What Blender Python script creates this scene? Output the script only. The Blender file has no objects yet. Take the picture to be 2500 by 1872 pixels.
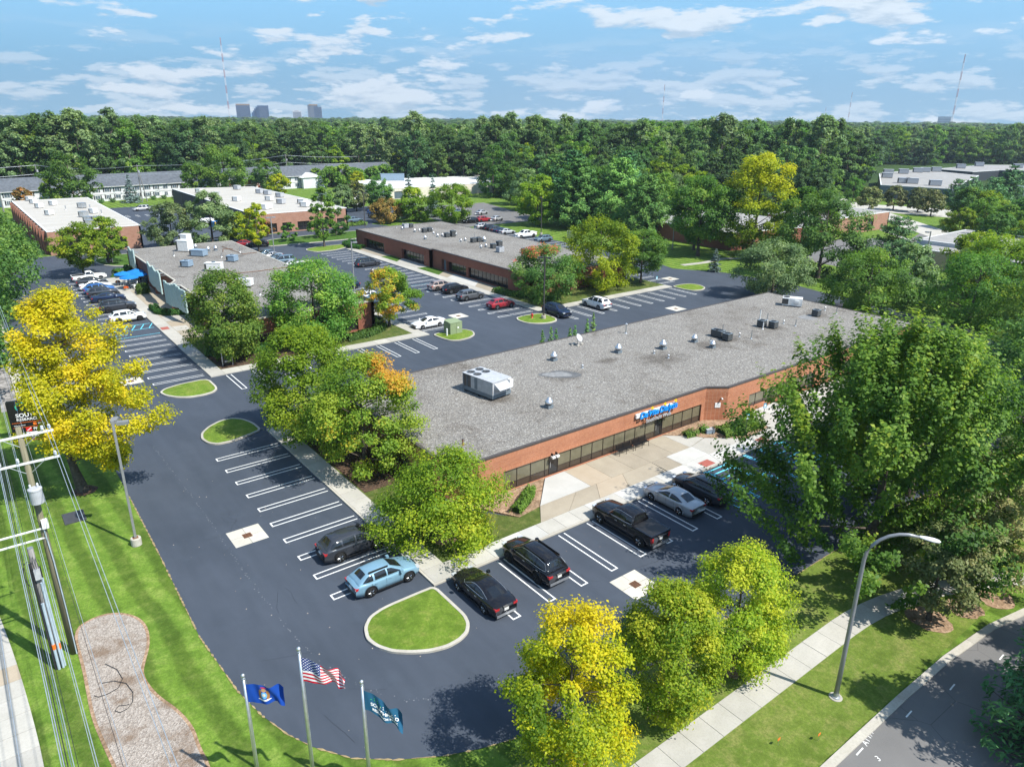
import bpy, bmesh, math, random
import numpy as np
from mathutils import Vector, Matrix
R = math.radians
sc = bpy.context.scene
COL = sc.collection

# ---------------------------------------------------------------- camera
CAM = Vector((-19.57, -33.46, 28.0)); F_PX = 1760.0; PITCH = 20.3; YAW = 37.494; ROLL = 0.45
cd = bpy.data.cameras.new('camera'); cam = bpy.data.objects.new('camera', cd); COL.objects.link(cam)
CROT = Matrix.Rotation(R(-YAW), 3, 'Z') @ Matrix.Rotation(R(90 - PITCH), 3, 'X') @ Matrix.Rotation(R(ROLL), 3, 'Z')
cam.matrix_world = Matrix.Translation(CAM) @ CROT.to_4x4()
cd.sensor_width = 36.0; cd.lens = 36.0 * F_PX / 2500.0; cd.clip_start = 0.5; cd.clip_end = 30000
sc.camera = cam

def P(u, v, z=0.0, D=None):
    """pixel of the 2500x1872 photograph -> world point on the plane at height z (or at distance D)"""
    d = CROT @ Vector(((u - 1250) / F_PX, (936 - v) / F_PX, -1.0))
    t = (z - CAM.z) / d.z if D is None else D / math.hypot(d.x, d.y)
    return CAM + d * t

# ---------------------------------------------------------------- sky, sun, exposure
SUN_AZ, SUN_EL = -67.6, 52.0          # direction to the sun: degrees from +X, elevation
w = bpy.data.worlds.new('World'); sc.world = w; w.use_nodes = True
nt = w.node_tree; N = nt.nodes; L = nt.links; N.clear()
def nd(t, **k):
    n = N.new(t)
    for a, b in k.items(): setattr(n, a, b)
    return n
def mth(op, a, b=None, c=None):
    n = N.new('ShaderNodeMath'); n.operation = op
    for i, x in enumerate((a, b, c)):
        if x is None: continue
        if isinstance(x, (int, float)): n.inputs[i].default_value = x
        else: L.new(x, n.inputs[i])
    return n.outputs[0]
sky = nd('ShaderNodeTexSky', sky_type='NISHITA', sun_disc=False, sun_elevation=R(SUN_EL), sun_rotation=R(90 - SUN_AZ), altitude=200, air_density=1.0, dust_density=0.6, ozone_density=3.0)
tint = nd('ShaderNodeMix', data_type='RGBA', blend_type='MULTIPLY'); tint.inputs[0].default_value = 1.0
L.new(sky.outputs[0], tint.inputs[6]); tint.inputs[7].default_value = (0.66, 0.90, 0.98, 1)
tc = nd('ShaderNodeTexCoord'); sep = nd('ShaderNodeSeparateXYZ'); L.new(tc.outputs['Generated'], sep.inputs[0])
zc = mth('MAXIMUM', sep.outputs[2], 0.0)
def sstep(x, a, b):
    n = nd('ShaderNodeMapRange', interpolation_type='SMOOTHSTEP'); L.new(x, n.inputs[0])
    n.inputs[1].default_value = a; n.inputs[2].default_value = b; return n.outputs[0]
def cloudfield(k, asp, dz, off, det=8, rough=0.60):
    """flattened cumulus field on the sky dome; dz shifts it upwards a little to find the lit tops"""
    cb = nd('ShaderNodeCombineXYZ')
    L.new(mth('MULTIPLY', sep.outputs[0], k), cb.inputs[0]); L.new(mth('MULTIPLY', sep.outputs[1], k), cb.inputs[1]); L.new(mth('MULTIPLY_ADD', mth('ADD', sep.outputs[2], dz), k * asp, off), cb.inputs[2])
    n1 = nd('ShaderNodeTexNoise'); n1.inputs['Scale'].default_value = 1.0; n1.inputs['Detail'].default_value = det; n1.inputs['Roughness'].default_value = rough; n1.inputs['Distortion'].default_value = 0.0
    L.new(cb.outputs[0], n1.inputs['Vector']); return n1.outputs[0]
def layer(k, asp, off, t0, t1, dz):
    a_ = cloudfield(k, asp, 0.0, off); b_ = cloudfield(k, asp, dz, off)
    return sstep(a_, t0, t1), sstep(mth('SUBTRACT', a_, b_), -0.10, 0.06)
big, blit = layer(7.0, 4.0, 2.2, 0.522, 0.59, 0.009)
sml, slit = layer(13.0, 4.6, 8.1, 0.480, 0.56, 0.005)
lowband = mth('SUBTRACT', 1.0, sstep(zc, 0.03, 0.11))
sml = mth('MULTIPLY', mth('MULTIPLY', sml, lowband), 0.66)
cov = mth('MAXIMUM', big, sml)
sel = sstep(mth('SUBTRACT', big, sml), -0.1, 0.1)
lit = mth('ADD', mth('MULTIPLY', blit, sel), mth('MULTIPLY', slit, mth('SUBTRACT', 1.0, sel)))
ccol = nd('ShaderNodeMix', data_type='RGBA'); L.new(lit, ccol.inputs[0])
ccol.inputs[6].default_value = (1.9, 2.4, 2.85, 1); ccol.inputs[7].default_value = (3.45, 3.7, 3.85, 1)
thick = mth('MULTIPLY', cov, 0.90)
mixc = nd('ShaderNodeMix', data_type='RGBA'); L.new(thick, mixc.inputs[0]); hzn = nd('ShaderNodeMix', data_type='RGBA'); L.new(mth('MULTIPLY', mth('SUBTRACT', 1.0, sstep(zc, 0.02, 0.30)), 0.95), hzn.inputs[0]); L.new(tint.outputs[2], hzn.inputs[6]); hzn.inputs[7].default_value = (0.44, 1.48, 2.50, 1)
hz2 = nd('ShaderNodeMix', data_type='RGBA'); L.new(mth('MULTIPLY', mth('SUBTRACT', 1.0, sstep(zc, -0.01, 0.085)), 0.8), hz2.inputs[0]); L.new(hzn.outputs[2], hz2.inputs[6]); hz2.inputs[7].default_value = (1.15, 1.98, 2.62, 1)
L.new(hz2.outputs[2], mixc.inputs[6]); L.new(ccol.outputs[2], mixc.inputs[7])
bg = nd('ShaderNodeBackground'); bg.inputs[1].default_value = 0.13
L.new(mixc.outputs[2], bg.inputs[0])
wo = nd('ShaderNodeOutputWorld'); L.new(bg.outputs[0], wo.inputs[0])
w.cycles.sampling_method = 'MANUAL'; w.cycles.sample_map_resolution = 512

sd = bpy.data.lights.new('sun', 'SUN'); sun = bpy.data.objects.new('sun', sd); COL.objects.link(sun)
sd.energy = 4.3; sd.angle = R(0.53); sd.color = (1.0, 0.965, 0.90)
SDIR = Vector((math.cos(R(SUN_AZ)) * math.cos(R(SUN_EL)), math.sin(R(SUN_AZ)) * math.cos(R(SUN_EL)), math.sin(R(SUN_EL))))
sun.rotation_euler = SDIR.to_track_quat('Z', 'Y').to_euler(); sun.location = (0, 0, 300)
vs = sc.view_settings; vs.view_transform = 'Standard'; vs.look = 'None'; vs.exposure = 1.0; vs.gamma = 1.0; vs.use_curve_mapping = False
sc.render.film_transparent = False
cy_ = sc.cycles; cy_.use_denoising = True; cy_.max_bounces = 6; cy_.diffuse_bounces = 3; cy_.glossy_bounces = 2; cy_.transmission_bounces = 3; cy_.transparent_max_bounces = 4
cy_.volume_bounces = 0; cy_.sample_clamp_indirect = 4.0; cy_.caustics_reflective = False; cy_.caustics_refractive = False
try: cy_.denoiser = 'OPENIMAGEDENOISE'
except Exception: pass

# ---------------------------------------------------------------- materials
MATS = {}
class NT:
    """small helper that builds a node material"""
    def __init__(s, name):
        m = bpy.data.materials.new(name); m.use_nodes = True; s.m = m; s.t = m.node_tree; s.n = s.t.nodes; s.l = s.t.links; s.n.clear()
        s.out = s.n.new('ShaderNodeOutputMaterial'); s.b = s.n.new('ShaderNodeBsdfPrincipled'); s.l.new(s.b.outputs[0], s.out.inputs[0])
        MATS[name] = m
    def new(s, t, **k):
        n = s.n.new(t)
        for a, b in k.items(): setattr(n, a, b)
        return n
    def set(s, n, i, x):
        if hasattr(x, 'links') or isinstance(x, bpy.types.NodeSocket): s.l.new(x, n.inputs[i])
        else:
            if isinstance(x, tuple) and len(x) == 3 and n.inputs[i].type == 'RGBA': x = (*x, 1)
            n.inputs[i].default_value = x
    def math(s, op, a, b=0.0, c=None):
        n = s.new('ShaderNodeMath', operation=op); s.set(n, 0, a); s.set(n, 1, b)
        if c is not None: s.set(n, 2, c)
        return n.outputs[0]
    def mix(s, f, a, b, mode='MIX'):
        n = s.new('ShaderNodeMix', data_type='RGBA', blend_type=mode); s.set(n, 0, f); s.set(n, 6, a); s.set(n, 7, b); return n.outputs[2]
    def pos(s): return s.new('ShaderNodeNewGeometry').outputs['Position']
    def obj(s): return s.new('ShaderNodeTexCoord').outputs['Object']
    def xyz(s, v):
        n = s.new('ShaderNodeSeparateXYZ'); s.l.new(v, n.inputs[0]); return n.outputs
    def comb(s, x, y, z):
        n = s.new('ShaderNodeCombineXYZ'); s.set(n, 0, x); s.set(n, 1, y); s.set(n, 2, z); return n.outputs[0]
    def noise(s, v, scale, detail=3, rough=0.55, dist=0.0):
        n = s.new('ShaderNodeTexNoise'); s.l.new(v, n.inputs['Vector']); n.inputs['Scale'].default_value = scale; n.inputs['Detail'].default_value = detail
        n.inputs['Roughness'].default_value = rough; n.inputs['Distortion'].default_value = dist; return n.outputs[0]
    def rng(s, x, a, b, c=0.0, d=1.0, smooth=False):
        n = s.new('ShaderNodeMapRange'); s.set(n, 0, x); s.set(n, 1, a); s.set(n, 2, b); s.set(n, 3, c); s.set(n, 4, d)
        if smooth: n.interpolation_type = 'SMOOTHSTEP'
        return n.outputs[0]
    def ramp(s, f, stops):
        n = s.new('ShaderNodeValToRGB'); s.set(n, 0, f); e = n.color_ramp.elements
        while len(e) < len(stops): e.new(0.5)
        for x, (p, c) in zip(e, stops): x.position = p; x.color = (*c, 1)
        return n.outputs[0]
    def bump(s, h, dist=0.02, st=0.5):
        n = s.new('ShaderNodeBump'); s.set(n, 'Height', h); n.inputs['Distance'].default_value = dist; n.inputs['Strength'].default_value = st
        s.l.new(n.outputs[0], s.b.inputs['Normal'])
    def fin(s, col, rough=0.8, metal=0.0, spec=0.4):
        s.set(s.b, 'Base Color', col); s.set(s.b, 'Roughness', rough); s.set(s.b, 'Metallic', metal); s.b.inputs['Specular IOR Level'].default_value = spec
        return s.m

def plain(name, col, rough=0.6, metal=0.0, var=0.12, spec=0.4, scale=3.0, coat=0.0):
    """a plain painted or bare surface with a little uneven wear"""
    if name in MATS: return MATS[name]
    t = NT(name); v = t.obj(); n = t.noise(v, scale, 4)
    a = tuple(c * (1 - var) for c in col); b = tuple(min(1, c * (1 + var)) for c in col)
    t.fin(t.mix(t.rng(n, 0.3, 0.7), a, b), rough, metal, spec)
    if coat: t.b.inputs['Coat Weight'].default_value = coat; t.b.inputs['Coat Roughness'].default_value = 0.06
    return t.m

# asphalt, fresh sealed
t = NT('asphalt_sealed'); p = t.pos()
n1 = t.noise(p, 0.09, 6, 0.65); n2 = t.noise(p, 0.45, 5, 0.65); n3 = t.noise(p, 26.0, 2)
sw = t.xyz(p); st = t.noise(t.comb(t.math('MULTIPLY', sw[0], 0.7), t.math('MULTIPLY', sw[1], 0.12), 0.0), 1.4, 4)
c = t.ramp(t.math('ADD', t.math('MULTIPLY', n1, 0.6), t.math('MULTIPLY', st, 0.4)), [(0.36, (0.031, 0.039, 0.052)), (0.64, (0.050, 0.060, 0.078))])
c = t.mix(t.rng(n3, 0.35, 0.8, 0.0, 0.32), c, (0.062, 0.080, 0.108))
c = t.mix(t.rng(n2, 0.55, 0.75, 0.0, 0.35), c, (0.060, 0.076, 0.098))
t.fin(c, 0.78, 0, 0.35); t.bump(n3, 0.01, 0.25)
# old road asphalt
t = NT('asphalt_old'); p = t.pos()
n1 = t.noise(p, 0.25, 5); n3 = t.noise(p, 30.0, 3); vo = t.new('ShaderNodeTexVoronoi', feature='DISTANCE_TO_EDGE'); t.l.new(p, vo.inputs['Vector']); vo.inputs['Scale'].default_value = 0.22
c = t.ramp(n1, [(0.3, (0.11, 0.107, 0.104)), (0.7, (0.155, 0.150, 0.145))])
c = t.mix(t.rng(n3, 0.4, 0.75, 0, 0.5), c, (0.17, 0.166, 0.162))
c = t.mix(t.rng(vo.outputs[0], 0.0, 0.006, 0.55, 0.0), c, (0.04, 0.04, 0.04))
t.fin(c, 0.9, 0, 0.25); t.bump(n3, 0.01, 0.3)
# concrete tones
def concrete(name, a, b, stain=0.25):
    t = NT(name); p = t.pos(); n1 = t.noise(p, 0.7, 5, 0.6); n2 = t.noise(p, 9.0, 4); oi = t.new('ShaderNodeObjectInfo')
    c = t.mix(t.rng(n1, 0.3, 0.7), a, b)
    c = t.mix(t.rng(n2, 0.45, 0.75, 0, stain), c, tuple(x * 0.62 for x in a))
    c = t.mix(0.5, c, t.mix(oi.outputs['Random'], (0.42, 0.42, 0.42), (0.6, 0.6, 0.59)), 'OVERLAY')
    t.fin(c, 0.85, 0, 0.3); t.bump(n2, 0.006, 0.3); return t.m
concrete('concrete', (0.33, 0.315, 0.275), (0.40, 0.38, 0.34)); concrete('concrete_tan', (0.265, 0.228, 0.172), (0.32, 0.278, 0.212), 0.35)
concrete('concrete_white', (0.385, 0.375, 0.345), (0.44, 0.43, 0.40), 0.12); concrete('concrete_kerb', (0.33, 0.305, 0.255), (0.41, 0.385, 0.335), 0.35)
concrete('concrete_pinkish', (0.32, 0.262, 0.19), (0.36, 0.30, 0.225), 0.2); concrete('concrete_grate', (0.43, 0.40, 0.335), (0.50, 0.47, 0.405), 0.25)
# grass
def grass(name, a, b, d, stripe=0.0, ang=0.0):
    """mown turf: patches, dry spots, clumps and mowing bands"""
    t = NT(name); p = t.pos(); n1 = t.noise(p, 0.16, 5, 0.65); n2 = t.noise(p, 1.3, 6, 0.7); n5 = t.noise(p, 0.45, 6, 0.72, 0.5); n3 = t.noise(p, 6.0, 5, 0.75); n4 = t.noise(p, 55.0, 2)
    c = t.mix(t.rng(n1, 0.38, 0.62), a, b)
    c = t.mix(t.rng(n5, 0.53, 0.66, 0, 0.75), c, d); c = t.mix(t.rng(n5, 0.34, 0.46, 0.7, 0.0), c, tuple(x * 0.62 for x in a))
    c = t.mix(t.rng(n2, 0.50, 0.66, 0, 0.6), c, tuple(x * 1.25 for x in d)); c = t.mix(t.rng(n2, 0.36, 0.48, 0.6, 0.0), c, tuple(x * 0.6 for x in a))
    c = t.mix(t.rng(n3, 0.40, 0.62, 0.55, 0.0), c, tuple(x * 0.45 for x in a)); c = t.mix(t.rng(n4, 0.4, 0.7, 0, 0.35), c, tuple(x * 1.5 for x in b))
    if stripe:
        s_ = t.xyz(p); q = t.math('ADD', t.math('MULTIPLY', s_[0], math.cos(ang)), t.math('MULTIPLY', s_[1], math.sin(ang)))
        q = t.math('ADD', q, t.math('MULTIPLY', n1, 1.5)); sn = t.math('SINE', t.math('MULTIPLY', q, 3.4))
        k = t.rng(sn, -0.6, 0.6, 1 - stripe * .42, 1 + stripe * .30, True); c = t.mix(1.0, c, t.comb(k, k, k), 'MULTIPLY')
    t.fin(c, 0.95, 0, 0.15); t.bump(n4, 0.05, 0.7); return t.m
grass('grass', (0.080, 0.150, 0.018), (0.125, 0.208, 0.025), (0.200, 0.240, 0.058), 0.6, R(4))
grass('grass_island', (0.094, 0.165, 0.017), (0.150, 0.230, 0.027), (0.22, 0.215, 0.060), 0.0)
grass('grass_dull', (0.060, 0.095, 0.018), (0.105, 0.135, 0.030), (0.17, 0.145, 0.06), 0.0)  # duller, browner turf for the lawns beside the buildings
grass('grass_road', (0.104, 0.160, 0.023), (0.155, 0.212, 0.035), (0.235, 0.215, 0.08), 0.0)
grass('grass_far', (0.040, 0.095, 0.012), (0.065, 0.135, 0.016), (0.08, 0.13, 0.025), 0.35, R(10))
t = NT('woodland_floor'); p = t.pos(); t.fin(t.ramp(t.noise(p, 0.02, 5), [(0.3, (0.022, 0.045, 0.012)), (0.7, (0.045, 0.080, 0.018))]), 0.95, 0, 0.1)
# gravel roof
def gravel(name, tones, dirt):
    t = NT(name); p = t.pos(); vo = t.new('ShaderNodeTexVoronoi'); t.l.new(p, vo.inputs['Vector']); vo.inputs['Scale'].default_value = 11.5
    cc = t.new('ShaderNodeSeparateColor'); t.l.new(vo.outputs['Color'], cc.inputs[0])
    c = t.ramp(cc.outputs[0], tones)
    n1 = t.noise(p, 0.11, 5, 0.6); n2 = t.noise(p, 0.8, 5)
    n9 = t.noise(p, 0.28, 6, 0.7, 0.6); c = t.mix(t.rng(n9, 0.56, 0.70, 0, 0.75), c, dirt, 'MULTIPLY'); c = t.mix(t.rng(n1, 0.48, 0.70, 0, 0.55), c, dirt, 'MULTIPLY'); c = t.mix(t.rng(n2, 0.55, 0.8, 0, 0.3), c, tuple(x * 0.5 for x in dirt))
    sp_ = t.xyz(p); wob = t.noise(p, 0.9, 6, 0.7)
    for (sx_, sy_, sr_) in ((26.3, 17.6, 3.6), (17.0, 16.3, 2.6), (46.5, 15.6, 4.2), (50.5, 15.8, 2.8), (59, 15.6, 3.0), (38.5, 15.4, 5.0), (69, 16, 3.4), (33, 18.6, 2.2)):
        dx = t.math('SUBTRACT', sp_[0], sx_); dy = t.math('MULTIPLY', t.math('SUBTRACT', sp_[1], sy_), 1.5); dd = t.math('SQRT', t.math('ADD', t.math('MULTIPLY', dx, dx), t.math('MULTIPLY', dy, dy)))
        c = t.mix(t.rng(t.math('ADD', t.math('DIVIDE', dd, sr_), t.math('MULTIPLY', wob, 1.3)), 0.75, 1.55, 0.75, 0.0, True), c, (0.42, 0.385, 0.36), 'MULTIPLY')
    t.fin(c, 0.95, 0, 0.2); t.bump(vo.outputs['Distance'], 0.04, 0.8); return t.m
gravel('gravel', [(0.0, (0.115, 0.108, 0.10)), (0.35, (0.165, 0.155, 0.14)), (0.65, (0.205, 0.192, 0.172)), (0.88, (0.26, 0.242, 0.21)), (1.0, (0.37, 0.36, 0.34))], (0.50, 0.45, 0.41))
t = NT('white_roof'); p = t.pos(); s_ = t.xyz(p); n1 = t.noise(t.comb(t.math('MULTIPLY', s_[0], 0.15), s_[1], 0.0), 0.5, 5, 0.6); n2 = t.noise(p, 2.0, 4)
sn = t.math('FRACT', t.math('MULTIPLY', s_[1], 0.33))
c = t.mix(t.rng(n1, 0.35, 0.7), (0.36, 0.335, 0.29), (0.44, 0.415, 0.37)); c = t.mix(t.rng(n2, 0.5, 0.8, 0, 0.35), c, (0.30, 0.27, 0.22)); c = t.mix(t.rng(sn, 0.0, 0.03, 0.35, 0.0), c, (0.3, 0.28, 0.25))
t.fin(c, 0.7, 0, 0.3)
# brick
def brick(name, a, b, m, sx=0.203, sz=0.068):
    t = NT(name); p = t.pos(); s_ = t.xyz(p); v = t.comb(t.math('ADD', s_[0], s_[1]), s_[2], 0.0)
    br = t.new('ShaderNodeTexBrick'); t.l.new(v, br.inputs['Vector']); br.inputs['Scale'].default_value = 1.0
    br.inputs['Brick Width'].default_value = sx; br.inputs['Row Height'].default_value = sz; br.inputs['Mortar Size'].default_value = 0.006; br.inputs['Mortar Smooth'].default_value = 0.3
    br.inputs['Color1'].default_value = (*a, 1); br.inputs['Color2'].default_value = (*b, 1); br.inputs['Mortar'].default_value = (*m, 1); br.inputs['Bias'].default_value = 0.0
    n1 = t.noise(p, 0.6, 5)
    c = t.mix(t.rng(n1, 0.3, 0.7, 0.0, 0.35), br.outputs['Color'], tuple(x * 0.6 for x in a))
    t.fin(c, 0.88, 0, 0.25); inv = t.math('SUBTRACT', 1.0, br.outputs['Fac']); t.bump(inv, 0.012, 0.5); return t.m
brick('brick', (0.33, 0.118, 0.060), (0.43, 0.178, 0.092), (0.48, 0.33, 0.235)); brick('brick_dark', (0.20, 0.066, 0.040), (0.26, 0.092, 0.055), (0.22, 0.14, 0.10))
brick('brick_soldier', (0.40, 0.155, 0.080), (0.47, 0.205, 0.115), (0.33, 0.22, 0.15), 0.068, 0.4)
brick('brick_far', (0.23, 0.095, 0.065), (0.29, 0.13, 0.09), (0.25, 0.16, 0.12), 0.6, 0.2); brick('brick_tan', (0.30, 0.155, 0.105), (0.36, 0.20, 0.14), (0.33, 0.24, 0.18), 0.6, 0.2)
# glass and trim
def glass(name, col, rough=0.06, spec=0.6):
    t = NT(name); n = t.noise(t.obj(), 1.3, 3); t.fin(t.mix(t.rng(n, 0.3, 0.7), tuple(x * 0.75 for x in col), col), rough, 0, spec); return t.m
glass('glass_blind', (0.150, 0.138, 0.090), 0.10, 0.5); glass('glass_spandrel', (0.060, 0.044, 0.032), 0.12, 0.5); glass('glass_dark', (0.016, 0.016, 0.017), 0.05, 0.6)
glass('car_glass', (0.012, 0.014, 0.016), 0.03, 0.7); glass('house_glass', (0.10, 0.13, 0.16), 0.08, 0.6)
plain('trim_bronze', (0.035, 0.026, 0.022), 0.45); plain('trim_black', (0.012, 0.012, 0.013), 0.5); plain('rubber', (0.012, 0.012, 0.012), 0.8, spec=0.2)
plain('galvanised', (0.42, 0.44, 0.45), 0.42, 0.75); plain('steel_dark', (0.10, 0.10, 0.105), 0.5, 0.6); plain('alu', (0.60, 0.61, 0.62), 0.35, 0.85); plain('alloy_rim', (0.42, 0.43, 0.44), 0.3, 0.9); plain('alloy_dark', (0.025, 0.025, 0.027), 0.35, 0.4)
plain('unit_grey', (0.36, 0.37, 0.385), 0.5); plain('unit_blue', (0.20, 0.27, 0.34), 0.5); plain('unit_white', (0.62, 0.62, 0.60), 0.5); plain('unit_slate', (0.13, 0.16, 0.185), 0.55); plain('condenser', (0.045, 0.045, 0.043), 0.6)
plain('white_paint', (0.60, 0.60, 0.585), 0.6); plain('line_white', (0.62, 0.62, 0.60), 0.7, var=0.2, scale=14); plain('line_blue', (0.12, 0.55, 0.68), 0.7, var=0.2, scale=14)
plain('lamp_grey', (0.26, 0.265, 0.27), 0.45, 0.4); plain('pole_bronze', (0.05, 0.045, 0.042), 0.5); plain('paint_red', (0.45, 0.02, 0.015), 0.4); plain('light_red', (0.38, 0.012, 0.012), 0.12, coat=1); plain('light_clear', (0.55, 0.57, 0.6), 0.1, 0.3, coat=1)
plain('hood_flash', (0.06, 0.05, 0.045), 0.5); plain('paver_red', (0.30, 0.085, 0.062), 0.8); plain('utility_green', (0.20, 0.25, 0.135), 0.55); plain('louvre_green', (0.36, 0.46, 0.43), 0.6); plain('umbrella_blue', (0.004, 0.15, 0.46), 0.7)
plain('porcelain', (0.48, 0.50, 0.52), 0.3); plain('cable_black', (0.02, 0.02, 0.022), 0.6); plain('cable_bright', (0.50, 0.54, 0.57), 0.35, 0.6); plain('conduit', (0.33, 0.40, 0.45), 0.5)
plain('orange_paint', (0.75, 0.16, 0.02), 0.5); plain('yellow_paint', (0.80, 0.50, 0.02), 0.5); plain('sign_black', (0.010, 0.010, 0.011), 0.35); plain('sign_white', (0.78, 0.78, 0.77), 0.5); plain('sign_red', (0.55, 0.02, 0.02), 0.45); plain('sign_blue', (0.0, 0.18, 0.55), 0.4); plain('sign_blue_letter', (0.004, 0.24, 0.70), 0.35); plain('sign_green', (0.05, 0.45, 0.12), 0.45); plain('sign_teal', (0.02, 0.30, 0.45), 0.45); plain('sign_yellow', (0.85, 0.52, 0.01), 0.4); plain('letter_grey', (0.42, 0.43, 0.45), 0.4, 0.3)
plain('siding_dark', (0.030, 0.034, 0.040), 0.6); plain('siding_white', (0.54, 0.55, 0.555), 0.6, scale=0.6); plain('shingle', (0.085, 0.095, 0.108), 0.9, var=0.25, scale=1.2); plain('stucco_cream', (0.55, 0.50, 0.42), 0.8, scale=0.5); plain('block_tan', (0.40, 0.33, 0.22), 0.85); plain('wall_lightgrey', (0.42, 0.45, 0.48), 0.7); plain('roof_white', (0.54, 0.54, 0.525), 0.7, scale=0.3); plain('roof_grey', (0.26, 0.25, 0.235), 0.85, scale=0.4)
plain('tower_glass', (0.045, 0.085, 0.17), 0.25, 0.3, 0.2); plain('tower_gold', (0.42, 0.27, 0.16), 0.25, 0.5); plain('tower_grey', (0.11, 0.125, 0.16), 0.4); plain('mast_red', (0.30, 0.12, 0.12), 0.6); plain('mast_white', (0.50, 0.50, 0.52), 0.6)
plain('skin', (0.42, 0.25, 0.17), 0.6); plain('hair', (0.03, 0.02, 0.015), 0.6); plain('cloth_navy', (0.012, 0.02, 0.05), 0.9); plain('cloth_white', (0.65, 0.66, 0.68), 0.9); plain('cloth_jean', (0.03, 0.05, 0.11), 0.9); plain('rust', (0.16, 0.07, 0.03), 0.85)
def mulch(name, a, b, d, scale=7):
    t = NT(name); p = t.pos(); vo = t.new('ShaderNodeTexVoronoi'); t.l.new(p, vo.inputs['Vector']); vo.inputs['Scale'].default_value = scale
    cc = t.new('ShaderNodeSeparateColor'); t.l.new(vo.outputs['Color'], cc.inputs[0]); n1 = t.noise(p, 0.6, 5, 0.65)
    c = t.mix(cc.outputs[0], a, b); c = t.mix(t.rng(n1, 0.50, 0.66, 0, 0.85), c, d); t.fin(c, 0.95, 0, 0.15); t.bump(vo.outputs['Distance'], 0.05, 0.8); return t.m
mulch('mulch', (0.20, 0.125, 0.075), (0.36, 0.25, 0.165), (0.15, 0.10, 0.06)); mulch('mulch_dark', (0.05, 0.032, 0.022), (0.12, 0.075, 0.05), (0.04, 0.03, 0.02)); mulch('mulch_pale', (0.21, 0.178, 0.148), (0.38, 0.335, 0.29), (0.165, 0.115, 0.078), 14)
mulch('rock', (0.16, 0.15, 0.14), (0.34, 0.32, 0.30), (0.10, 0.095, 0.09), 3)
t = NT('pole_wood'); o = t.obj(); s_ = t.xyz(o); n = t.noise(t.comb(t.math('MULTIPLY', s_[0], 14.0), t.math('MULTIPLY', s_[1], 14.0), t.math('MULTIPLY', s_[2], 0.7)), 1.0, 5)
t.fin(t.ramp(n, [(0.3, (0.115, 0.105, 0.065)), (0.7, (0.22, 0.20, 0.135))]), 0.9, 0, 0.2); t.bump(n, 0.02, 0.4)
t = NT('pole_wood_grey'); o = t.obj(); s_ = t.xyz(o); n = t.noise(t.comb(t.math('MULTIPLY', s_[0], 14.0), t.math('MULTIPLY', s_[1], 14.0), t.math('MULTIPLY', s_[2], 0.7)), 1.0, 5)
t.fin(t.ramp(n, [(0.3, (0.12, 0.115, 0.11)), (0.7, (0.26, 0.25, 0.24))]), 0.9, 0, 0.2)
t = NT('bark'); o = t.obj(); n = t.noise(o, 5.0, 5, 0.7); t.fin(t.ramp(n, [(0.3, (0.045, 0.036, 0.028)), (0.7, (0.125, 0.105, 0.085))]), 0.95, 0, 0.1); t.bump(n, 0.04, 0.6)
t = NT('bark_pale'); o = t.obj(); n = t.noise(o, 5.0, 5, 0.7); t.fin(t.ramp(n, [(0.3, (0.13, 0.12, 0.10)), (0.7, (0.27, 0.25, 0.22))]), 0.95, 0, 0.1)

def foliage(name, stops, trans=0.3, objvar=0.25):
    """leaf colour by the leaf's own tint, slightly different from tree to tree"""
    t = NT(name); at = t.new('ShaderNodeAttribute', attribute_name='tint'); oi = t.new('ShaderNodeObjectInfo')
    c = t.ramp(at.outputs['Fac'], stops)
    v = t.rng(oi.outputs['Random'], 0, 1, 1 - objvar, 1 + objvar); hs = t.new('ShaderNodeHueSaturation'); t.l.new(c, hs.inputs['Color']); t.l.new(v, hs.inputs['Value'])
    h = t.rng(t.math('FRACT', t.math('MULTIPLY', oi.outputs['Random'], 7.31)), 0, 1, 0.5 - objvar * 0.06, 0.5 + objvar * 0.06); t.l.new(h, hs.inputs['Hue'])
    c = hs.outputs[0]
    t.fin(c, 0.55, 0, 0.22)
    tr = t.new('ShaderNodeBsdfTranslucent'); t.l.new(t.mix(1.0, c, (1.25, 1.3, 0.6), 'MULTIPLY'), tr.inputs[0])
    ms = t.new('ShaderNodeMixShader'); ms.inputs[0].default_value = trans; t.l.new(t.b.outputs[0], ms.inputs[1]); t.l.new(tr.outputs[0], ms.inputs[2]); t.l.new(ms.outputs[0], t.out.inputs[0])
    return t.m
foliage('leaf_green', [(0.0, (0.0515, 0.1224, 0.0232)), (0.5, (0.1095, 0.2254, 0.0335)), (0.85, (0.1932, 0.3156, 0.0463)), (1.0, (0.2834, 0.3735, 0.0515))], 0.46)
foliage('leaf_maple', [(0.0, (0.0388, 0.1003, 0.0171)), (0.5, (0.0889, 0.1824, 0.0251)), (0.85, (0.1881, 0.2964, 0.0365)), (1.0, (0.3078, 0.3762, 0.0456))], 0.44, .05)
foliage('leaf_wood', [(0.0, (0.0504, 0.1075, 0.0370)), (0.5, (0.0974, 0.1848, 0.0504)), (1.0, (0.1680, 0.2688, 0.0672))], 0.42, .3)
foliage('leaf_wood_dark', [(0.0, (0.0392, 0.0891, 0.0392)), (0.5, (0.0749, 0.1497, 0.0535)), (1.0, (0.1283, 0.2139, 0.0642))], 0.42, .25)
foliage('leaf_lime', [(0.0, (0.0756, 0.1566, 0.0151)), (0.45, (0.1782, 0.2862, 0.0194)), (0.8, (0.3078, 0.3942, 0.0238)), (1.0, (0.4536, 0.4644, 0.0324))], 0.48, .12)
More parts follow.
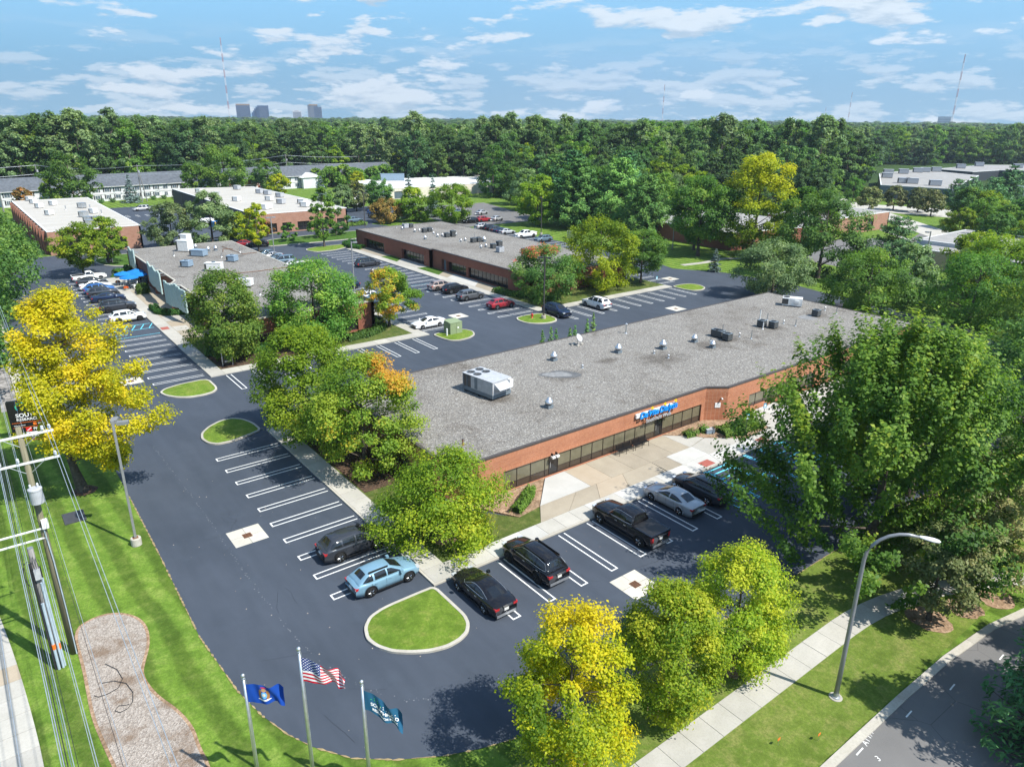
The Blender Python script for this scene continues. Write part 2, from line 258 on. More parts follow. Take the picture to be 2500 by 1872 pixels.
foliage('leaf_yellow', [(0.0, (0.1700, 0.2150, 0.0100)), (0.3, (0.3700, 0.3700, 0.0120)), (0.7, (0.5800, 0.5100, 0.0140)), (1.0, (0.6800, 0.5200, 0.0200))], 0.48, 0.05)
foliage('leaf_yellowgreen', [(0.0, (0.0850, 0.1600, 0.0120)), (0.3, (0.2400, 0.3100, 0.0140)), (0.6, (0.4400, 0.4600, 0.0140)), (1.0, (0.6200, 0.5000, 0.0150))], 0.48, 0.05)
foliage('leaf_dark', [(0.0, (0.0385, 0.1082, 0.0289)), (0.6, (0.0963, 0.2046, 0.0434)), (1.0, (0.1804, 0.3008, 0.0529))], 0.40)
foliage('leaf_olive', [(0.0, (0.0775, 0.1085, 0.0341)), (0.6, (0.1628, 0.1938, 0.0651)), (1.0, (0.3100, 0.2712, 0.1085))], 0.25)
foliage('leaf_willow', [(0.0, (0.0980, 0.1668, 0.0648)), (0.6, (0.1863, 0.2745, 0.1079)), (1.0, (0.3236, 0.3921, 0.1668))], 0.40)
foliage('leaf_rust', [(0.0, (0.0862, 0.0978, 0.0253)), (0.5, (0.2300, 0.1437, 0.0345)), (1.0, (0.4140, 0.1840, 0.0517))], 0.28)
foliage('leaf_mixed', [(0.0, (0.0885, 0.1770, 0.0212)), (0.5, (0.1888, 0.3127, 0.0307)), (0.70, (0.3186, 0.3894, 0.0413)), (0.86, (0.5428, 0.3894, 0.0354)), (1.0, (0.5900, 0.3186, 0.0472))], 0.48, 0.05)
foliage('leaf_redtip', [(0.0, (0.0449, 0.1196, 0.0269)), (0.6, (0.1121, 0.2242, 0.0419)), (0.80, (0.2093, 0.2841, 0.0598)), (0.86, (0.5382, 0.1047, 0.0598)), (1.0, (0.6279, 0.1196, 0.0748))], 0.42, 0.05)
foliage('needle', [(0.0, (0.0302, 0.0972, 0.0389)), (0.6, (0.0756, 0.1901, 0.0648)), (1.0, (0.1620, 0.2916, 0.0864))], 0.15)
foliage('needle_blue', [(0.0, (0.0644, 0.1104, 0.1012)), (0.6, (0.1472, 0.2116, 0.1932)), (1.0, (0.2760, 0.3496, 0.3128))], 0.12)
foliage('needle_light', [(0.0, (0.0493, 0.1389, 0.0358)), (0.6, (0.1389, 0.2912, 0.0627)), (1.0, (0.2912, 0.4256, 0.0896))], 0.18)
foliage('hedge_leaf', [(0.0, (0.0225, 0.0688, 0.0125)), (0.6, (0.0562, 0.1375, 0.0200)), (1.0, (0.1063, 0.2000, 0.0300))], 0.2)
foliage('juniper_leaf', [(0.0, (0.0375, 0.0875, 0.0125)), (0.6, (0.0900, 0.1750, 0.0200)), (1.0, (0.1625, 0.2500, 0.0300))], 0.2)
foliage('flower_orange', [(0.0, (0.3450, 0.0575, 0.0115)), (1.0, (0.6325, 0.1840, 0.0230))], 0.2)
M = lambda n: MATS[n]

# ---------------------------------------------------------------- object helpers
class MB:
    """collects shapes and links them as one mesh object"""
    def __init__(s): s.v = []; s.f = []
    def add(s, vs, fs):
        o = len(s.v); s.v += [tuple(x) for x in vs]; s.f += [tuple(i + o for i in f) for f in fs]; return s
    def box(s, x0, x1, y0, y1, z0, z1, m=None):
        vs = [(x0, y0, z0), (x1, y0, z0), (x1, y1, z0), (x0, y1, z0), (x0, y0, z1), (x1, y0, z1), (x1, y1, z1), (x0, y1, z1)]
        if m is not None: vs = [m @ Vector(q) for q in vs]
        return s.add(vs, [(3, 2, 1, 0), (4, 5, 6, 7), (0, 1, 5, 4), (1, 2, 6, 5), (2, 3, 7, 6), (3, 0, 4, 7)])
    def cbox(s, c, d, m=None): return s.box(c[0] - d[0] / 2, c[0] + d[0] / 2, c[1] - d[1] / 2, c[1] + d[1] / 2, c[2] - d[2] / 2, c[2] + d[2] / 2, m)
    def prism(s, poly, z0, z1):
        n = len(poly); vs = [(x, y, z0) for x, y in poly] + [(x, y, z1) for x, y in poly]
        return s.add(vs, [tuple(range(n))[::-1], tuple(range(n, 2 * n))] + [(i, (i + 1) % n, n + (i + 1) % n, n + i) for i in range(n)])
    def lathe(s, prof, c=(0, 0, 0), n=12, m=None, cap=True):
        vs = []; fs = []
        for r, z in prof:
            for i in range(n):
                a = 2 * math.pi * i / n; q = Vector((c[0] + r * math.cos(a), c[1] + r * math.sin(a), c[2] + z)); vs.append(m @ q if m is not None else q)
        k = len(prof)
        for j in range(k - 1):
            for i in range(n): fs.append((j * n + i, j * n + (i + 1) % n, (j + 1) * n + (i + 1) % n, (j + 1) * n + i))
        if cap: fs.append(tuple(range(n))[::-1]); fs.append(tuple(range((k - 1) * n, k * n)))
        return s.add(vs, fs)
    def tube(s, pts, r, n=6, cap=True):
        pts = [Vector(q) for q in pts]; rs = r if isinstance(r, (list, tuple)) else [r] * len(pts); vs = []; fs = []
        for j, q in enumerate(pts):
            d = (pts[min(j + 1, len(pts) - 1)] - pts[max(j - 1, 0)]); d = d.normalized() if d.length > 1e-6 else Vector((0, 0, 1))
            a = d.orthogonal().normalized() if abs(d.z) > 0.95 else d.cross(Vector((0, 0, 1))).normalized(); b = d.cross(a)
            for i in range(n): t_ = 2 * math.pi * i / n; vs.append(q + (a * math.cos(t_) + b * math.sin(t_)) * rs[j])
        for j in range(len(pts) - 1):
            for i in range(n): fs.append((j * n + i, j * n + (i + 1) % n, (j + 1) * n + (i + 1) % n, (j + 1) * n + i))
        if cap: fs.append(tuple(range(n))[::-1]); fs.append(tuple(range((len(pts) - 1) * n, len(pts) * n)))
        return s.add(vs, fs)
    def quad(s, a, b, c, d): return s.add([a, b, c, d], [(0, 1, 2, 3)])
    def mesh(s, name, mat, smooth=False):
        me = bpy.data.meshes.new(name); me.from_pydata(s.v, [], s.f); me.update()
        if mat: me.materials.append(M(mat) if isinstance(mat, str) else mat)
        if smooth: me.polygons.foreach_set('use_smooth', [True] * len(me.polygons))
        return me
    def build(s, name, mat, parent=None, smooth=False): return link(name, s.mesh(name, mat, smooth), parent)
def link(name, data, parent=None, loc=None, rz=None):
    o = bpy.data.objects.new(name, data); COL.objects.link(o)
    if parent is not None: o.parent = parent
    if loc is not None: o.location = loc
    if rz is not None: o.rotation_euler = (0, 0, rz)
    return o
def tag(o, label=None, cat=None, group=None, kind=None):
    for k, v_ in (('label', label), ('category', cat), ('group', group), ('kind', kind)):
        if v_: o[k] = v_
    return o
def thing(name, label, cat, loc=(0, 0, 0), rz=0.0, group=None):
    return tag(link(name, None, None, loc, rz), label, cat, group)
def copy_tree(o, parent=None):
    c = o.copy(); COL.objects.link(c); c.parent = parent
    for ch in o.children:
        copy_tree(ch, c)
    return c
def struct(name, mb, mat, label=None): return tag(mb.build(name, mat) if isinstance(mb, MB) else link(name, mb), label, None, None, 'structure')
def sheet(pts, z): return MB().add([(x, y, z) for x, y in pts], [tuple(range(len(pts)))])
def text(name, s_, size, mat, parent, m, extrude=0.01, align='LEFT', shear=0.0, bold=0.0, sx=1.0, width=None):
    c = bpy.data.curves.new(name, 'FONT'); c.body = s_; c.size = size; c.extrude = extrude; c.align_x = align; c.shear = shear; c.offset = bold; c.resolution_u = 3
    tmp = bpy.data.objects.new(name, c); COL.objects.link(tmp); me = bpy.data.meshes.new_from_object(tmp.evaluated_get(bpy.context.evaluated_depsgraph_get())); bpy.data.objects.remove(tmp); me.materials.clear(); me.materials.append(M(mat)); o = link(name, me, parent)
    if width: xs_ = [q.co.x for q in me.vertices]; sx = width / max(1e-6, max(xs_) - min(xs_))
    o.matrix_local = m @ Matrix.Diagonal((sx, 1, 1, 1)); return o
def arc(cx_, cy_c, r, a0, a1, n, ry=None):
    ry = r if ry is None else ry
    return [(cx_ + r * math.cos(R(a0 + (a1 - a0) * i / n)), cy_c + ry * math.sin(R(a0 + (a1 - a0) * i / n))) for i in range(n + 1)]
def offset_poly(poly, d):
    """inset a CCW polygon by d"""
    n = len(poly); out = []
    for i in range(n):
        a, b, c = Vector(poly[i - 1]), Vector(poly[i]), Vector(poly[(i + 1) % n])
        e1 = (b - a); e2 = (c - b)
        e1 = e1.normalized() if e1.length > 1e-6 else e2.normalized(); e2 = e2.normalized() if e2.length > 1e-6 else e1
        n1 = Vector((-e1.y, e1.x)); n2 = Vector((-e2.y, e2.x)); m_ = n1 + n2
        k = d / max(0.35, (1 + n1.dot(n2)) / 1.0) if m_.length > 1e-6 else d
        out.append((b.x + m_.x * k, b.y + m_.y * k))
    return out
# ================================================================ ground, lots, walks
struct('ground', sheet([(-7000, -7000), (7000, -7000), (7000, 7000), (-7000, 7000)], -0.06), 'woodland_floor')
struct('lawn', sheet([(-60, -70), (130, -70), (260, 60), (260, 150), (150, 300), (-60, 300)], -0.02), 'grass')
struct('verge_lawn', sheet([(-30, -22.2), (40, -22.2), (40, -13.1), (-2.0, -13.1), (-7.6, -14.6), (-12, -16)], -0.015), 'grass_road')
south = [(-13, 24), (-13.05, 14), (-13.2, 4), (-12.8, -1.5), (-12.35, -3.9), (-11.8, -5.7), (-11.1, -7.2), (-9.9, -8.9), (-8.3, -10.2), (-6.5, -11.3), (-4.9, -12.0), (-3.3, -12.5), (-1, -12.9), (3, -13.1), (62, -13.1), (66, -12.4), (80, -8), (92, 4), (96, 20), (97, 30), (99, 40), (97, 52), (92, 60), (95.5, 70), (95.5, 127), (88, 128), (80, 128), (72, 150), (96, 170), (96, 190), (66, 182), (62, 152), (39.6, 147), (39.6, 228), (13.4, 228), (13.4, 146), (-8, 143.8), (-17, 141), (-17, 50), (-16.2, 46), (-14.2, 42), (-13.2, 38), (-13, 33)]
lot = struct('parking_lot', sheet(south, 0.0), 'asphalt_sealed')
rnd = random.Random(3)
# dry, worn edge where turf meets asphalt
e = MB(); k = 0
edge = [Vector(q) for q in south[:15]]
for a, b in zip(edge, edge[1:]):
    for j in range(max(1, int((b - a).length / 0.45))):
        q = a.lerp(b, (j + rnd.random()) / max(1, int((b - a).length / 0.45))); d_ = (b - a).normalized(); n_ = Vector((-d_.y, d_.x)); s1 = rnd.uniform(0.12, 0.34); s2 = rnd.uniform(0.025, 0.065)
        e.add([(*(q - d_ * s1 - n_ * s2 * 0.5), 0.004), (*(q - n_ * s2 * 1.3), 0.012), (*(q + d_ * s1 - n_ * s2 * 0.4), 0.004), (*(q + d_ * s1 * 0.8 + n_ * s2 * 0.3), 0.004), (*(q + n_ * s2), 0.004), (*(q - d_ * s1 * 0.8 + n_ * s2 * 0.3), 0.004)], [(0, 1, 2, 3, 4, 5)])
plain('dry_turf', (0.26, 0.20, 0.095), .95, 0, .3); tag(e.build('turf_edge', 'dry_turf', lot), kind='stuff')
# the street at the lower right, its far kerb
struct('street', sheet([(-80, -22.65), (6, -22.65), (20, -22.75), (26, -23.35), (34, -25), (60, -34), (60, -62), (-80, -62)], -0.006), 'asphalt_old')
kb = [(-30, -22.3), (7, -22.3), (14.2, -22.3), (19.3, -22.4), (24.3, -22.8), (27.8, -23.5), (34, -25.2), (46, -29.5)]
def strip(path, w_, z0, z1):
    """a band of width w_ to the right of the path, closed all round"""
    m_ = MB(); pts = [Vector(q) for q in path]; L_ = []; R_ = []
    for i, q in enumerate(pts):
        d_ = (pts[min(i + 1, len(pts) - 1)] - pts[max(i - 1, 0)]).normalized(); n_ = Vector((d_.y, -d_.x)); L_.append(q); R_.append(q + n_ * w_)
    for i in range(len(pts) - 1): m_.prism([tuple(R_[i]), tuple(R_[i + 1]), tuple(L_[i + 1]), tuple(L_[i])], z0, z1)
    return m_
kerb_street = tag(link('street_kerb', None), kind='structure')
for i in range(len(kb) - 1):
    a, b = Vector(kb[i]), Vector(kb[i + 1]); n_ = max(1, round((b - a).length / 3.0))
    for j in range(n_):
        p0 = a.lerp(b, j / n_); p1 = a.lerp(b, (j + 1) / n_ - 0.012 / (b - a).length * n_ / n_); strip([p0, p1], 0.42, -0.2, 0.075 + rnd.uniform(-.004, .004)).build('kerb_stone', 'concrete_kerb', kerb_street)
def dash(p0, p1, w_, mat='line_white', z=0.004, name='painted_line', par=None):
    a, b = Vector(p0), Vector(p1); d_ = (b - a).normalized(); n_ = Vector((-d_.y, d_.x)) * w_ / 2
    return MB().quad((*(a - n_), z), (*(b - n_), z), (*(b + n_), z), (*(a + n_), z)).build(name, mat, par)
street = bpy.data.objects['street']
for q in ((9.4, -22.95), (13.6, -23.25), (17.3, -23.75), (21.9, -24.4)): dash((q[0] - .32, q[1]), (q[0] + .32, q[1] + .03), 0.07, 'line_white', 0.0, par=street)
text('chalk_lettering', 'ATT/TCG', 0.42, 'line_white', street, Matrix.Translation((9.95, -23.0, 0.0)) @ Matrix.Rotation(R(12), 4, 'Z'), 0.0, shear=0.2)
text('chalk_lettering', '3', 0.42, 'line_white', street, Matrix.Translation((9.55, -23.75, 0.0)) @ Matrix.Rotation(R(-20), 4, 'Z'), 0.0)

# slabs ----------------------------------------------------------------
def slabs(name, x0, x1, y0, y1, nx, ny, z1=0.12, mats=('concrete',), z0=-0.1, seed=1, skip=()):
    """a pavement of separate slabs with open joints"""
    r_ = random.Random(seed); root = tag(link(name, None), kind='structure'); g = 0.012
    dx, dy = (x1 - x0) / nx, (y1 - y0) / ny
    for i in range(nx):
        for j in range(ny):
            if (i, j) in skip: continue
            MB().box(x0 + i * dx + g, x0 + (i + 1) * dx - g, y0 + j * dy + g, y0 + (j + 1) * dy - g, z0, z1 + r_.uniform(-0.004, 0.004)).build('slab', mats[r_.randrange(len(mats))], root)
    return root
def poly_slabs(name, polys, z1=0.12, z0=-0.1):
    root = tag(link(name, None), kind='structure')
    for pl, mt in polys: MB().prism(offset_poly(pl, 0.012), z0, z1).build('slab', mt, root)
    return root
slabs('west_pavement', 0.16, 1.75, 1.75, 30.2, 1, 18, 0.12, ('concrete',), seed=2)
slabs('front_pavement', 0.16, 24.0, 0.16, 1.75, 15, 1, 0.12, ('concrete_white', 'concrete_white', 'concrete'), seed=3)
C, T, W_, K = 'concrete', 'concrete_tan', 'concrete_white', 'concrete_pinkish'
poly_slabs('entrance_plaza', [
    ([(10.2, 1.75), (13.0, 1.75), (15.4, 3.65), (11.7, 3.65)], T), ([(13.0, 1.75), (16.2, 1.75), (17.6, 3.65), (15.4, 3.65)], T), ([(16.2, 1.75), (19.4, 1.75), (20.6, 3.65), (17.6, 3.65)], K), ([(19.4, 1.75), (23.9, 1.75), (24.1, 3.65), (20.6, 3.65)], T),
    ([(11.7, 3.65), (15.0, 3.65), (17.0, 3.65), (17.0, 6.9), (14.9, 6.9)], W_), ([(17.0, 3.65), (19.4, 3.65), (19.4, 6.9), (17.0, 6.9)], K), ([(19.4, 3.65), (22.0, 3.65), (22.0, 6.9), (19.4, 6.9)], T), ([(22.0, 3.65), (24.1, 3.65), (24.1, 6.9), (22.0, 6.9)], T),
    ([(24.1, 3.65), (27.0, 3.65), (27.0, 6.9), (24.1, 6.9)], T), ([(24.0, 1.75), (26.0, 1.75), (26.0, 3.65), (24.1, 3.65)], T), ([(26.0, 1.75), (29.5, 1.75), (29.5, 3.65), (26.0, 3.65)], W_), ([(27.0, 3.65), (29.2, 3.65), (29.2, 6.9), (27.0, 6.9)], T), ([(29.2, 3.65), (31.9, 4.3), (31.2, 5.2), (29.2, 6.9)], C),
    ([(24.0, 0.16), (26.6, 0.16), (26.0, 1.75), (24.0, 1.75)], W_), ([(26.6, 0.16), (29.0, 0.16), (29.5, 1.75), (26.0, 1.75)], W_), ([(29.0, 0.16), (32.4, 0.16), (33.4, 1.75), (29.5, 1.75)], W_), ([(29.5, 1.75), (33.4, 1.75), (34.9, 1.9), (31.9, 4.2), (29.5, 3.65)], C), ([(32.4, 0.16), (35.2, 0.16), (35.4, 1.75), (33.4, 1.75)], W_), ([(35.2, 0.16), (39.0, 0.16), (39.0, 2.1), (35.4, 1.75)], C), ([(39.0, 0.16), (42.0, 0.16), (42.0, 5.6), (39.6, 5.6), (39.0, 2.1)], C), ([(42, 0.16), (46, 0.16), (46, 5.6), (42, 5.6)], W_), ([(46, 0.16), (50, 0.16), (50, 5.6), (46, 5.6)], C), ([(50, 0.16), (56, 0.16), (56, 5.6), (50, 5.6)], C), ([(56, 0.16), (62, 0.16), (62, 5.6), (56, 5.6)], C)])
for q in ((27.2, 0.25, 28.5, 1.15), (35.3, 0.28, 36.4, 1.1)): tag(MB().box(q[0], q[2], q[1], q[3], 0.05, 0.128).build('ramp_mat', 'paver_red'), 'red textured warning mat in the kerb ramp ' + ('by the grey car' if q[0] < 30 else 'behind the blue parking sign'), 'ramp mat', 'warning mats at the kerb ramps')
def kerb_band(name, path, w_=0.16, h=0.14, mat='concrete_kerb'): return tag(strip(path, w_, -0.15, h).build(name, mat), kind='structure')
kerb_band('lot_kerb', [(0.16, 30.3), (0.16, 0.16), (62, 0.16)][::-1][::1], 0.16, 0.115) if False else None
kerb_band('west_kerb', [(0.16, 0.16), (0.16, 30.2)][::-1], 0.16, 0.112); kerb_band('front_kerb', [(0.0, 0.15), (62, 0.15)], 0.16, 0.108)
# planted ground round the front building
struct('bed_lawn', MB().prism([(1.75, 1.75), (10.2, 1.75), (11.6, 3.6), (9.4, 3.3), (6.0, 7.5), (6.0, 28.5), (1.75, 30.2)], -0.1, 0.09), 'grass_dull')
struct('shrub_bed', MB().prism([(9.4, 3.3), (11.6, 3.6), (14.85, 6.95), (8.3, 6.95), (6.4, 8.6)], -0.1, 0.13), 'mulch')
struct('entrance_bed', MB().prism([(29.25, 6.95), (31.25, 5.2), (31.95, 4.25), (34.95, 1.95), (38.9, 2.2), (39.5, 5.6), (37.2, 5.6), (35.2, 7.1)], -0.1, 0.13), 'mulch')
struct('tree_bed', MB().prism([(1.9, 13.5), (5.7, 13.5), (5.7, 27.5), (1.9, 27.5)], -0.1, 0.105), 'mulch_dark')
struct('back_bed', MB().prism([(6, 27.7), (75, 27.7), (75, 28.9), (6, 28.9)], -0.1, 0.10), 'mulch_dark')
def round_poly(poly):
    """cut every corner once, keeping the outline"""
    o = []; n = len(poly)
    for i in range(n):
        a, b, c = Vector(poly[i - 1]), Vector(poly[i]), Vector(poly[(i + 1) % n]); o += [tuple(b.lerp(a, .25)), tuple((b * .84 + (a + c) * .08)), tuple(b.lerp(c, .25))]
    return o
# islands ---------------------------------------------------------------
def island(label_name, poly, w_=0.2, mat='grass_island'):
    poly = round_poly(poly); root = tag(link('traffic_island', None), kind='structure'); inner = offset_poly(poly, w_); n = len(poly); m_ = MB()
    vs = [(x, y, -0.1) for x, y in poly] + [(x, y, 0.13) for x, y in poly] + [(x, y, 0.14) for x, y in offset_poly(poly, 0.03)] + [(x, y, 0.14) for x, y in inner] + [(x, y, 0.0) for x, y in inner]
    for r_ in range(4):
        for i in range(n): m_.f.append((r_ * n + i, r_ * n + (i + 1) % n, (r_ + 1) * n + (i + 1) % n, (r_ + 1) * n + i))
    m_.v = vs; m_.build('kerb', 'concrete_kerb', root)
    # a slightly crowned turf
    c = Vector((sum(x for x, y in inner) / n, sum(y for x, y in inner) / n)); t_ = MB(); r1 = [(c.x + (x - c.x) * .6, c.y + (y - c.y) * .6) for x, y in inner]
    t_.v = [(x, y, 0.12) for x, y in inner] + [(x, y, 0.22) for x, y in r1] + [(c.x, c.y, 0.25)]
    for i in range(n): t_.f += [(i, (i + 1) % n, n + (i + 1) % n, n + i), (n + i, n + (i + 1) % n, 2 * n)]
    t_.build('turf', mat, root, True); return root
def smooth_poly(pts, it=2):
    for _ in range(it):
        o = []
        for i in range(len(pts)):
            a, b = Vector(pts[i]), Vector(pts[(i + 1) % len(pts)]); o += [tuple(a.lerp(b, .25)), tuple(a.lerp(b, .75))]
        pts = o
    return pts
island('', [(0.0, -0.05), (-1.2, 0.0), (-3.6, 0.0)] + [(-4.7, -0.3), (-5.4, -1.0), (-5.75, -2.0), (-5.6, -2.9), (-5.1, -3.8), (-4.3, -4.5), (-3.4, -5.05), (-2.4, -5.35), (-1.5, -5.3), (-0.75, -5.0), (-0.25, -4.4), (0.0, -3.6), (0.0, -1.9)])
island('', [(-0.3, 48.0), (-3.4, 47.9), (-5.1, 47.3), (-5.75, 46.4), (-5.5, 45.1), (-4.7, 43.9), (-3.6, 43.1), (-2.2, 42.9), (-1.0, 43.2), (-0.3, 44.2)])
island('', [(-0.35, 30.4), (-0.4, 32.4), (-0.9, 34.0), (-1.7, 34.9), (-2.9, 34.9), (-4.2, 34.1), (-5.2, 32.9), (-5.55, 31.6), (-5.35, 30.3), (-4.7, 29.5), (-3.4, 29.4), (-1.6, 29.9)])
island('', [(29.2, 48.3), (29.3, 45.6), (29.7, 44.2), (30.8, 43.6), (32.6, 43.8), (34.0, 44.7), (34.7, 46.2), (34.4, 47.6), (33.3, 48.3)])
island('', [(48.75, 48.3), (45.6, 48.7), (43.9, 48.4), (43.2, 47.2), (43.2, 45.3), (44.3, 43.9), (46.1, 43.2), (47.7, 43.5), (48.6, 44.8)])
island('', [(79.0, 49.0), (79.0, 46.0), (79.6, 44.5), (81.3, 44.0), (83.2, 44.8), (84.2, 46.8), (83.6, 48.6), (81.6, 49.2)])
island('', [(46.0, 116.8), (48.5, 118), (53, 120.8), (53, 123), (45, 123.3), (41.6, 122.0), (40.9, 119.9), (41.9, 117.0)])
# walks and lawns round the left building
slabs('left_building_pavement', 0.1, 1.75, 48.3, 113, 1, 22, 0.12, ('concrete',), seed=5); slabs('left_building_front_pavement', 1.75, 29.0, 48.4, 50.1, 14, 1, 0.12, ('concrete',), seed=6); slabs('left_building_east_pavement', 27.3, 28.9, 50.1, 112, 1, 20, 0.12, ('concrete',), seed=7)
struct('left_building_lawn', MB().prism([(1.75, 50.1), (27.3, 50.1), (27.3, 56.5), (24, 56.5), (1.75, 66)], -0.1, 0.10), 'grass_dull'); struct('left_building_bed', MB().prism([(1.85, 50.2), (12, 50.2), (12, 54), (1.85, 56)], -0.1, 0.115), 'mulch_dark')
struct('left_building_apron', MB().prism([(1.75, 66), (5.4, 66), (5.4, 100), (1.75, 100)], -0.1, 0.108), 'concrete_tan'); struct('patio', MB().prism([(1.75, 100), (5.6, 100), (5.6, 114), (1.75, 112)], -0.1, 0.112), 'concrete')
for q, mt in (((1.8, 84.5, 3.2, 86.3), C), ((1.8, 86.3, 3.2, 88.3), T), ((1.8, 88.3, 4.2, 90.2), K), ((1.8, 70, 3.6, 72.5), C), ((1.8, 72.5, 3.6, 75), K), ((3.6, 70, 5.3, 75), T), ((1.8, 76, 5.2, 79), C)): tag(MB().box(q[0], q[2], q[1], q[3], 0.0, 0.116).build('slab', mt, bpy.data.objects['left_building_apron']))
tag(MB().box(0.3, 1.3, 71.6, 73.0, 0.05, 0.128).build('ramp_mat', 'paver_red'), 'red warning mat in the walk beside the blue striped bay', 'ramp mat', 'warning mats at the kerb ramps')
struct('left_building_north_lawn', MB().prism([(1.2, 114), (24, 114), (30, 112), (31, 119), (10, 121), (3, 119.5)], -0.1, 0.11), 'grass_far')
island('', [(1.3, 131), (1.9, 127.5), (3.6, 124.8), (6.2, 123.4), (24, 123.6), (24, 138.4), (8, 138.2), (3.2, 136.4), (1.6, 134)], 0.3, 'grass_far')
island('', [(36.0, 130.8), (36.8, 129.8), (52, 128.9), (72, 129.1), (72, 140.8), (50, 140.3), (39, 139), (36.6, 134)], 0.3, 'grass_far')
# walks round the rear building
slabs('rear_building_pavement', 48.9, 50.7, 48.8, 117, 1, 24, 0.12, ('concrete',), seed=8); slabs('rear_building_front_pavement', 50.7, 79, 48.8, 50.5, 15, 1, 0.12, ('concrete',), seed=9)
struct('rear_building_lawn', MB().prism([(50.7, 50.5), (79, 50.5), (79, 57.5), (53.7, 57.5), (53.7, 63.3), (50.7, 60)], -0.1, 0.1), 'grass_dull')
poly_slabs('rear_building_apron', [([(50.7, 60), (53.6, 63.3), (53.6, 72), (50.7, 69)], T), ([(50.7, 69), (53.6, 72), (53.6, 80), (50.7, 78)], W_), ([(50.7, 78), (53.6, 80), (53.6, 83.5), (50.7, 81)], T), ([(50.7, 89), (53.6, 89), (53.6, 100), (50.7, 97)], C), ([(50.7, 104), (53.6, 104), (53.6, 117), (50.7, 117)], T)])
struct('rear_building_turf', MB().prism([(50.7, 81), (53.6, 83.5), (53.6, 89), (50.7, 89)], -0.1, 0.11), 'grass_far'); struct('rear_building_turf', MB().prism([(50.7, 97), (53.6, 100), (53.6, 104), (50.7, 104)], -0.1, 0.11), 'grass_far')
# west kerb of the left lot
tag(MB().box(-18.0, -17.0, 50, 140, -0.1, 0.13).build('west_lot_kerb', 'concrete_kerb'), kind='structure')
struct('rock_strip', MB().prism([(-19.6, 50), (-18.05, 50), (-18.05, 66), (-19.2, 66)], -0.1, 0.08), 'rock')
# pavement along the streets
sp = tag(link('street_pavement', None), kind='structure'); x = -30.0
def wy(x): return -17.0 + (0 if x < 17 else -0.022 * (x - 17) ** 2)
while x < 34:
    x1 = x + 1.52; MB().prism([(x + .012, wy(x) - 1.52), (x1 - .012, wy(x1) - 1.52), (x1 - .012, wy(x1)), (x + .012, wy(x))], -0.1, 0.01 + rnd.uniform(0, .012)).build('slab', 'concrete', sp); x = x1
sp = tag(link('road_pavement', None), kind='structure'); y = -12.0
def wx(y): return -21.35 - 0.0028 * max(0, y + 1) ** 2 - 0.02 * max(0, y)
while y < 60:
    y1 = y + 1.4; MB().prism([(wx(y) - 1.65, y + .012), (wx(y), y + .012), (wx(y1), y1 - .012), (wx(y1) - 1.65, y1 - .012)], -0.1, 0.012 + rnd.uniform(0, .01)).build('slab', 'concrete' if not 5 < y < 7 else 'concrete_pinkish', sp); y = y1
# mulch bed with a pale spread of wood chips
bed = [(-18.8, 8.8), (-17.8, 9.4), (-16.7, 9.2), (-15.8, 8.1), (-15.5, 6.8), (-15.7, 5.2), (-16.2, 3.9), (-16.55, 3.0), (-16.55, 2.0), (-16.3, 0.6), (-15.7, -1.0), (-15.4, -2.6), (-15.5, -4.0), (-15.4, -5.5), (-16, -8), (-18.4, -7.5), (-18.7, -2.9), (-18.85, -1.2), (-19.0, 1.0), (-18.9, 3.2), (-18.8, 5.2)]
struct('chip_bed', sheet(smooth_poly(bed[::-1], 2), 0.012), 'mulch_pale'); struct('chip_bed_edge', sheet(smooth_poly(offset_poly(bed[::-1], -0.16), 2), 0.004), 'mulch')
for i, (q, r_) in enumerate((((-2.1, -14.9), 1.1), ((4.0, -15.6), .9), ((9.1, -15.7), .9), ((22.0, -20.4), 1.25), ((24.9, -21.2), 1.1), ((27.4, -22.0), 1.1), ((-15.6, 27.2), .9), ((3.5, 4.2), 0.9))):
    struct('tree_ring', sheet([(q[0] + r_ * rnd.uniform(.85, 1.1) * math.cos(R(a)), q[1] + r_ * rnd.uniform(.85, 1.1) * math.sin(R(a))) for a in range(0, 360, 20)], 0.105 if i == 7 else 0.01), 'mulch' if i != 6 else 'mulch_dark')
# loose cable lying on the chip bed
def bed_cable(pts): return MB().tube(pts, 0.018, 5)
cb = [P(*(lambda x, y: (x / 2.663, 1250 + y / 2.663))(x, y), z=0.05) for x, y in ((685, 985), (760, 1020), (797, 1080), (770, 1140), (700, 1180), (640, 1200), (612, 1190))]
tag(bed_cable(cb).build('loose_cable', 'cable_black'), 'upper black cable end curling over the wood chip bed', 'cable')
cb = [P(*(lambda x, y: (x / 2.663, 1250 + y / 2.663))(x, y), z=0.05) for x, y in ((660, 1110), (740, 1095), (820, 1110), (865, 1170), (862, 1230), (830, 1275), (780, 1300), (748, 1290), (770, 1258), (840, 1248))]
tag(bed_cable(cb).build('loose_cable', 'cable_black'), 'lower looped black cable lying on the wood chip bed', 'cable')
struct('service_hatch', MB().box(-17.6, -16.2, 22.2, 24.0, -0.1, 0.03), 'steel_dark')

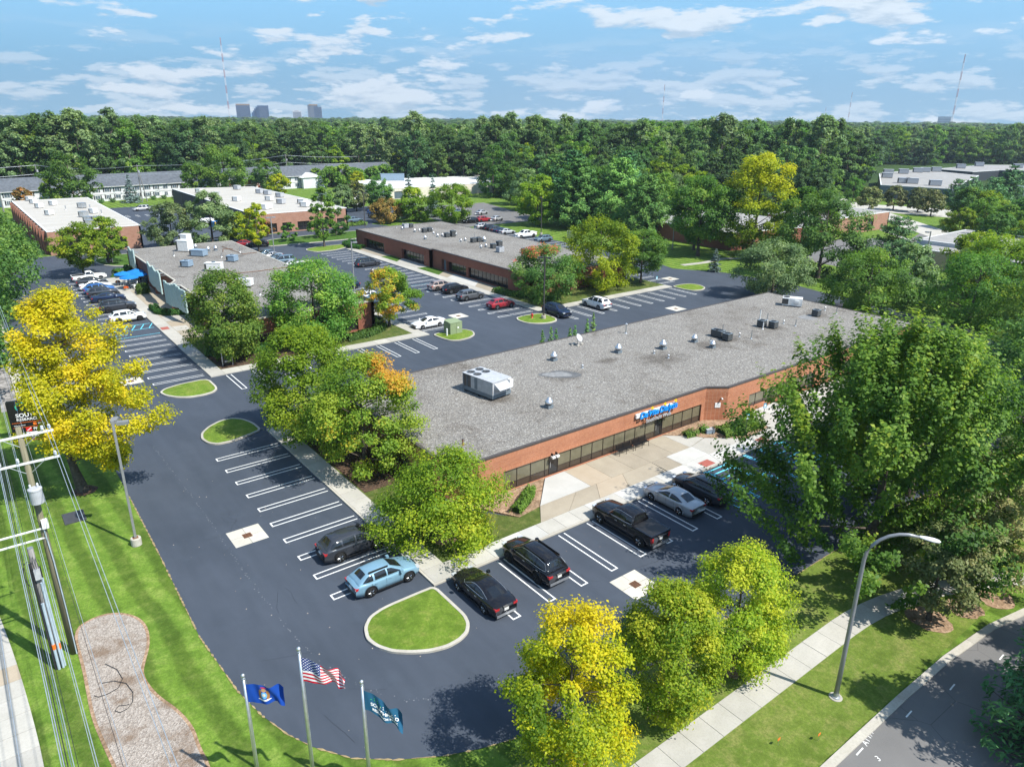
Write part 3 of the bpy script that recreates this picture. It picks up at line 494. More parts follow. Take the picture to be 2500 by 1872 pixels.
# painted bays ----------------------------------------------------------
def hairpin(cx_, cy_c, length, ang, mat='line_white', gap=0.62, par=lot):
    """two lines joined at the aisle end; (cx, cy) is the aisle end, ang the direction to the kerb"""
    m_ = MB(); w_ = 0.10; rot = Matrix.Translation((cx_, cy_c, 0.004)) @ Matrix.Rotation(ang, 4, 'Z')
    for (x0, x1, y0, y1) in ((0, length, -gap / 2, -gap / 2 + w_), (0, length, gap / 2 - w_, gap / 2), (0, w_, -gap / 2 + w_, gap / 2 - w_)): m_.quad(*[rot @ Vector(q) for q in ((x0, y0, 0), (x1, y0, 0), (x1, y1, 0), (x0, y1, 0))])
    return m_.build('painted_line', mat, par)
for i in range(10): hairpin(-5.68, 2.82 + 2.63 * i, 5.45, 0)
for x in (2.35, 5.1, 7.8, 10.5, 13.25, 15.98, 18.7, 21.5): hairpin(x, -5.6, 5.4, R(90))
hairpin(24.2, -5.55, 5.4, R(90), 'line_blue')
for i in range(9): hairpin(-5.7, 49.7 + 2.46 * i, 5.4, 0)
for i in range(14): hairpin(-5.7, 80.5 + 2.6 * i, 5.4, 0)
for i in range(7): hairpin(-11.4, 53.1 + 2.47 * i, 5.4, R(180))
for x in (2.0, 4.9, 7.6, 10.3, 13.0, 15.7, 18.4, 21.05, 23.7, 26.4): hairpin(x, 42.5, 5.6, R(90))
for i in range(22): hairpin(34.6, 50.7 + 2.62 * i, 5.4, R(180))
for i in range(26): hairpin(42.1, 50.4 + 2.56 * i, 6.4, 0)
for i in range(11): hairpin(51.0 + 2.7 * i, 42.75, 5.7, R(90))
for i in range(14): hairpin(89.7, 92.3 + 2.56 * i, 5.2, 0)
for i in range(5): hairpin(78.2, 52 + 2.6 * i, 5, 0)
for i in range(6): hairpin(16 + 2.6 * i, 201, 5, R(90))
# accessible bays in blue
def blues(lst, mat='line_blue', w_=0.12):
    for a, b in lst: dash(a, b, w_, mat, 0.004, par=lot)
for x0 in (26.45, 34.0):
    blues([((x0, -0.1), (x0 - .0, -5.5)), ((x0 + .25, -0.1), (x0 + .25, -5.5)), ((x0 + 2.75, -0.1), (x0 + 2.75, -5.5)), ((x0 + 3.0, -0.1), (x0 + 3.0, -5.5)), ((x0 + .25, -0.3), (x0 + 2.75, -0.3))]); blues([((x0 + .25, -0.9 - .9 * i), (x0 + 2.75, -.9 - .9 * i)) for i in range(5)], w_=.14)
blues([((31.9, -0.1), (31.9, -5.5)), ((32.15, -0.1), (32.15, -5.5)), ((37.1, -0.1), (37.1, -5.5)), ((37.35, -0.1), (37.35, -5.5))])
blues([((-5.6, 76.8), (-0.2, 76.8)), ((-5.6, 74.2), (-0.2, 74.2)), ((-5.6, 70.8), (-0.2, 70.8))] + [((-5.2 + i * 1.1, 74.3), (-4.3 + i * 1.1, 76.7)) for i in range(5)])
blues([((42.2, 71.0), (48.6, 71.0)), ((42.2, 76.3), (48.6, 76.3))] + [((43.0 + i * 1.3, 71.1), (44.4 + i * 1.3, 73.6)) for i in range(4)] + [((42.2, 73.7), (48.6, 73.7))])
def wheelchair(c, s, ang):
    m_ = MB(); rot = Matrix.Translation((*c, 0.005)) @ Matrix.Rotation(ang, 4, 'Z') @ Matrix.Scale(s, 4)
    for i in range(10):
        a0, a1 = R(200 + 26 * i), R(226 + 26 * i); m_.quad(*[rot @ Vector(q) for q in ((.38 * math.cos(a0), .38 * math.sin(a0), 0), (.5 * math.cos(a0), .5 * math.sin(a0), 0), (.5 * math.cos(a1), .5 * math.sin(a1), 0), (.38 * math.cos(a1), .38 * math.sin(a1), 0))])
    for b in ((-.1, .02, .05, .75), (-.1, .45, .05, .15), (.35, .62, -.45, .12), (-.14, .06, .82, 1.0)): m_.quad(*[rot @ Vector(q) for q in ((b[0], b[2], .0), (b[1], b[2], .0), (b[1], b[3], .0), (b[0], b[3], .0))])
    return m_.build('painted_symbol', 'line_blue', lot)
wheelchair((30.6, -3.6), 0.95, R(180)); wheelchair((25.3, -4.6), 0.8, R(180)); wheelchair((-4.4, 72.4), .95, R(90))
# concrete aprons with iron drain grates
def drain(c, s=1.15, ang=0.0):
    root = tag(link('drain_apron', None, None, (*c, 0), ang), kind='structure')
    for sx in (-1, 1):
        for sy in (-1, 1): MB().box(min(0.012 * sx, s * sx), max(0.012 * sx, s * sx), min(0.012 * sy, s * sy), max(0.012 * sy, s * sy), -0.1, 0.006).build('slab', 'concrete_grate', root)
    g = MB()
    for i in range(7): g.box(-.30, .30, -.30 + i * .093, -.30 + i * .093 + .042, 0.004, 0.016)
    for i in range(4): g.box(-.30 + i * .19, -.27 + i * .19, -.3, .3, 0.004, 0.0155)
    gr = g.build('grate', 'rust', root); MB().box(-.3, .3, -.3, .3, -.05, .009).build('pit', 'trim_black', gr); return root
for c, s in (((-7.5, 13.0), 1.15), ((10.4, -7.5), 1.15), ((37.7, 54.5), 1.15), ((67.7, 38.3), 1.2), ((84.2, 53.8), 1.2), ((36.2, 108.9), 1.2), ((-7.4, 52.3), 1.15), ((86.6, 110.5), 1.3)): drain(c, s)
plain('seal_crack', (0.016, 0.019, 0.025), .6)
# hairline cracks and a faded paint trail in the sealcoat
def crack(pts, w_=0.02, mat='trim_black'):
    for a, b in zip(pts, pts[1:]): dash(a, b, w_, mat, 0.002, 'crack', lot)
crack([(-9.6, 11.6), (-9.1, 12.1), (-8.8, 12.3)]); crack([(-8.7, 14.2), (-9.6, 14.0), (-10.2, 14.3)]); crack([(8.9, -5.9), (8.1, -5.3), (8.4, -4.6)]); crack([(11.7, -6.3), (13.4, -6.6), (16.0, -6.3), (19.0, -7.0)]); crack([(12.0, -8.7), (18, -9.3), (25, -9.1), (34, -9.6)])
for k in range(26):
    x, y = rnd.uniform(-12, -6) if k < 12 else rnd.uniform(2, 30), rnd.uniform(-6, 40) if k < 12 else rnd.uniform(-12, -6.2); a = rnd.uniform(0, 6.28); pts = [(x, y)]
    for j in range(rnd.randint(2, 5)): a += rnd.gauss(0, .5); x += math.cos(a) * rnd.uniform(.4, 1.0); y += math.sin(a) * rnd.uniform(.4, 1.0); pts.append((min(x, 40) if k >= 12 else max(-12.4, min(-5.9, x)), y))
    crack(pts, rnd.uniform(.012, .022), 'seal_crack')
trail = [(-9.4, 33), (-9.2, 26), (-9.1, 20), (-9.1, 14), (-9.1, 8), (-9.0, 3), (-8.8, 0), (-8.2, -3), (-7.4, -5.4), (-6.2, -7.2), (-4.6, -8.3), (-2.8, -8.9), (-1.0, -9.0)]
pm = MB()
for a, b in zip(trail, trail[1:]):
    a, b = Vector(a), Vector(b); d_ = (b - a).normalized(); n_ = Vector((-d_.y, d_.x)); n = int((b - a).length / .12)
    for j in range(n):
        if rnd.random() < .45:
            q = a.lerp(b, j / n) + n_ * rnd.gauss(0, .05); s = rnd.uniform(.012, .035); pm.quad((q.x - s, q.y - s, .003), (q.x + s * 1.5, q.y - s, .003), (q.x + s, q.y + s, .003), (q.x - s, q.y + s * 1.4, .003))
plain('faded_paint', (0.13, 0.14, 0.155), 0.8); tag(pm.build('faded_paint_trail', 'faded_paint', lot), kind='stuff')
lm = MB()
for i in range(160):
    q = (rnd.uniform(-12, 22), rnd.uniform(-12, 25)); s = rnd.uniform(.012, .04)
    if q[0] > 0 and q[1] > -0.3: continue
    lm.quad((q[0] - s, q[1] - s, .006), (q[0] + s, q[1] - s * .6, .01), (q[0] + s * .8, q[1] + s, .02), (q[0] - s, q[1] + s * .7, .012))
tag(lm.build('fallen_leaves', 'mulch_pale'), 'scattered fallen leaves and litter specks on the asphalt', 'litter', None, 'stuff')
# far paths, road and lots on the right
struct('garden_path', strip([tuple(P(1660, 646)[:2]), tuple(P(1712, 640)[:2]), tuple(P(1762, 630)[:2]), tuple(P(1812, 629)[:2])], 1.4, -0.05, 0.02), 'concrete')
struct('far_street', strip([(150, 20), (190, 62), (222, 96), (290, 170)], 9, -0.05, 0.02), 'concrete'); struct('far_pavement', strip([(160, 42), (206, 92), (270, 165)], 1.4, -0.05, 0.03), 'concrete')
struct('far_lot', sheet([tuple(P(u, v)[:2]) for u, v in ((2090, 497), (2340, 512), (2360, 535), (2130, 516))], 0.01), 'concrete')
struct('side_drive', sheet([tuple(P(u, v)[:2]) for u, v in ((2215, 590), (2260, 560), (2330, 566), (2330, 580), (2280, 575), (2235, 600))], 0.012), 'asphalt_old')
struct('brick_building_lot', sheet([(120, 30), (150, 26), (164, 56), (150, 62), (122, 50)], 0.0), 'asphalt_old')
struct('rear_lot', sheet([(88, 130), (118, 130), (128, 176), (96, 176)], 0.004), 'asphalt_old')
# ================================================================ buildings
def frame(a, b):
    """matrix with X along the wall a->b, Y inward (left of a->b), Z up"""
    a, b = Vector((*a, 0)), Vector((*b, 0)); d_ = (b - a).normalized()
    return Matrix.Translation(a) @ Matrix(((d_.x, -d_.y, 0, 0), (d_.y, d_.x, 0, 0), (0, 0, 1, 0), (0, 0, 0, 1))), (b - a).length
def lbox(mtx, s0, s1, y0, y1, z0, z1): return MB().box(s0, s1, y0, y1, z0, z1, mtx)
def wall(root, a, b, h, ops=(), mat='brick', th=0.35, z0=-0.1, name='wall'):
    """one wall with openings (s0, s1, z0, z1)"""
    m_, Ln = frame(a, b); mb = MB(); s = 0.0
    for (s0, s1, za, zb_) in sorted(ops):
        if s0 - s > 1e-3: mb.box(s, s0, 0, th, z0, h, m_)
        if za - z0 > 0.02: mb.box(s0, s1, 0, th, z0, za, m_)
        if h - zb_ > 0.02: mb.box(s0, s1, 0, th, zb_, h, m_)
        s = s1
    if Ln - s > 1e-3: mb.box(s, Ln, 0, th, z0, h, m_)
    return mb.build(name, mat, root), m_, Ln
def ribbon(root, m_, s0, s1, z0, z1, muls, transom=None, doors=(), rec=0.16, up='glass_blind', lo='glass_spandrel', fw=0.05, name='window'):
    """a glazed opening: each pane a piece of its own between bronze mullions"""
    edges = [s0] + [q for q in muls if s0 < q < s1] + [s1]; zt = transom
    fr = MB(); fr.box(s0, s1, rec - .03, rec + .05, z1 - .06, z1 - .002, m_); fr.box(s0, s1, rec - .03, rec + .05, z0 + .002, z0 + .07, m_)
    for i, q in enumerate(edges):
        c = min(max(q, s0 + fw / 2 + .002), s1 - fw / 2 - .002); fr.box(c - fw / 2, c + fw / 2, rec - .04, rec + .06, z0 + .072, z1 - .062, m_)
    win = fr.build(name, 'trim_bronze', root)
    for i in range(len(edges) - 1):
        a, b = edges[i] + fw / 2, edges[i + 1] - fw / 2
        isd = any(a - .1 <= d_ <= b + .1 for d_ in doors)
        if isd:
            MB().box(a, b, rec, rec + .02, z0 + .07, z1 - .06, m_).build('door_pane', 'glass_dark', win)
            MB().box(a + .06, a + .1, rec - .08, rec - .05, z0 + .7, z0 + 1.2, m_).build('door_handle', 'alu', win); continue
        if zt:
            lbox(m_, a, b, rec, rec + .02, zt + .025, z1 - .06).build('pane', up, win); lbox(m_, a, b, rec, rec + .02, z0 + .07, zt - .025).build('pane', lo, win); lbox(m_, a, b, rec - .02, rec + .04, zt - .025, zt + .025).build('transom', 'trim_bronze', win)
        else: lbox(m_, a, b, rec, rec + .02, z0 + .07, z1 - .06).build('pane', up, win)
    lbox(m_, s0, s1, rec + .3, rec + .34, z0, z1).build('interior_wall', 'trim_black', win)
    return win
def flat_roof(root, poly, z, mat='gravel', cope='hood_flash', cw=0.22, up=0.10, name='roof'):
    ins = offset_poly(poly, cw - 0.05)
    r_ = MB().prism(ins, z - 0.3, z + up - 0.03).build(name, mat, root); n = len(poly); c = MB(); out = offset_poly(poly, -0.03); inn = offset_poly(poly, cw)
    c.v = [(x, y, z - 0.06) for x, y in out] + [(x, y, z + up) for x, y in out] + [(x, y, z + up + .012) for x, y in inn] + [(x, y, z + up - .1) for x, y in inn]
    for k in range(3):
        for i in range(n): c.f.append((k * n + i, k * n + (i + 1) % n, (k + 1) * n + (i + 1) % n, (k + 1) * n + i))
    c.build('coping', cope, r_); return r_
def band(root, m_, s0, s1, z0, z1, mat='brick_soldier', out=0.006, name='brick_band'): return lbox(m_, s0, s1, -out, 0.02, z0, z1).build(name, mat, root)

# ---- the long brick building in front
HA = 3.5
A = tag(link('office_building', None), 'long low brick office building in front with a gravel roof and blue wall lettering', 'building')
FA = [(8.3, 6.95), (35.2, 6.95), (37.0, 5.7), (75.6, 5.7), (75.6, 27.6), (6.0, 27.6), (6.0, 9.8)]
_, mA, lA = wall(A, FA[0], FA[1], HA, [(2.35, 26.4, 0.12, 1.95)])
ribbon(A, mA, 2.35, 26.4, 0.12, 1.95, [x - 8.3 for x in (12.1, 13.5, 15.0, 15.45, 16.4, 17.8, 19.05, 20.3, 21.6, 22.95, 24.3, 25.6, 26.95, 28.25, 29.25, 30.8, 32.1, 33.55)], 0.72, doors=(7.6, 20.4))
band(A, mA, 0, lA, HA - 0.48, HA - 0.06); band(A, mA, 0, lA, 1.95, 2.28); band(A, mA, 2.15, 2.35, 0.1, 1.95); band(A, mA, 0, lA, 2.28, 2.33, 'brick', 0.012)
_, m2, l2 = wall(A, FA[1], FA[2], HA, [], 'brick'); band(A, m2, 0, l2, HA - .48, HA - .06); band(A, m2, 0.0, l2, 2.0, 2.25)
_, m3, l3 = wall(A, FA[2], FA[3], HA, [(3.6, 14.2, 0.55, 1.95), (14.2, 15.6, 0.12, 1.95), (17.5, 36.0, 0.55, 1.95)])
ribbon(A, m3, 3.6, 14.2, .55, 1.95, [4.9, 6.3, 7.7, 9.0, 10.4, 11.8, 13.1], .85); ribbon(A, m3, 14.2, 15.6, .12, 1.95, [], None, up='glass_dark'); ribbon(A, m3, 17.5, 36.0, .55, 1.95, [17.5 + 1.4 * i for i in range(1, 13)], .85)
band(A, m3, 0, l3, HA - .48, HA - .06); band(A, m3, 0, l3, 1.95, 2.28)
wall(A, FA[3], FA[4], HA, [], 'brick'); wall(A, FA[4], FA[5], HA, [], 'brick')
_, m6, l6 = wall(A, FA[5], FA[6], HA, [(2.0, 14.0, .5, 1.95)], 'brick'); ribbon(A, m6, 2, 14, .5, 1.95, [2 + 1.5 * i for i in range(1, 8)], .85); band(A, m6, 0, l6, HA - .48, HA - .06); band(A, m6, 0, l6, 1.95, 2.28)
_, m7, l7 = wall(A, FA[6], FA[0], HA, [], 'brick'); band(A, m7, 0, l7, HA - .48, HA - .06)
flat_roof(A, FA, HA)
# wall lettering
sg = tag(link('wall_sign', None), 'blue script channel letters with yellow stars on the front fascia', 'sign')
lbox(mA, 16.95, 22.2, -0.24, -0.04, 2.84, 3.20).build('backing_panel', 'unit_white', sg)
up = mA @ Matrix.Rotation(R(90), 4, 'X')
text('lettering', 'DaVita', .82, 'sign_blue_letter', sg, up @ Matrix.Translation((17.25, 2.76, 0.34)), 0.05, shear=0.25, bold=0.014, width=2.45)
text('lettering', 'Dialysis', .82, 'sign_blue_letter', sg, up @ Matrix.Translation((19.85, 2.76, 0.34)), 0.05, shear=0.25, bold=0.014, width=2.45)
def star(cx_, cz, r):
    m_ = MB(); pts = [((r if i % 2 == 0 else r * .45) * math.sin(math.pi * i / 4 + .2), (r if i % 2 == 0 else r * .45) * math.cos(math.pi * i / 4 + .2)) for i in range(8)]
    m_.prism(pts, -0.06, 0.06); o = m_.build('star', 'sign_yellow', sg); o.matrix_local = up @ Matrix.Translation((cx_, cz, 0.36)); return o
for x in (18.85, 20.55, 21.98): star(x, 3.46, 0.18)
text('lettering', 'Southfield West', .44, 'letter_grey', sg, up @ Matrix.Translation((18.15, 2.18, 0.30)), 0.05, bold=0.006, width=3.35)
sgw = tag(link('lettering_rail', None), 'thin dark rail behind the small grey wall letters', 'rail')
lbox(mA, 17.95, 21.6, -0.21, -0.18, 2.30, 2.33).build('bar', 'trim_bronze', sgw); [lbox(mA, q, q + .05, -.18, 0, 2.30, 2.33).build('bracket', 'trim_bronze', sgw) for q in (18.1, 19.8, 21.4)]
# flood light pair, camera, plaque
fl = tag(link('flood_light', None), 'pair of white square flood lights over the left glass door', 'light')
for s in (7.1, 7.55): lbox(mA, s, s + .32, -.36, -.12, 1.80, 1.98).build('lamp_head', 'unit_white', fl); lbox(mA, s + .13, s + .17, -.26, 0.0, 1.98, 2.2).build('bracket', 'trim_bronze', fl)
pq = tag(link('wall_plaque', None), 'white plaque on the projecting brick pier', 'plaque'); lbox(m2, 1.0, 1.55, -.04, 0, 1.45, 1.95).build('panel', 'sign_white', pq); lbox(m2, 1.08, 1.47, -.046, -.04, 1.7, 1.73).build('line', 'letter_grey', pq); lbox(m2, 1.08, 1.47, -.046, -.04, 1.6, 1.62).build('line', 'letter_grey', pq)
cm = tag(link('security_camera', None), 'white dome camera high on the brick pier', 'camera'); lbox(m2, 1.55, 1.65, -.12, 0, 2.42, 2.5).build('bracket', 'unit_white', cm); MB().lathe([(.03, -.12), (.08, -.06), (.09, 0.0), (.06, .05)], tuple(m2 @ Vector((1.6, -.2, 2.42))), 10).build('dome', 'unit_white', cm, True)

# ---- the long building behind it
HB = 3.6
B = tag(link('office_building', None), 'long brick office building behind the second car park with recessed dark glass bays', 'building')
FB = [(53.8, 57.5), (76.2, 57.5), (76.2, 120.4), (53.2, 120.4), (53.2, 88.0), (53.8, 88.0)]
wall(B, FB[0], FB[1], HB, [], 'brick_dark'); wall(B, FB[1], FB[2], HB, [], 'brick_dark'); wall(B, FB[2], FB[3], HB, [], 'brick_dark')
_, mb1, lb1 = wall(B, FB[3], FB[4], HB, [(3.9, 13.4, .1, 2.2), (21.0, 30.0, .1, 2.2)], 'brick_dark', .8)
ribbon(B, mb1, 3.9, 13.4, .1, 2.2, [5.4, 6.9, 8.4, 9.9, 10.9, 11.9], None, rec=.6, up='glass_dark'); ribbon(B, mb1, 21, 30, .1, 2.2, [22.4, 23.6, 24.8, 26, 27.2, 28.6], None, rec=.6, up='glass_dark')
wall(B, FB[4], FB[5], HB, [], 'brick_dark')
_, mb2, lb2 = wall(B, FB[5], FB[0], HB, [(3.2, 4.8, .1, 2.2), (5.0, 24.5, .1, 2.1)], 'brick_dark', .8)
lbox(mb2, 3.25, 4.75, .5, .56, .1, 2.2).build('service_door', 'unit_slate', B); ribbon(B, mb2, 5.0, 24.5, .1, 2.1, [5 + 1.22 * i for i in range(1, 16)], None, rec=.6, up='glass_dark')
lbox(mb2, 11.2, 11.9, .3, .75, .1, 2.1).build('pier', 'brick_dark', B)
flat_roof(B, FB, HB)

# ---- the building on the left with louvre screens
HC = 4.0
Cb = tag(link('office_building', None), 'brick building at left with grey green vertical louvre screens and gravel roof', 'building')
FC = [(5.4, 55.4), (24.4, 55.4), (24.4, 117.6), (5.2, 117.6), (5.2, 98.0), (4.7, 95.0), (5.6, 94.6), (5.6, 84.6), (4.2, 82.2), (5.4, 80.6)]
for i in range(len(FC)):
    a, b = FC[i], FC[(i + 1) % len(FC)]; Ln = math.dist(a, b); ops = []
    if i == 3: ops = [(7.0, 15.5, .1, 2.2)]
    if i == 6: ops = [(1.5, 9.0, .1, 2.2)]
    if i == 9: ops = [(2.0, 10.0, .1, 2.1), (13, 22, .1, 2.1)]
    if i == 0: ops = [(2.5, 16.5, .3, 2.0)]
    _, m_, _ = wall(Cb, a, b, HC, ops, 'brick_dark', .45)
    for o_ in ops: ribbon(Cb, m_, *o_, [o_[0] + 1.3 * k for k in range(1, int((o_[1] - o_[0]) / 1.3) + 1)], None, rec=.3, up='glass_dark')
flat_roof(Cb, FC, HC, cope='concrete_kerb')
def louvre(a, b, n, z0, z1, label, seed):
    r_ = random.Random(seed); root = tag(link('louvre_screen', None), label, 'louvre screen', 'louvre screens on the left building'); m_, Ln = frame(a, b); w_ = Ln / n
    for i in range(n):
        k = abs(((i + seed) % 5) - 2) * .22; bx_ = MB().box(i * w_, (i + 1) * w_ - .07, -.16, .02, z0 + .25 - k * .5, z1 - k * .9, m_); bx_.build('slat', 'louvre_green', root)
        MB().box(i * w_ + .1, i * w_ + .16, .02, .9, z1 - k - .5, z1 - k - .44, m_).build('strut', 'galvanised', root)
    MB().box(0, Ln, .022, .08, z0 + .8, z0 + .9, m_).build('rail', 'galvanised', root); return root
louvre((5.0, 114.5), (4.9, 109.0), 7, 1.6, 5.3, 'far louvre screen above the blue umbrellas', 1); louvre((4.5, 96.6), (4.0, 86.0), 12, 1.7, 5.3, 'middle and longest louvre screen on the left building', 2); louvre((3.3, 80.6), (4.2, 72.4), 8, 1.6, 5.3, 'near louvre screen beside the green street tree', 3)

# ---- pale roofed buildings further back
HD = 4.9
def simple_building(label, poly, h, wallm, roofm, opens=(), cope='white_paint', name='commercial_building', over={}):
    root = tag(link(name, None), label, 'building'); n = len(poly)
    for i in range(n):
        ops = [o_[1:5] for o_ in opens if o_[0] == i]
        _, m_, _ = wall(root, poly[i], poly[(i + 1) % n], h, ops, over.get(i, wallm))
        for o_ in opens:
            if o_[0] == i: ribbon(root, m_, *o_[1:5], [o_[1] + k * (o_[5] if len(o_) > 5 else 2.0) for k in range(1, 30) if o_[1] + k * (o_[5] if len(o_) > 5 else 2.0) < o_[2] - .2], None, rec=.25, up=o_[6] if len(o_) > 6 else 'glass_dark')
    flat_roof(root, poly, h, roofm, cope, 0.35, .08); return root
D = simple_building('pale flat roofed brick building at far left with finned west side', [(-4.6, 144.7), (13.2, 144.7), (13.2, 214), (-5.4, 214)], HD, 'brick_tan', 'white_roof', [(0, 9.3, 10.4, .5, 2.6), (0, 11.2, 14.6, .2, 2.8, 1.7), (0, 2.0, 6.5, .2, 2.8, 1.6)])
mD, lD = frame((-5.4, 214), (-4.6, 144.7))
for i in range(14): lbox(mD, 2 + i * 4.9, 3.2 + i * 4.9, -.7, 0, 0, HD - .1).build('fin', 'brick_far', D)
E_ = simple_building('pale flat roofed building with dark metal side wall and brick front', [(39.6, 148.8), (64.4, 148.8), (64.4, 222), (39.8, 228)], HD, 'brick_tan', 'white_roof', [(0, 3.5, 5.6, .2, 2.4), (0, 7.0, 9.4, .2, 2.4), (0, 11.0, 14.2, .2, 2.4, 1.6), (0, 16, 19, .2, 2.4, 1.5), (0, 21.8, 24.0, .2, 2.4)], over={3: 'siding_dark'})
mE, lE = frame((39.8, 228), (39.6, 148.8))
for s in (12, 24, 36, 48, 60, 70): lbox(mE, s, s + .35, -.05, 0, 0, HD - .1).build('seam', 'trim_black', E_)
for s in (50, 56, 62): lbox(mE, s, s + 1.1, -.04, 0, 0, 2.2).build('side_door', 'unit_slate', E_)
lbox(mE, 71, 75.5, -.06, 0, 0, 3.4).build('bay_door', 'trim_black', E_)
mEf, _ = frame((39.6, 148.8), (64.4, 148.8)); text('lettering', '#16026', .75, 'sign_white', E_, mEf @ Matrix.Translation((20.6, -.03, 3.9)) @ Matrix.Rotation(R(90), 4, 'X'), .02, bold=.01)
simple_building('wide low warehouse with a bright white roof and cream walls', [tuple(P(u, v, 3.7)[:2]) for u, v in ((953, 461), (1205, 446), (1206, 427), (875, 440), (873, 455))], 3.7, 'stucco_cream', 'roof_white', [(0, 1.5, 5.0, .1, 2.6, 9, 'house_glass')], cope='roof_white', name='warehouse')
simple_building('low brick building with a grey roof across the far street at right', [(152, 63.6), (184.5, 63.6), (184.5, 80), (152, 80)], 4.4, 'brick_tan', 'roof_grey', [(0, 12.6, 14.4, .5, 2.6), (0, 16.0, 18.6, .5, 2.6), (0, 21.5, 24.5, .2, 3.3, 3)])
simple_building('low brown brick building behind the grove of tall maples', [(118.5, 66), (150, 60.5), (150, 96), (119.5, 96)], 3.9, 'brick_dark', 'roof_grey')
simple_building('tan block building with white parapet behind the trees at right', [(134, 10), (165, 10), (165, 34.6), (134, 33.4)], 3.6, 'block_tan', 'roof_grey'); simple_building('raised tan block behind the white parapet at right', [(141, 14), (164.9, 14), (164.9, 36.4), (141, 36.2)], 4.4, 'wall_lightgrey', 'roof_grey', name='penthouse')
simple_building('grey metal works building with roof vents behind the pines', [tuple(P(u, v, 4.6)[:2]) for u, v in ((1562, 496), (1612, 492), (1622, 464), (1536, 467))], 4.6, 'wall_lightgrey', 'roof_grey', [(0, 1.5, 4.0, .2, 3, 9, 'house_glass')], cope='unit_white', name='works_building')
simple_building('near wing of the dark clad industrial block at far right', [tuple(P(u, v, 4.5)[:2]) for u, v in ((2150, 452), (2325, 462), (2390, 429), (2242, 414), (2146, 424))], 4.5, 'unit_slate', 'roof_grey', cope='white_paint', name='industrial_building')
simple_building('far wing of the dark clad industrial block at far right', [tuple(P(u, v, 4.5)[:2]) for u, v in ((2283, 413), (2375, 420), (2440, 416), (2560, 420), (2560, 404), (2400, 403))], 4.5, 'siding_dark', 'roof_grey', cope='white_paint', name='industrial_building')
simple_building('low front wing of the industrial block with cream panels', [tuple(P(u, v, 3.0)[:2]) for u, v in ((2152, 456), (2320, 466), (2322, 456), (2160, 446))], 3.0, 'stucco_cream', 'roof_grey', cope='pole_bronze', name='industrial_building')

# ---- terraced apartments under the wood
def apartments(label, a, b, depth, eave, ridge, nwin, wallm, seed, brickpart=None):
    root = tag(link('apartment_row', None), label, 'building'); m_, Ln = frame(a, b); r_ = random.Random(seed)
    lbox(m_, 0, Ln, 0, depth, -.1, eave).build('wall', wallm, root)
    if brickpart: lbox(m_, brickpart[0], brickpart[1], -.06, 0, -.1, eave - .1).build('brick_front', 'brick_far', root)
    rf = MB(); o = .5; c = [(-o, -o, eave - .05), (Ln + o, -o, eave - .05), (Ln + o, depth / 2, ridge), (-o, depth / 2, ridge), (-o, depth + o, eave - .05), (Ln + o, depth + o, eave - .05)]
    t_ = [(x, y, z + .18) for x, y, z in c]
    rf.add([m_ @ Vector(q) for q in c + t_], [(6, 7, 8, 9), (9, 8, 11, 10), (0, 3, 2, 1), (3, 4, 5, 2), (0, 1, 7, 6), (5, 4, 10, 11), (1, 2, 8, 7), (2, 5, 11, 8), (0, 6, 9, 3), (3, 9, 10, 4)])
    roof = rf.build('roof', 'shingle', root); MB().box(-o, Ln + o, -o - .12, -o, eave - .1, eave + .06, m_).build('gutter', 'white_paint', roof)
    MB().add([m_ @ Vector(q) for q in ((0, 0.01, eave - .1), (0, depth, eave - .1), (0, depth / 2, ridge - .1), (Ln, 0.01, eave - .1), (Ln, depth, eave - .1), (Ln, depth / 2, ridge - .1))], [(0, 2, 1), (3, 4, 5), (0, 1, 4, 3)]).build('gable', wallm, root)
    stp = Ln / nwin; shm = MB()
    for i in range(nwin):
        for zf in (.7, 3.0):
            w_ = 1.5 if (i + (zf > 1)) % 3 else 1.0; s = (i + .5) * stp
            f = lbox(m_, s - w_ / 2 - .12, s + w_ / 2 + .12, -.09, 0, zf, zf + 1.35).build('window', 'white_paint', root); lbox(m_, s - w_ / 2, s - .04, -.11, -.09, zf + .1, zf + 1.25).build('pane', 'house_glass', f); lbox(m_, s + .04, s + w_ / 2, -.11, -.09, zf + .1, zf + 1.25).build('pane', 'house_glass', f)
            if i % 4 != 3:
                for d_ in (-1, 1): shm.box(s + d_ * (w_ / 2 + .32) - .16, s + d_ * (w_ / 2 + .32) + .16, -.07, 0, zf, zf + 1.35, m_)
        if i % 4 == 3: lbox(m_, s - .9 - stp / 2, s + .0 - stp / 2, -.09, 0, 0, 1.9).build('door', 'white_paint', root)
    tag(shm.build('shutters', 'trim_black', root), kind='stuff')
    lbox(m_, 0, Ln, -.12, 0, 2.32, 2.55).build('belt_course', 'white_paint', root)
    return root
apartments('left long white two storey apartment row under a grey roof', (-6, 246.5), (64, 255.5), 11, 4.7, 8.3, 22, 'siding_white', 1)
apartments('right two storey apartment row with brick end under a grey roof', (67, 257.2), (141, 265), 11, 4.7, 8.3, 20, 'siding_white', 2, (0, 14))
pt = tag(link('entrance_portico', None), 'white gabled portico on the right apartment row', 'portico'); mP, _ = frame((96, 258.4), (104, 259.4)); lbox(mP, 0, 8, -1.6, 0, 0, 4.2).build('wall', 'siding_white', pt); MB().add([mP @ Vector(q) for q in ((-.4, -2, 4.2), (8.4, -2, 4.2), (4, -2, 6), (-.4, 3, 4.2), (8.4, 3, 4.2), (4, 3, 6))], [(0, 1, 2), (0, 2, 5, 3), (1, 4, 5, 2), (0, 3, 4, 1)]).build('gable_roof', 'white_paint', pt)

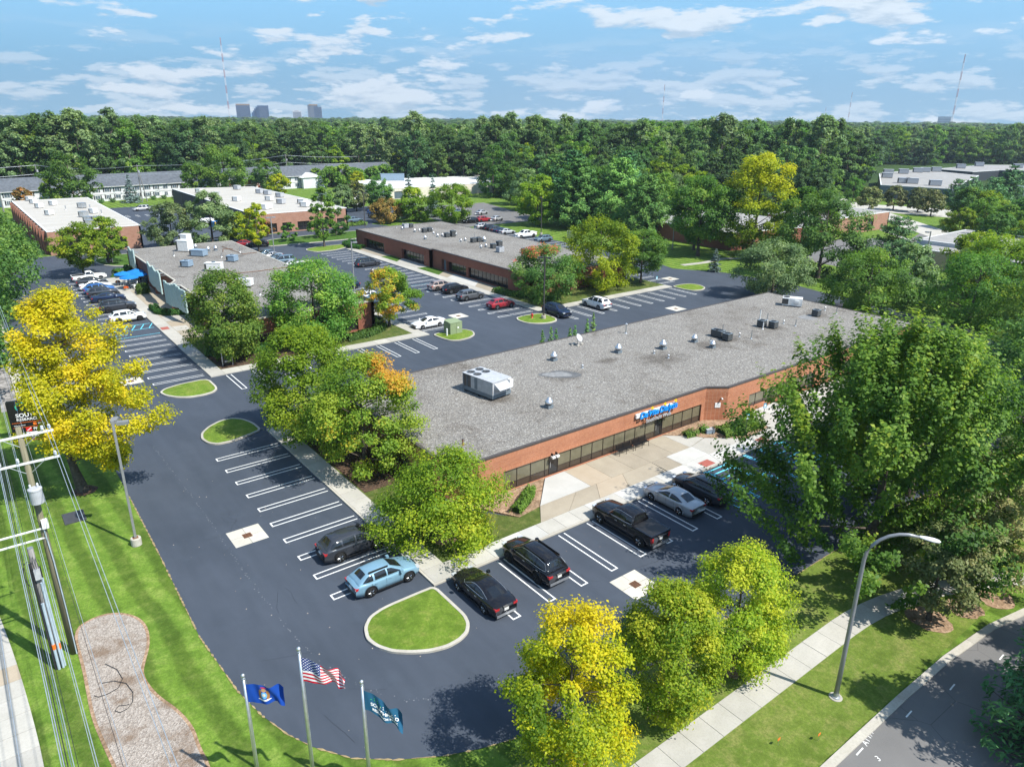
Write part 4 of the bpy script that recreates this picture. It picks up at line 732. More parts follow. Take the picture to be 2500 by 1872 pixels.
# ---- skyline: office towers and masts
def tower(label, u0, u1, vt, Dst, mat, cap=None, steps=None, rows=14):
    a = P(u0, 290, D=Dst); b = P(u1, 290, D=Dst); top = P((u0 + u1) / 2, vt, D=Dst).z; wd = (b - a).length; root = tag(link('office_tower', None), label, 'tower'); m_, _ = frame(tuple(a[:2]), tuple(b[:2]))
    dp = wd * .8
    if steps:
        for k, (f0, f1, fz) in enumerate(steps): lbox(m_, wd * f0, wd * f1, 0, dp, 0, top * fz).build('shaft', mat, root)
    else: lbox(m_, 0, wd, 0, dp, 0, top).build('shaft', mat, root)
    for k in range(rows): lbox(m_, wd * .03 if not steps else wd * .45, wd * .97, -.5, 0, top * (.25 + .70 * k / rows), top * (.25 + .70 * k / rows) + top * .018).build('window_band', 'tower_grey' if mat != 'tower_grey' else 'tower_glass', root)
    if cap: lbox(m_, wd * cap[0], wd * cap[1], -.7, dp, top * cap[2], top * cap[3]).build('crown', cap[4], root)
    return root
tower('left skyline tower of blue glass with gold top floors', 579, 613, 254, 2600, 'tower_glass', (.0, 1.0, .93, .985, 'tower_gold'))
tower('second skyline tower with a stepped left shoulder', 616, 658, 258, 2600, 'tower_glass', None, [(0, .15, .62), (.08, .25, .72), (.16, .34, .84), (.25, .42, .93), (.35, 1, 1.0)])
tower('small pale tower half hidden by trees on the skyline', 716, 737, 271, 2700, 'mast_white', (.2, .7, 1.0, 1.06, 'mast_white'))
tower('right skyline tower with bronze cap and lower right wing', 753, 787, 255, 2600, 'tower_grey', (.1, .72, .93, 1.0, 'tower_gold'), [(0, .15, .97), (.12, .72, 1.0), (.7, 1, .86)])
tower('pale office block on the right horizon', 2290, 2322, 285, 2600, 'mast_white', None, None, 4); tower('low pale block on the left horizon', 503, 534, 296, 2300, 'mast_white', None, None, 2)
def mast(label, ut, vt, Dst, wd, seg=9):
    top = P(ut, vt, D=Dst); root = tag(link('radio_mast', None), label, 'mast'); base = Vector((top.x, top.y, 0)); z = 0.0; hgt_ = top.z
    for k in range(seg):
        z1 = hgt_ * (k + 1) / seg; m_ = MB(); w_ = wd * (1 if k < seg - 1 else .45)
        for dx, dy in ((-.5, -.4), (.5, -.4), (0, .5)): m_.tube([(base.x + dx * w_, base.y + dy * w_, z), (base.x + dx * w_, base.y + dy * w_, z1)], .16 * wd, 4)
        n = 6
        for j in range(n): za = z + (z1 - z) * j / n; zb_ = z + (z1 - z) * (j + 1) / n; m_.tube([(base.x - .5 * w_, base.y - .4 * w_, za), (base.x + .5 * w_, base.y - .4 * w_, zb_)], .1 * wd, 4)
        m_.build('section', 'mast_red' if k % 2 == 0 else 'mast_white', root); z = z1
    return root
mast('tallest red and white radio mast, left of the skyline towers', 537, 92, 2500, 3.0, 11); mast('tall radio mast at the right edge of the sky', 2357, 133, 2500, 2.8, 9); mast('thin radio mast near the middle of the horizon', 1623, 207, 3000, 2.4, 7); mast('thin radio mast right of the middle on the horizon', 2081, 226, 3200, 2.2, 7); mast('faint short radio mast beside the thin right mast', 2017, 262, 3800, 2.0, 5)
# ================================================================ vegetation
def leaf_mesh(name, pos, nrm, size, tint, mat, aspect=0.62, up=None, rng=None):
    """diamond shaped leaves at pos, facing nrm"""
    n = len(pos); rng = rng or np.random.default_rng(1)
    nrm = nrm / np.maximum(1e-6, np.linalg.norm(nrm, axis=1, keepdims=True))
    r = rng.normal(size=(n, 3)) if up is None else up + rng.normal(size=(n, 3)) * .25
    a = np.cross(nrm, r); a /= np.maximum(1e-6, np.linalg.norm(a, axis=1, keepdims=True)); b = np.cross(nrm, a)
    s = size * rng.uniform(.5, 1.4, (n, 1)) / 2
    fold = nrm * s * .25
    v = np.stack([pos + b * s, pos + a * s * aspect + b * s * .12 + fold, pos - b * s, pos - a * s * aspect + b * s * .12 + fold], 1).reshape(-1, 3)
    me = bpy.data.meshes.new(name); me.vertices.add(4 * n); me.vertices.foreach_set('co', v.astype(np.float32).ravel())
    me.loops.add(4 * n); me.loops.foreach_set('vertex_index', np.arange(4 * n, dtype=np.int32)); me.polygons.add(n); me.polygons.foreach_set('loop_start', np.arange(0, 4 * n, 4, dtype=np.int32))
    at = me.attributes.new('tint', 'FLOAT', 'POINT'); at.data.foreach_set('value', np.repeat(np.clip(tint, 0, 1), 4).astype(np.float32))
    me.materials.append(M(mat)); me.update(calc_edges=True); return me
def limb_mesh(paths, name, mat='bark', sides=6):
    m_ = MB()
    for pts, rs in paths: m_.tube(pts, rs, sides, False)
    return m_.mesh(name, mat, True)
PROF = {'round': lambda t: np.sqrt(np.clip(1 - (2 * t - 1) ** 2, 0, 1)), 'ovate': lambda t: np.sqrt(np.clip(1 - (2 * t ** .75 - 1) ** 2, 0, 1)), 'vase': lambda t: np.sqrt(np.clip(1 - (2 * t ** 1.35 - 1) ** 2, 0, 1)), 'column': lambda t: np.clip(np.minimum(1, 4 * t) * np.sqrt(np.clip(1 - t ** 3, 0, 1)), 0, 1), 'spread': lambda t: np.clip(np.minimum(1, .72 + 1.8 * t) * np.sqrt(np.clip(1 - t ** 2.4, 0, 1)), 0, 1)}
def deciduous(seed, rad, top, bot, leaf, mat, n, prof='ovate', clump=.17, nclump=70, tintfn=None, plume=0.0, lean=(0, 0), droop=0.0, lobes=.22, bark='bark', trunk_r=None, inner=.35, shift=(0, 0), cut=None):
    """crown and trunk meshes of a broadleaf tree standing at the origin"""
    rng = np.random.default_rng(seed); Hc = top - bot; nclump = int(nclump * 1.55); n = int(n * (1.22 if leaf < .6 else 1.0))
    t = rng.beta(1.25, 1.15, nclump); ang = rng.uniform(0, 2 * np.pi, nclump)
    rr = PROF[prof](t) * rad; k = np.clip(rng.uniform(inner, 1.0, nclump) ** .55, 0, 1)
    ph = rng.uniform(0, 6.28, 4); lob = 1 + lobes * (np.sin(2 * ang + ph[0] + 3 * t) * .5 + np.sin(3 * ang + ph[1] - 4 * t) * .5) + rng.normal(0, lobes * .35, nclump)
    cr = rad * clump * rng.uniform(.7, 1.35, nclump)
    C_ = np.stack([rr * k * lob * np.cos(ang) + lean[0] * t, rr * k * lob * np.sin(ang) + lean[1] * t, bot + t * Hc - droop * k * rad * (1 - t)], 1)
    C_[:, 2] = np.maximum(C_[:, 2], bot * .8); C_[:, 0] += shift[0]; C_[:, 1] += shift[1]
    wgt = cr ** 2; wgt /= wgt.sum(); ci = rng.choice(nclump, n, p=wgt)
    off = rng.normal(size=(n, 3)); off /= np.linalg.norm(off, axis=1, keepdims=True); off *= (rng.uniform(0.1, 1.0, (n, 1)) ** .5) * rng.uniform(.75, 1.3, (n, 1))
    off[:, 2] *= .72; cdir = C_ - np.array([lean[0] * .5, lean[1] * .5, bot + Hc * .35]); cdir /= np.maximum(.01, np.linalg.norm(cdir, axis=1, keepdims=True))
    if plume:
        d_ = cdir * .55 + np.array([0.12, 0.0, .75]); d_ /= np.linalg.norm(d_, axis=1, keepdims=True); dd = d_[ci]; al = (off * dd).sum(1, keepdims=True); off = off * (1 - .45 * plume) + dd * al * (1.7 * plume)
    pos = C_[ci] + off * cr[ci][:, None]
    if cut is not None: kp = cut(pos); pos, off, ci, n = pos[kp], off[kp], ci[kp], int(kp.sum())
    nrm = off * .55 + cdir[ci] * .45 + np.array([0, 0, .55]) + rng.normal(size=(n, 3)) * .42
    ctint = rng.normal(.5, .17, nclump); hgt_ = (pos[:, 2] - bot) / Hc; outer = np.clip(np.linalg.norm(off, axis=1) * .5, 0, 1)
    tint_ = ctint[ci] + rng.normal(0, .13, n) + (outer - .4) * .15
    if tintfn is not None: tint_ = tintfn(pos, tint_, rng)
    crown = leaf_mesh('crown', pos, nrm, leaf, tint_, mat, .72, None, rng)
    tr = trunk_r or max(.09, rad * .038 + top * .006); paths = []; r_ = random.Random(seed); ty = top * .82
    tp = []; q = Vector((0, 0, -.15))
    for j in range(7):
        f = j / 6; tp.append((Vector((lean[0] * f * .8 + math.sin(f * 3 + seed) * rad * .02, lean[1] * f * .8 + math.cos(f * 2 + seed) * rad * .02, -.15 + f * ty)), tr * (1.45 if j == 0 else 1 - .85 * f)))
    paths.append(([a for a, b in tp], [b for a, b in tp]))
    for i in rng.permutation(nclump)[:min(nclump, 20)]:
        c = Vector(C_[i]); f = max(.16, min(.85, (c.z - .32 * (Vector((c.x, c.y)).length)) / ty)); base = tp[0][0].lerp(tp[-1][0], f); base = Vector((base.x, base.y, f * ty)); mid = base.lerp(c, .5) + Vector((r_.uniform(-.1, .1), r_.uniform(-.1, .1), .06)) * rad * .4
        paths.append(([base, mid, c], [tr * .30 * (1 - f * .5), tr * .16, tr * .04]))
    return crown, limb_mesh(paths, 'trunk', bark)
def conifer(seed, rad, top, bot, leaf, mat, n, levels=16, droop=.15, upturn=.1, power=1.0, per=9, open_=.0, tip=.04, tilt=0.5):
    """whorled branches with needle tufts"""
    rng = np.random.default_rng(seed); pos = []; nrm = []; ti = []; paths = []; branches = []
    for l in range(levels):
        f = (l + rng.uniform(0, .6)) / levels; z = bot + (top - bot) * f; r0 = rad * (1 - f) ** power * rng.uniform(.82, 1.1) + rad * tip; a0 = rng.uniform(0, 6.28)
        for b in range(per):
            if rng.random() < open_: continue
            a = a0 + 6.283 * b / per + rng.normal(0, .15); r = r0 * rng.uniform(.72, 1.12); branches.append((z + rng.normal(0, .15), a, r, f))
    tot = sum(b[2] for b in branches)
    for z, a, r, f in branches:
        m = max(6, int(n * r / tot)); s = rng.uniform(.12, 1.0, m) ** .8; w_ = (.12 + .30 * (1 - np.abs(2 * s - 1.1)).clip(0, 1)) * r * .62
        lat = rng.uniform(-1, 1, m) * w_; zz = z - droop * r * s + upturn * r * s ** 2.5 - np.abs(lat) * .25 + rng.normal(0, .05 * r + .02, m)
        d_ = np.array([math.cos(a), math.sin(a)]); e_ = np.array([-d_[1], d_[0]]); xy = s[:, None] * r * d_ + lat[:, None] * e_
        pos.append(np.column_stack([xy, zz])); nn = np.column_stack([np.tile(d_ * tilt, (m, 1)), np.ones(m)]) + rng.normal(size=(m, 3)) * .35; nrm.append(nn); ti.append(rng.normal(.35, .12, m) + s * .28 + rng.normal(0, .1)) 
        if r > rad * .3: paths.append(([(0, 0, z), (d_[0] * r * .5, d_[1] * r * .5, z - droop * r * .5), (d_[0] * r * .9, d_[1] * r * .9, z - droop * r * .9 + upturn * r * .7)], [.03 + r * .012, .02 + r * .006, .01]))
    pos = np.concatenate(pos); nrm = np.concatenate(nrm); ti = np.concatenate(ti); out = pos.copy(); out[:, 2] = .25 * np.linalg.norm(pos[:, :2], axis=1)
    crown = leaf_mesh('crown', pos, nrm, leaf, ti, mat, .34, None, rng); tr = .05 + top * .014
    paths.append(([(0, 0, -.15), (0, 0, top * .5), (0, 0, top)], [tr * 1.3, tr * .7, .02])); return crown, limb_mesh(paths, 'trunk', 'bark')
def plant(name, meshes, label, loc, rz=0.0, s=1.0, group=None, cat='tree'):
    root = thing(name, label, cat, loc, rz, group); root.scale = (s, s, s)
    link('trunk', meshes[1], root); link('crown', meshes[0], root); return root

fr0 = random.Random(5)
_U = ('', 'first', 'second', 'third', 'fourth', 'fifth', 'sixth', 'seventh', 'eighth', 'ninth', 'tenth', 'eleventh', 'twelfth', 'thirteenth', 'fourteenth', 'fifteenth', 'sixteenth', 'seventeenth', 'eighteenth', 'nineteenth'); _T = ('', '', 'twenty', 'thirty', 'forty', 'fifty', 'sixty', 'seventy')
def nth(k):
    if k < 20: return _U[k]
    return (_T[k // 10] + '-' + _U[k % 10]) if k % 10 else {20: 'twentieth', 30: 'thirtieth', 40: 'fortieth', 50: 'fiftieth', 60: 'sixtieth', 70: 'seventieth'}[k]
def screen_u(x, y):
    d = CROT.transposed() @ (Vector((x, y, 8)) - CAM); return d.x / -d.z
# --- near trees, each grown on its own
def yl(pos, t, rng):                      # yellow with some green left inside and low
    return t + .14 + .10 * np.sin(pos[:, 0] * .9 + pos[:, 2] * .6) - np.where((pos[:, 2] < 3.6) & (pos[:, 0] > 2.0), .35, 0)
plant('maple_tree', deciduous(11, 4.5, 15.8, 2.6, .19, 'leaf_yellow', 44000, 'column', .19, 105, yl, lobes=.22, trunk_r=.34, lean=(-2.2, 1.7), shift=(2.4, -1.85), inner=.1, cut=lambda q: ~((q[:, 0] * .79 - q[:, 1] * .61 < -2.0 + .4 * np.sin(q[:, 2] * 2)) & (q[:, 2] > 3.4) & (q[:, 2] < 12.6))), 'tall bright yellow maple on the lawn beside the black sign board', (-15.6, 27.2, 0))
def yg(pos, t, rng): return t + .10 + .22 * (np.sin(pos[:, 0] * 1.1 + 1) * .5 + np.sin(pos[:, 2] * .9) * .5) + np.where(pos[:, 2] > 5.6, .14, 0) - np.where((pos[:, 0] < -1.2) & (pos[:, 2] < 6), .18, 0)
plant('maple_tree', deciduous(12, 2.7, 8.1, .75, .125, 'leaf_yellowgreen', 30000, 'ovate', .24, 52, yg, lobes=.34), 'yellow maple nearest the flagpoles at the turning circle', (-1.9, -14.9, 0))
lm_ = lambda pos, t, rng: t + .22 + .12 * (pos[:, 2] / 7 - .4) + np.where(rng.random(len(pos)) < .18, .2, 0)
plant('maple_tree', deciduous(13, 2.4, 7.3, .55, .125, 'leaf_lime', 30000, 'ovate', .25, 70, lm_, lobes=.10), 'lime green round maple beside the yellow maple on the verge', (4.0, -15.7, 0))
plant('maple_tree', deciduous(14, 2.55, 7.4, .5, .125, 'leaf_lime', 30000, 'ovate', .25, 74, lm_, lobes=.10), 'lime green maple on the verge nearest the big green maple', (9.1, -15.8, 0))
plant('maple_tree', deciduous(15, 4.5, 6.4, .5, .165, 'leaf_lime', 25000, 'spread', .19, 84, lambda p_, t, r_: t + .02 + np.where((p_[:, 1] < -.5) & (p_[:, 2] < 4.5), .16, -.04), droop=.12), 'low spreading yellow green tree at the corner of the front building', (3.6, 4.4, 0))
def o7(pos, t, rng): return np.minimum(t + .05, .66) + np.where((pos[:, 0] > .6) & (pos[:, 2] > 7.6) & (pos[:, 1] < 3), .32, 0) + np.where((pos[:, 0] < .5) & (pos[:, 2] < 6.5) & (np.sin(pos[:, 1] * 1.3 + pos[:, 2]) > .2) & (rng.random(len(pos)) < .5), .14, 0)
plant('pear_tree', deciduous(16, 4.6, 9.8, .9, .19, 'leaf_mixed', 30000, 'ovate', .19, 92, o7, lobes=.14), 'green tree with an orange crown patch against the front building', (3.7, 16.9, 0))
plant('pear_tree', deciduous(17, 4.6, 10.4, .9, .20, 'leaf_lime', 28000, 'ovate', .19, 88, lambda p_, t, r_: t * .9 + .03, lobes=.14), 'light green tree at the far end of the front building walk', (2.6, 26.2, 0))
plant('pear_tree', deciduous(18, 4.6, 10.6, .8, .25, 'leaf_green', 21000, 'ovate', .21, 90, lambda p_, t, r_: t + .2, lobes=.12), 'green tree standing over the small black sign by the left building', (3.9, 53.9, 0)); plant('pear_tree', deciduous(19, 5.7, 10.6, .6, .26, 'leaf_green', 27000, 'round', .20, 110, lambda p_, t, r_: t + .2, lobes=.10), 'broad round green tree in front of the left building', (14.8, 53.4, 0))
# the big maple on the right and what grows below it
plant('maple_tree', deciduous(21, 9.6, 15.6, .9, .24, 'leaf_maple', 72000, 'spread', .10, 240, lambda p_, t, r_: t + .34 * (p_[:, 2] / 15 - .5), plume=1.0, lobes=.18, trunk_r=.34, inner=.05), 'huge green maple with upright plumes at the right of the car park', (25.6, -14.6, 0))  # tint rises with height: sunlit tops and shaded base put into leaf colour
plant('maple_tree', deciduous(22, 7.5, 13.0, 1.0, .26, 'leaf_maple', 24000, 'spread', .13, 140, lambda p_, t, r_: t + .25 * (p_[:, 2] / 14 - .5), plume=.8, inner=.2), 'second green maple crowding behind the huge one at right', (36.5, -12.2, 0))  # same painted gradient: lit tops lighter, shaded low leaves darker
plant('crab_tree', deciduous(23, 2.6, 6.3, 1.6, .16, 'leaf_olive', 9000, 'ovate', .18, 46), 'small dull green street tree in the mulch ring by the pavement', (22.0, -20.4, 0)); plant('crab_tree', deciduous(24, 3.6, 7.4, 1.0, .17, 'leaf_olive', 13000, 'ovate', .16, 60, lambda p_, t, r_: t + .12), 'dusky brownish tree at the right edge beside the street kerb', (28.6, -21.0, 0)); plant('crab_tree', deciduous(25, 3.4, 7.8, 1.0, .18, 'leaf_olive', 12000, 'ovate', .17, 60), 'dull olive tree at the right edge behind the brownish one', (33.5, -19.5, 0))
pc = conifer(26, 3.9, 11.6, .3, .34, 'needle', 15000, 15, .05, .25, .62, 11, .0, .10); plant('pine_tree', pc, 'dark pine in the bottom right corner beside the street', (16.6, -29.0, 0)); plant('pine_tree', pc, 'pine out at the lower right shading the street beside the corner pine', (21.5, -31.8, 0), 2.0, 1.1); plant('pine_tree', pc, 'pine out at the right edge shading the street and its kerb', (27.5, -32.5, 0), 4.0, 1.15)
# --- mid-distance trees (positions measured on the ground)
def dec(seed, rad, top, bot, mat, n=9000, leaf=.36, prof='ovate', fn=None, **k): return deciduous(seed, rad, top, bot, leaf, mat, n, prof, k.pop('clump', .18), k.pop('nclump', 60), fn, **k)
plant('oak_tree', dec(31, 10.2, 17.0, 1.5, 'leaf_dark', 20000, .34, 'round', clump=.15, nclump=120), 'huge dark green tree at the left edge behind the yellow maple', (-25.0, 66.5, 0)); plant('oak_tree', dec(32, 8.5, 14.2, 1.2, 'leaf_dark', 16000, .40, 'round', clump=.16, nclump=90), 'dark green tree at the left edge farther back over the parked cars', (-19.5, 92.0, 0)); plant('oak_tree', dec(33, 8.5, 13.0, 1.2, 'leaf_dark', 13000, .45, 'round', clump=.16, nclump=90), 'dark green tree at the left edge before the finned brick side', (-17.5, 117.0, 0))
plant('oak_tree', dec(34, 6.5, 12.0, .5, 'leaf_dark', 12000, .32, 'round'), 'dark green tree low at the left edge above the white posts', (-24.5, 52.0, 0))
plant('maple_tree', dec(35, 4.6, 9.2, 2.0, 'leaf_lime', 9000, .34, 'vase'), 'young yellow green tree with a bare trunk beside the row of parked cars', (-2.4, 117.5, 0)); plant('maple_tree', dec(36, 3.4, 9.0, 1.5, 'leaf_lime', 6000, .34, 'ovate'), 'young yellow green tree before the windows of the far left building', (3.4, 127.5, 0))
plant('pear_tree', dec(37, 3.9, 8.0, 1.5, 'leaf_mixed', 12000, .25, 'round', lambda p_, t, r_: t * .8 + np.where((p_[:, 0] < .6) | (p_[:, 2] < 3.2), .36, -.06)), 'half orange half green tree on the strip by the white car', (26.6, 55.2, 0))
plant('maple_tree', dec(38, 5.6, 9.0, .7, 'leaf_redtip', 15000, .28, 'round', lambda p_, t, r_: np.minimum(t, .8) + np.where((p_[:, 2] > 7.4) & (p_[:, 0] < 2), .3, 0)), 'green tree with red tips at the corner of the rear building', (53.4, 53.4, 0)); plant('maple_tree', dec(39, 6.3, 12.2, .6, 'leaf_yellowgreen', 16000, .30, 'ovate', lambda p_, t, r_: t * .55 - .06 + np.where((p_[:, 0] < 0) & (p_[:, 2] < 8), .14, 0)), 'tall yellow green tree beside the rear building between two green ones', (66.6, 54.5, 0)); plant('pear_tree', dec(40, 4.7, 9.3, 2.0, 'leaf_green', 12000, .28, 'round'), 'green lollipop tree at the end of the rear building lawn', (76.8, 54.4, 0))
plant('locust_tree', dec(41, 2.9, 10.2, 1.8, 'leaf_yellowgreen', 6000, .36, 'column', nclump=34), 'slim yellow tree over the red and black cars', (32.0, 124.3, 0)); plant('locust_tree', dec(42, 3.2, 13.0, 2.0, 'leaf_green', 6500, .36, 'column', nclump=40), 'tall slim green tree on the island before the brick front', (45.9, 121.6, 0))
plant('willow_tree', dec(43, 4.9, 9.6, .4, 'leaf_willow', 10000, .38, 'round', droop=.3), 'left grey green willow behind the left building', (18.2, 139.5, 0)); plant('willow_tree', dec(44, 5.4, 11.6, .4, 'leaf_willow', 12000, .38, 'ovate', droop=.3), 'right and taller grey green willow behind the left building', (26.5, 138.8, 0)); plant('maple_tree', dec(45, 3.4, 6.6, .5, 'leaf_lime', 5000, .36), 'small lime tree beside the willows', (33.0, 139.5, 0))
for i, (x, y, r_, h_, mt, lb) in enumerate(((37.5, 141.5, 1.5, 4.6, 'leaf_green', 'sapling nearest the yellow poles before the brick front'), (42.5, 133.5, 1.9, 4.2, 'leaf_green', 'sapling on the lawn left of the tall slim tree'), (49.5, 134.0, 2.2, 4.4, 'leaf_green', 'sapling on the lawn right of the slim yellow tree'), (41.0, 144.6, 1.7, 3.9, 'leaf_rust', 'rusty sapling against the brick front'), (55.5, 136.5, 3.6, 6.6, 'leaf_dark', 'dark bushy tree against the brick front'), (31.0, 143.2, 1.8, 3.6, 'leaf_rust', 'rusty brown sapling by the orange umbrella'))): plant('sapling', dec(50 + i, r_, h_, .7, mt, 3000, .34, nclump=24), lb, (x, y, 0), group='saplings before the brick front')
plant('spruce_tree', conifer(60, 4.0, 12.4, .2, .50, 'needle_blue', 6500, 15, .18, .1, 1.0, 9), 'left blue spruce behind the rear building', (88.0, 157.0, 0)); plant('spruce_tree', conifer(61, 2.9, 12.0, .2, .48, 'needle_blue', 5500, 16, .2, .1, .95, 8), 'right slimmer blue spruce behind the rear building', (93.5, 152.5, 0))
plant('maple_tree', dec(62, 4.9, 9.0, .4, 'leaf_lime', 8000, .42, 'ovate', lambda p_, t, r_: t * .7 + np.where(p_[:, 2] > 7.5, .3, 0)), 'yellow green tree in front of the blue spruces', (84.2, 148.1, 0)); plant('maple_tree', dec(63, 5.9, 10.2, .5, 'leaf_lime', 11000, .42, 'round', lambda p_, t, r_: t * .72), 'full round light green tree behind the rear building roof', (91.5, 139.5, 0)); plant('plum_tree', dec(64, 5.0, 6.4, .6, 'leaf_rust', 7000, .42, 'spread'), 'low rusty orange tree behind the rear building', (77.5, 150.2, 0)); plant('maple_tree', dec(65, 4.4, 9.6, 1.0, 'leaf_dark', 6500, .45, 'round'), 'dark round tree before the white warehouse', (88.5, 176.5, 0))
plant('oak_tree', dec(66, 3.6, 8.2, 1.5, 'leaf_willow', 5000, .48, 'ovate'), 'grey green tree right of the brick front roof', (76.0, 176.5, 0)); plant('oak_tree', dec(67, 3.9, 8.8, 1.5, 'leaf_olive', 5000, .48, 'ovate'), 'dull green tree between the brick front and the white van', (81.5, 178.5, 0)); plant('spruce_tree', conifer(68, 3.0, 8.6, .5, .5, 'needle_blue', 3000, 13, .2, .1, .9, 8), 'pale blue spruce before the right apartments', (84.5, 212, 0)); plant('maple_tree', dec(69, 3.9, 7.9, .8, 'leaf_yellowgreen', 5000, .5, 'round', lambda p_, t, r_: t * .8), 'small yellow tree before the right apartments', (76.0, 229, 0)); plant('maple_tree', dec(70, 3.3, 6.8, .8, 'leaf_yellowgreen', 3500, .5, 'round', lambda p_, t, r_: t * .8), 'small lime yellow tree by the white portico end', (112, 241, 0))
plant('maple_tree', dec(71, 7.4, 16.0, 1.0, 'leaf_green', 9000, .6, 'ovate'), 'tall green tree before the left end of the white apartments', (12.5, 237, 0)); plant('maple_tree', dec(72, 9.5, 17.6, .8, 'leaf_green', 12000, .62, 'round'), 'broad green tree between the two apartment rows', (61.5, 243, 0)); plant('maple_tree', dec(73, 5.5, 12.0, .8, 'leaf_green', 6000, .6, 'column'), 'green tree leaning on the broad one at the apartments', (50.8, 241.5, 0)); plant('spruce_tree', conifer(74, 3.3, 9.2, .2, .55, 'needle_blue', 3200, 13, .2, .08, .95, 9), 'spruce standing before the white apartments', (29.5, 240.7, 0)); plant('maple_tree', dec(75, 5.4, 10.2, .6, 'leaf_dark', 5000, .6, 'round'), 'dark tree before the brick end of the apartments', (81.0, 254, 0)); plant('locust_tree', dec(76, 3.2, 9.0, .8, 'leaf_lime', 3200, .55), 'thin yellow green tree by the left utility pole', (7.0, 240, 0)); plant('locust_tree', dec(77, 2.9, 6.5, .8, 'leaf_rust', 2500, .55), 'bare brownish tree at the far left roof edge', (-1.0, 236, 0))
# white pines and the grove on the right
wp = [conifer(80 + i, 9.0, 19.5, 1.2, .85, 'needle_light' if i != 1 else 'needle', 17000, 17, .02, .16, .55, 9, .04, .12) for i in range(3)]
for i, (x, y, s, k, lb) in enumerate(((139, 152, .82, 1, 'dark pine left of the pine group behind the rear building'), (131, 141, .9, 0, 'second pine from the left behind the parked white pickup'), (122, 124, 1.0, 1, 'tall dark pine in the middle of the pine group'), (114, 112, .92, 0, 'front pine over the parked white pickup'), (121, 104, .95, 2, 'big bright green pine at the right of the group'), (118.5, 92, .78, 2, 'low bright pine by the brown brick wall'), (148, 128, .95, 1, 'rear dark pine beside the grey works building'))): plant('pine_tree', wp[k], lb, (x, y, 0), i * 1.3, s, 'white pines behind the rear building')
plant('maple_tree', dec(85, 7.2, 16.2, 3.0, 'leaf_green', 16000, .40, 'vase', lambda p_, t, r_: t - .06 + np.where(p_[:, 2] < 6, .18, 0)), 'tall green maple with visible trunks at the left of the grove', (107.2, 66.2, 0)); plant('maple_tree', dec(86, 5.5, 14.5, 3.0, 'leaf_green', 10000, .42, 'ovate'), 'green maple close behind the left grove maple', (112.5, 71.5, 0)); plant('maple_tree', dec(87, 8.3, 20.5, 1.4, 'leaf_yellowgreen', 20000, .42, 'ovate', lambda p_, t, r_: t * .55 + np.where(p_[:, 2] > 11, .28, -.10)), 'tallest maple of the grove with a yellow top', (115.0, 57.8, 0)); plant('linden_tree', dec(88, 7.4, 15.4, .8, 'leaf_dark', 17000, .38, 'ovate', lambda p_, t, r_: t + .12), 'dark dense tree at the right of the grove', (107.5, 38.0, 0)); plant('maple_tree', dec(89, 6.6, 14.5, 1.0, 'leaf_green', 9000, .45, 'ovate', lambda p_, t, r_: t + .08), 'green tree filling the gap behind the yellow topped maple', (120.0, 50.0, 0))
plant('pear_tree', dec(90, 6.2, 9.4, .6, 'leaf_willow', 15000, .30, 'round', lambda p_, t, r_: t + np.where((p_[:, 0] < -2) & (p_[:, 2] < 4), .25, 0)), 'pale green round tree at the back edge of the front roof', (86.0, 33.7, 0)); plant('pear_tree', dec(91, 7.0, 9.6, .5, 'leaf_green', 17000, .30, 'round', lambda p_, t, r_: t - .05 + np.where(p_[:, 2] > 8.3, .25, 0)), 'green round tree with bronze top behind the front roof end', (86.5, 17.9, 0))
plant('pine_tree', conifer(92, 6.4, 12.6, .5, .46, 'needle', 13000, 14, .05, .2, .6, 9, .03, .12), 'dark spreading pine between the round trees and the tan block', (111.0, 26.6, 0)); plant('spruce_tree', conifer(93, 1.5, 4.4, .1, .3, 'needle_blue', 2500, 12, .15, .1, .8, 8), 'small blue green spruce alone on the far lawn', (96.3, 53.2, 0))
for i, (x, y, r_, h_, mt, lb) in enumerate(((93, 6.0, 6.6, 10.4, 'leaf_green', 'green tree right of the front roof corner'), (106, 8.0, 6.8, 11.5, 'leaf_lime', 'yellow green tree at right behind the roof corner tree'), (84, -6, 6.5, 11.5, 'leaf_green', 'green tree at right edge beside the front roof'), (98, -7, 7.5, 13.0, 'leaf_lime', 'lime tinted tree at the right edge'), (122, 17, 5.0, 9.4, 'leaf_lime', 'yellow tinted tree in front of the tan block'), (118, 3, 7.0, 13.0, 'leaf_green', 'glossy green tree in front of the tan block'), (134, 0, 7.5, 13.5, 'leaf_willow', 'silvery green tree at the right edge'), (150, 0, 8.0, 14.0, 'leaf_green', 'big green tree at the right edge under the lamp'), (168, 18, 7, 12, 'leaf_lime', 'pale yellow green tree across the tan block'), (70, -15, 7.0, 12.0, 'leaf_green', 'green tree behind the huge maple'), (56, -14, 6.5, 11.5, 'leaf_dark', 'dark tree close behind the huge maple'), (62, -24, 7.0, 12.0, 'leaf_dark', 'dark tree low at the right edge'), (46, -22, 6.0, 11.0, 'leaf_green', 'green tree at the right edge over the mulch'))): plant('maple_tree', dec(100 + i, r_, h_, .6, mt, 12000, .30 if x < 110 else .38, 'round', nclump=80), lb, (x, y, 0), 0, 1, 'trees crowding the right side')
mx = [dec(160 + i, 6.0, 13.5, .8, m_, 9000, .5, pf) for i, (m_, pf) in enumerate((('leaf_green', 'ovate'), ('leaf_dark', 'ovate'), ('leaf_lime', 'round'), ('leaf_willow', 'column')))]
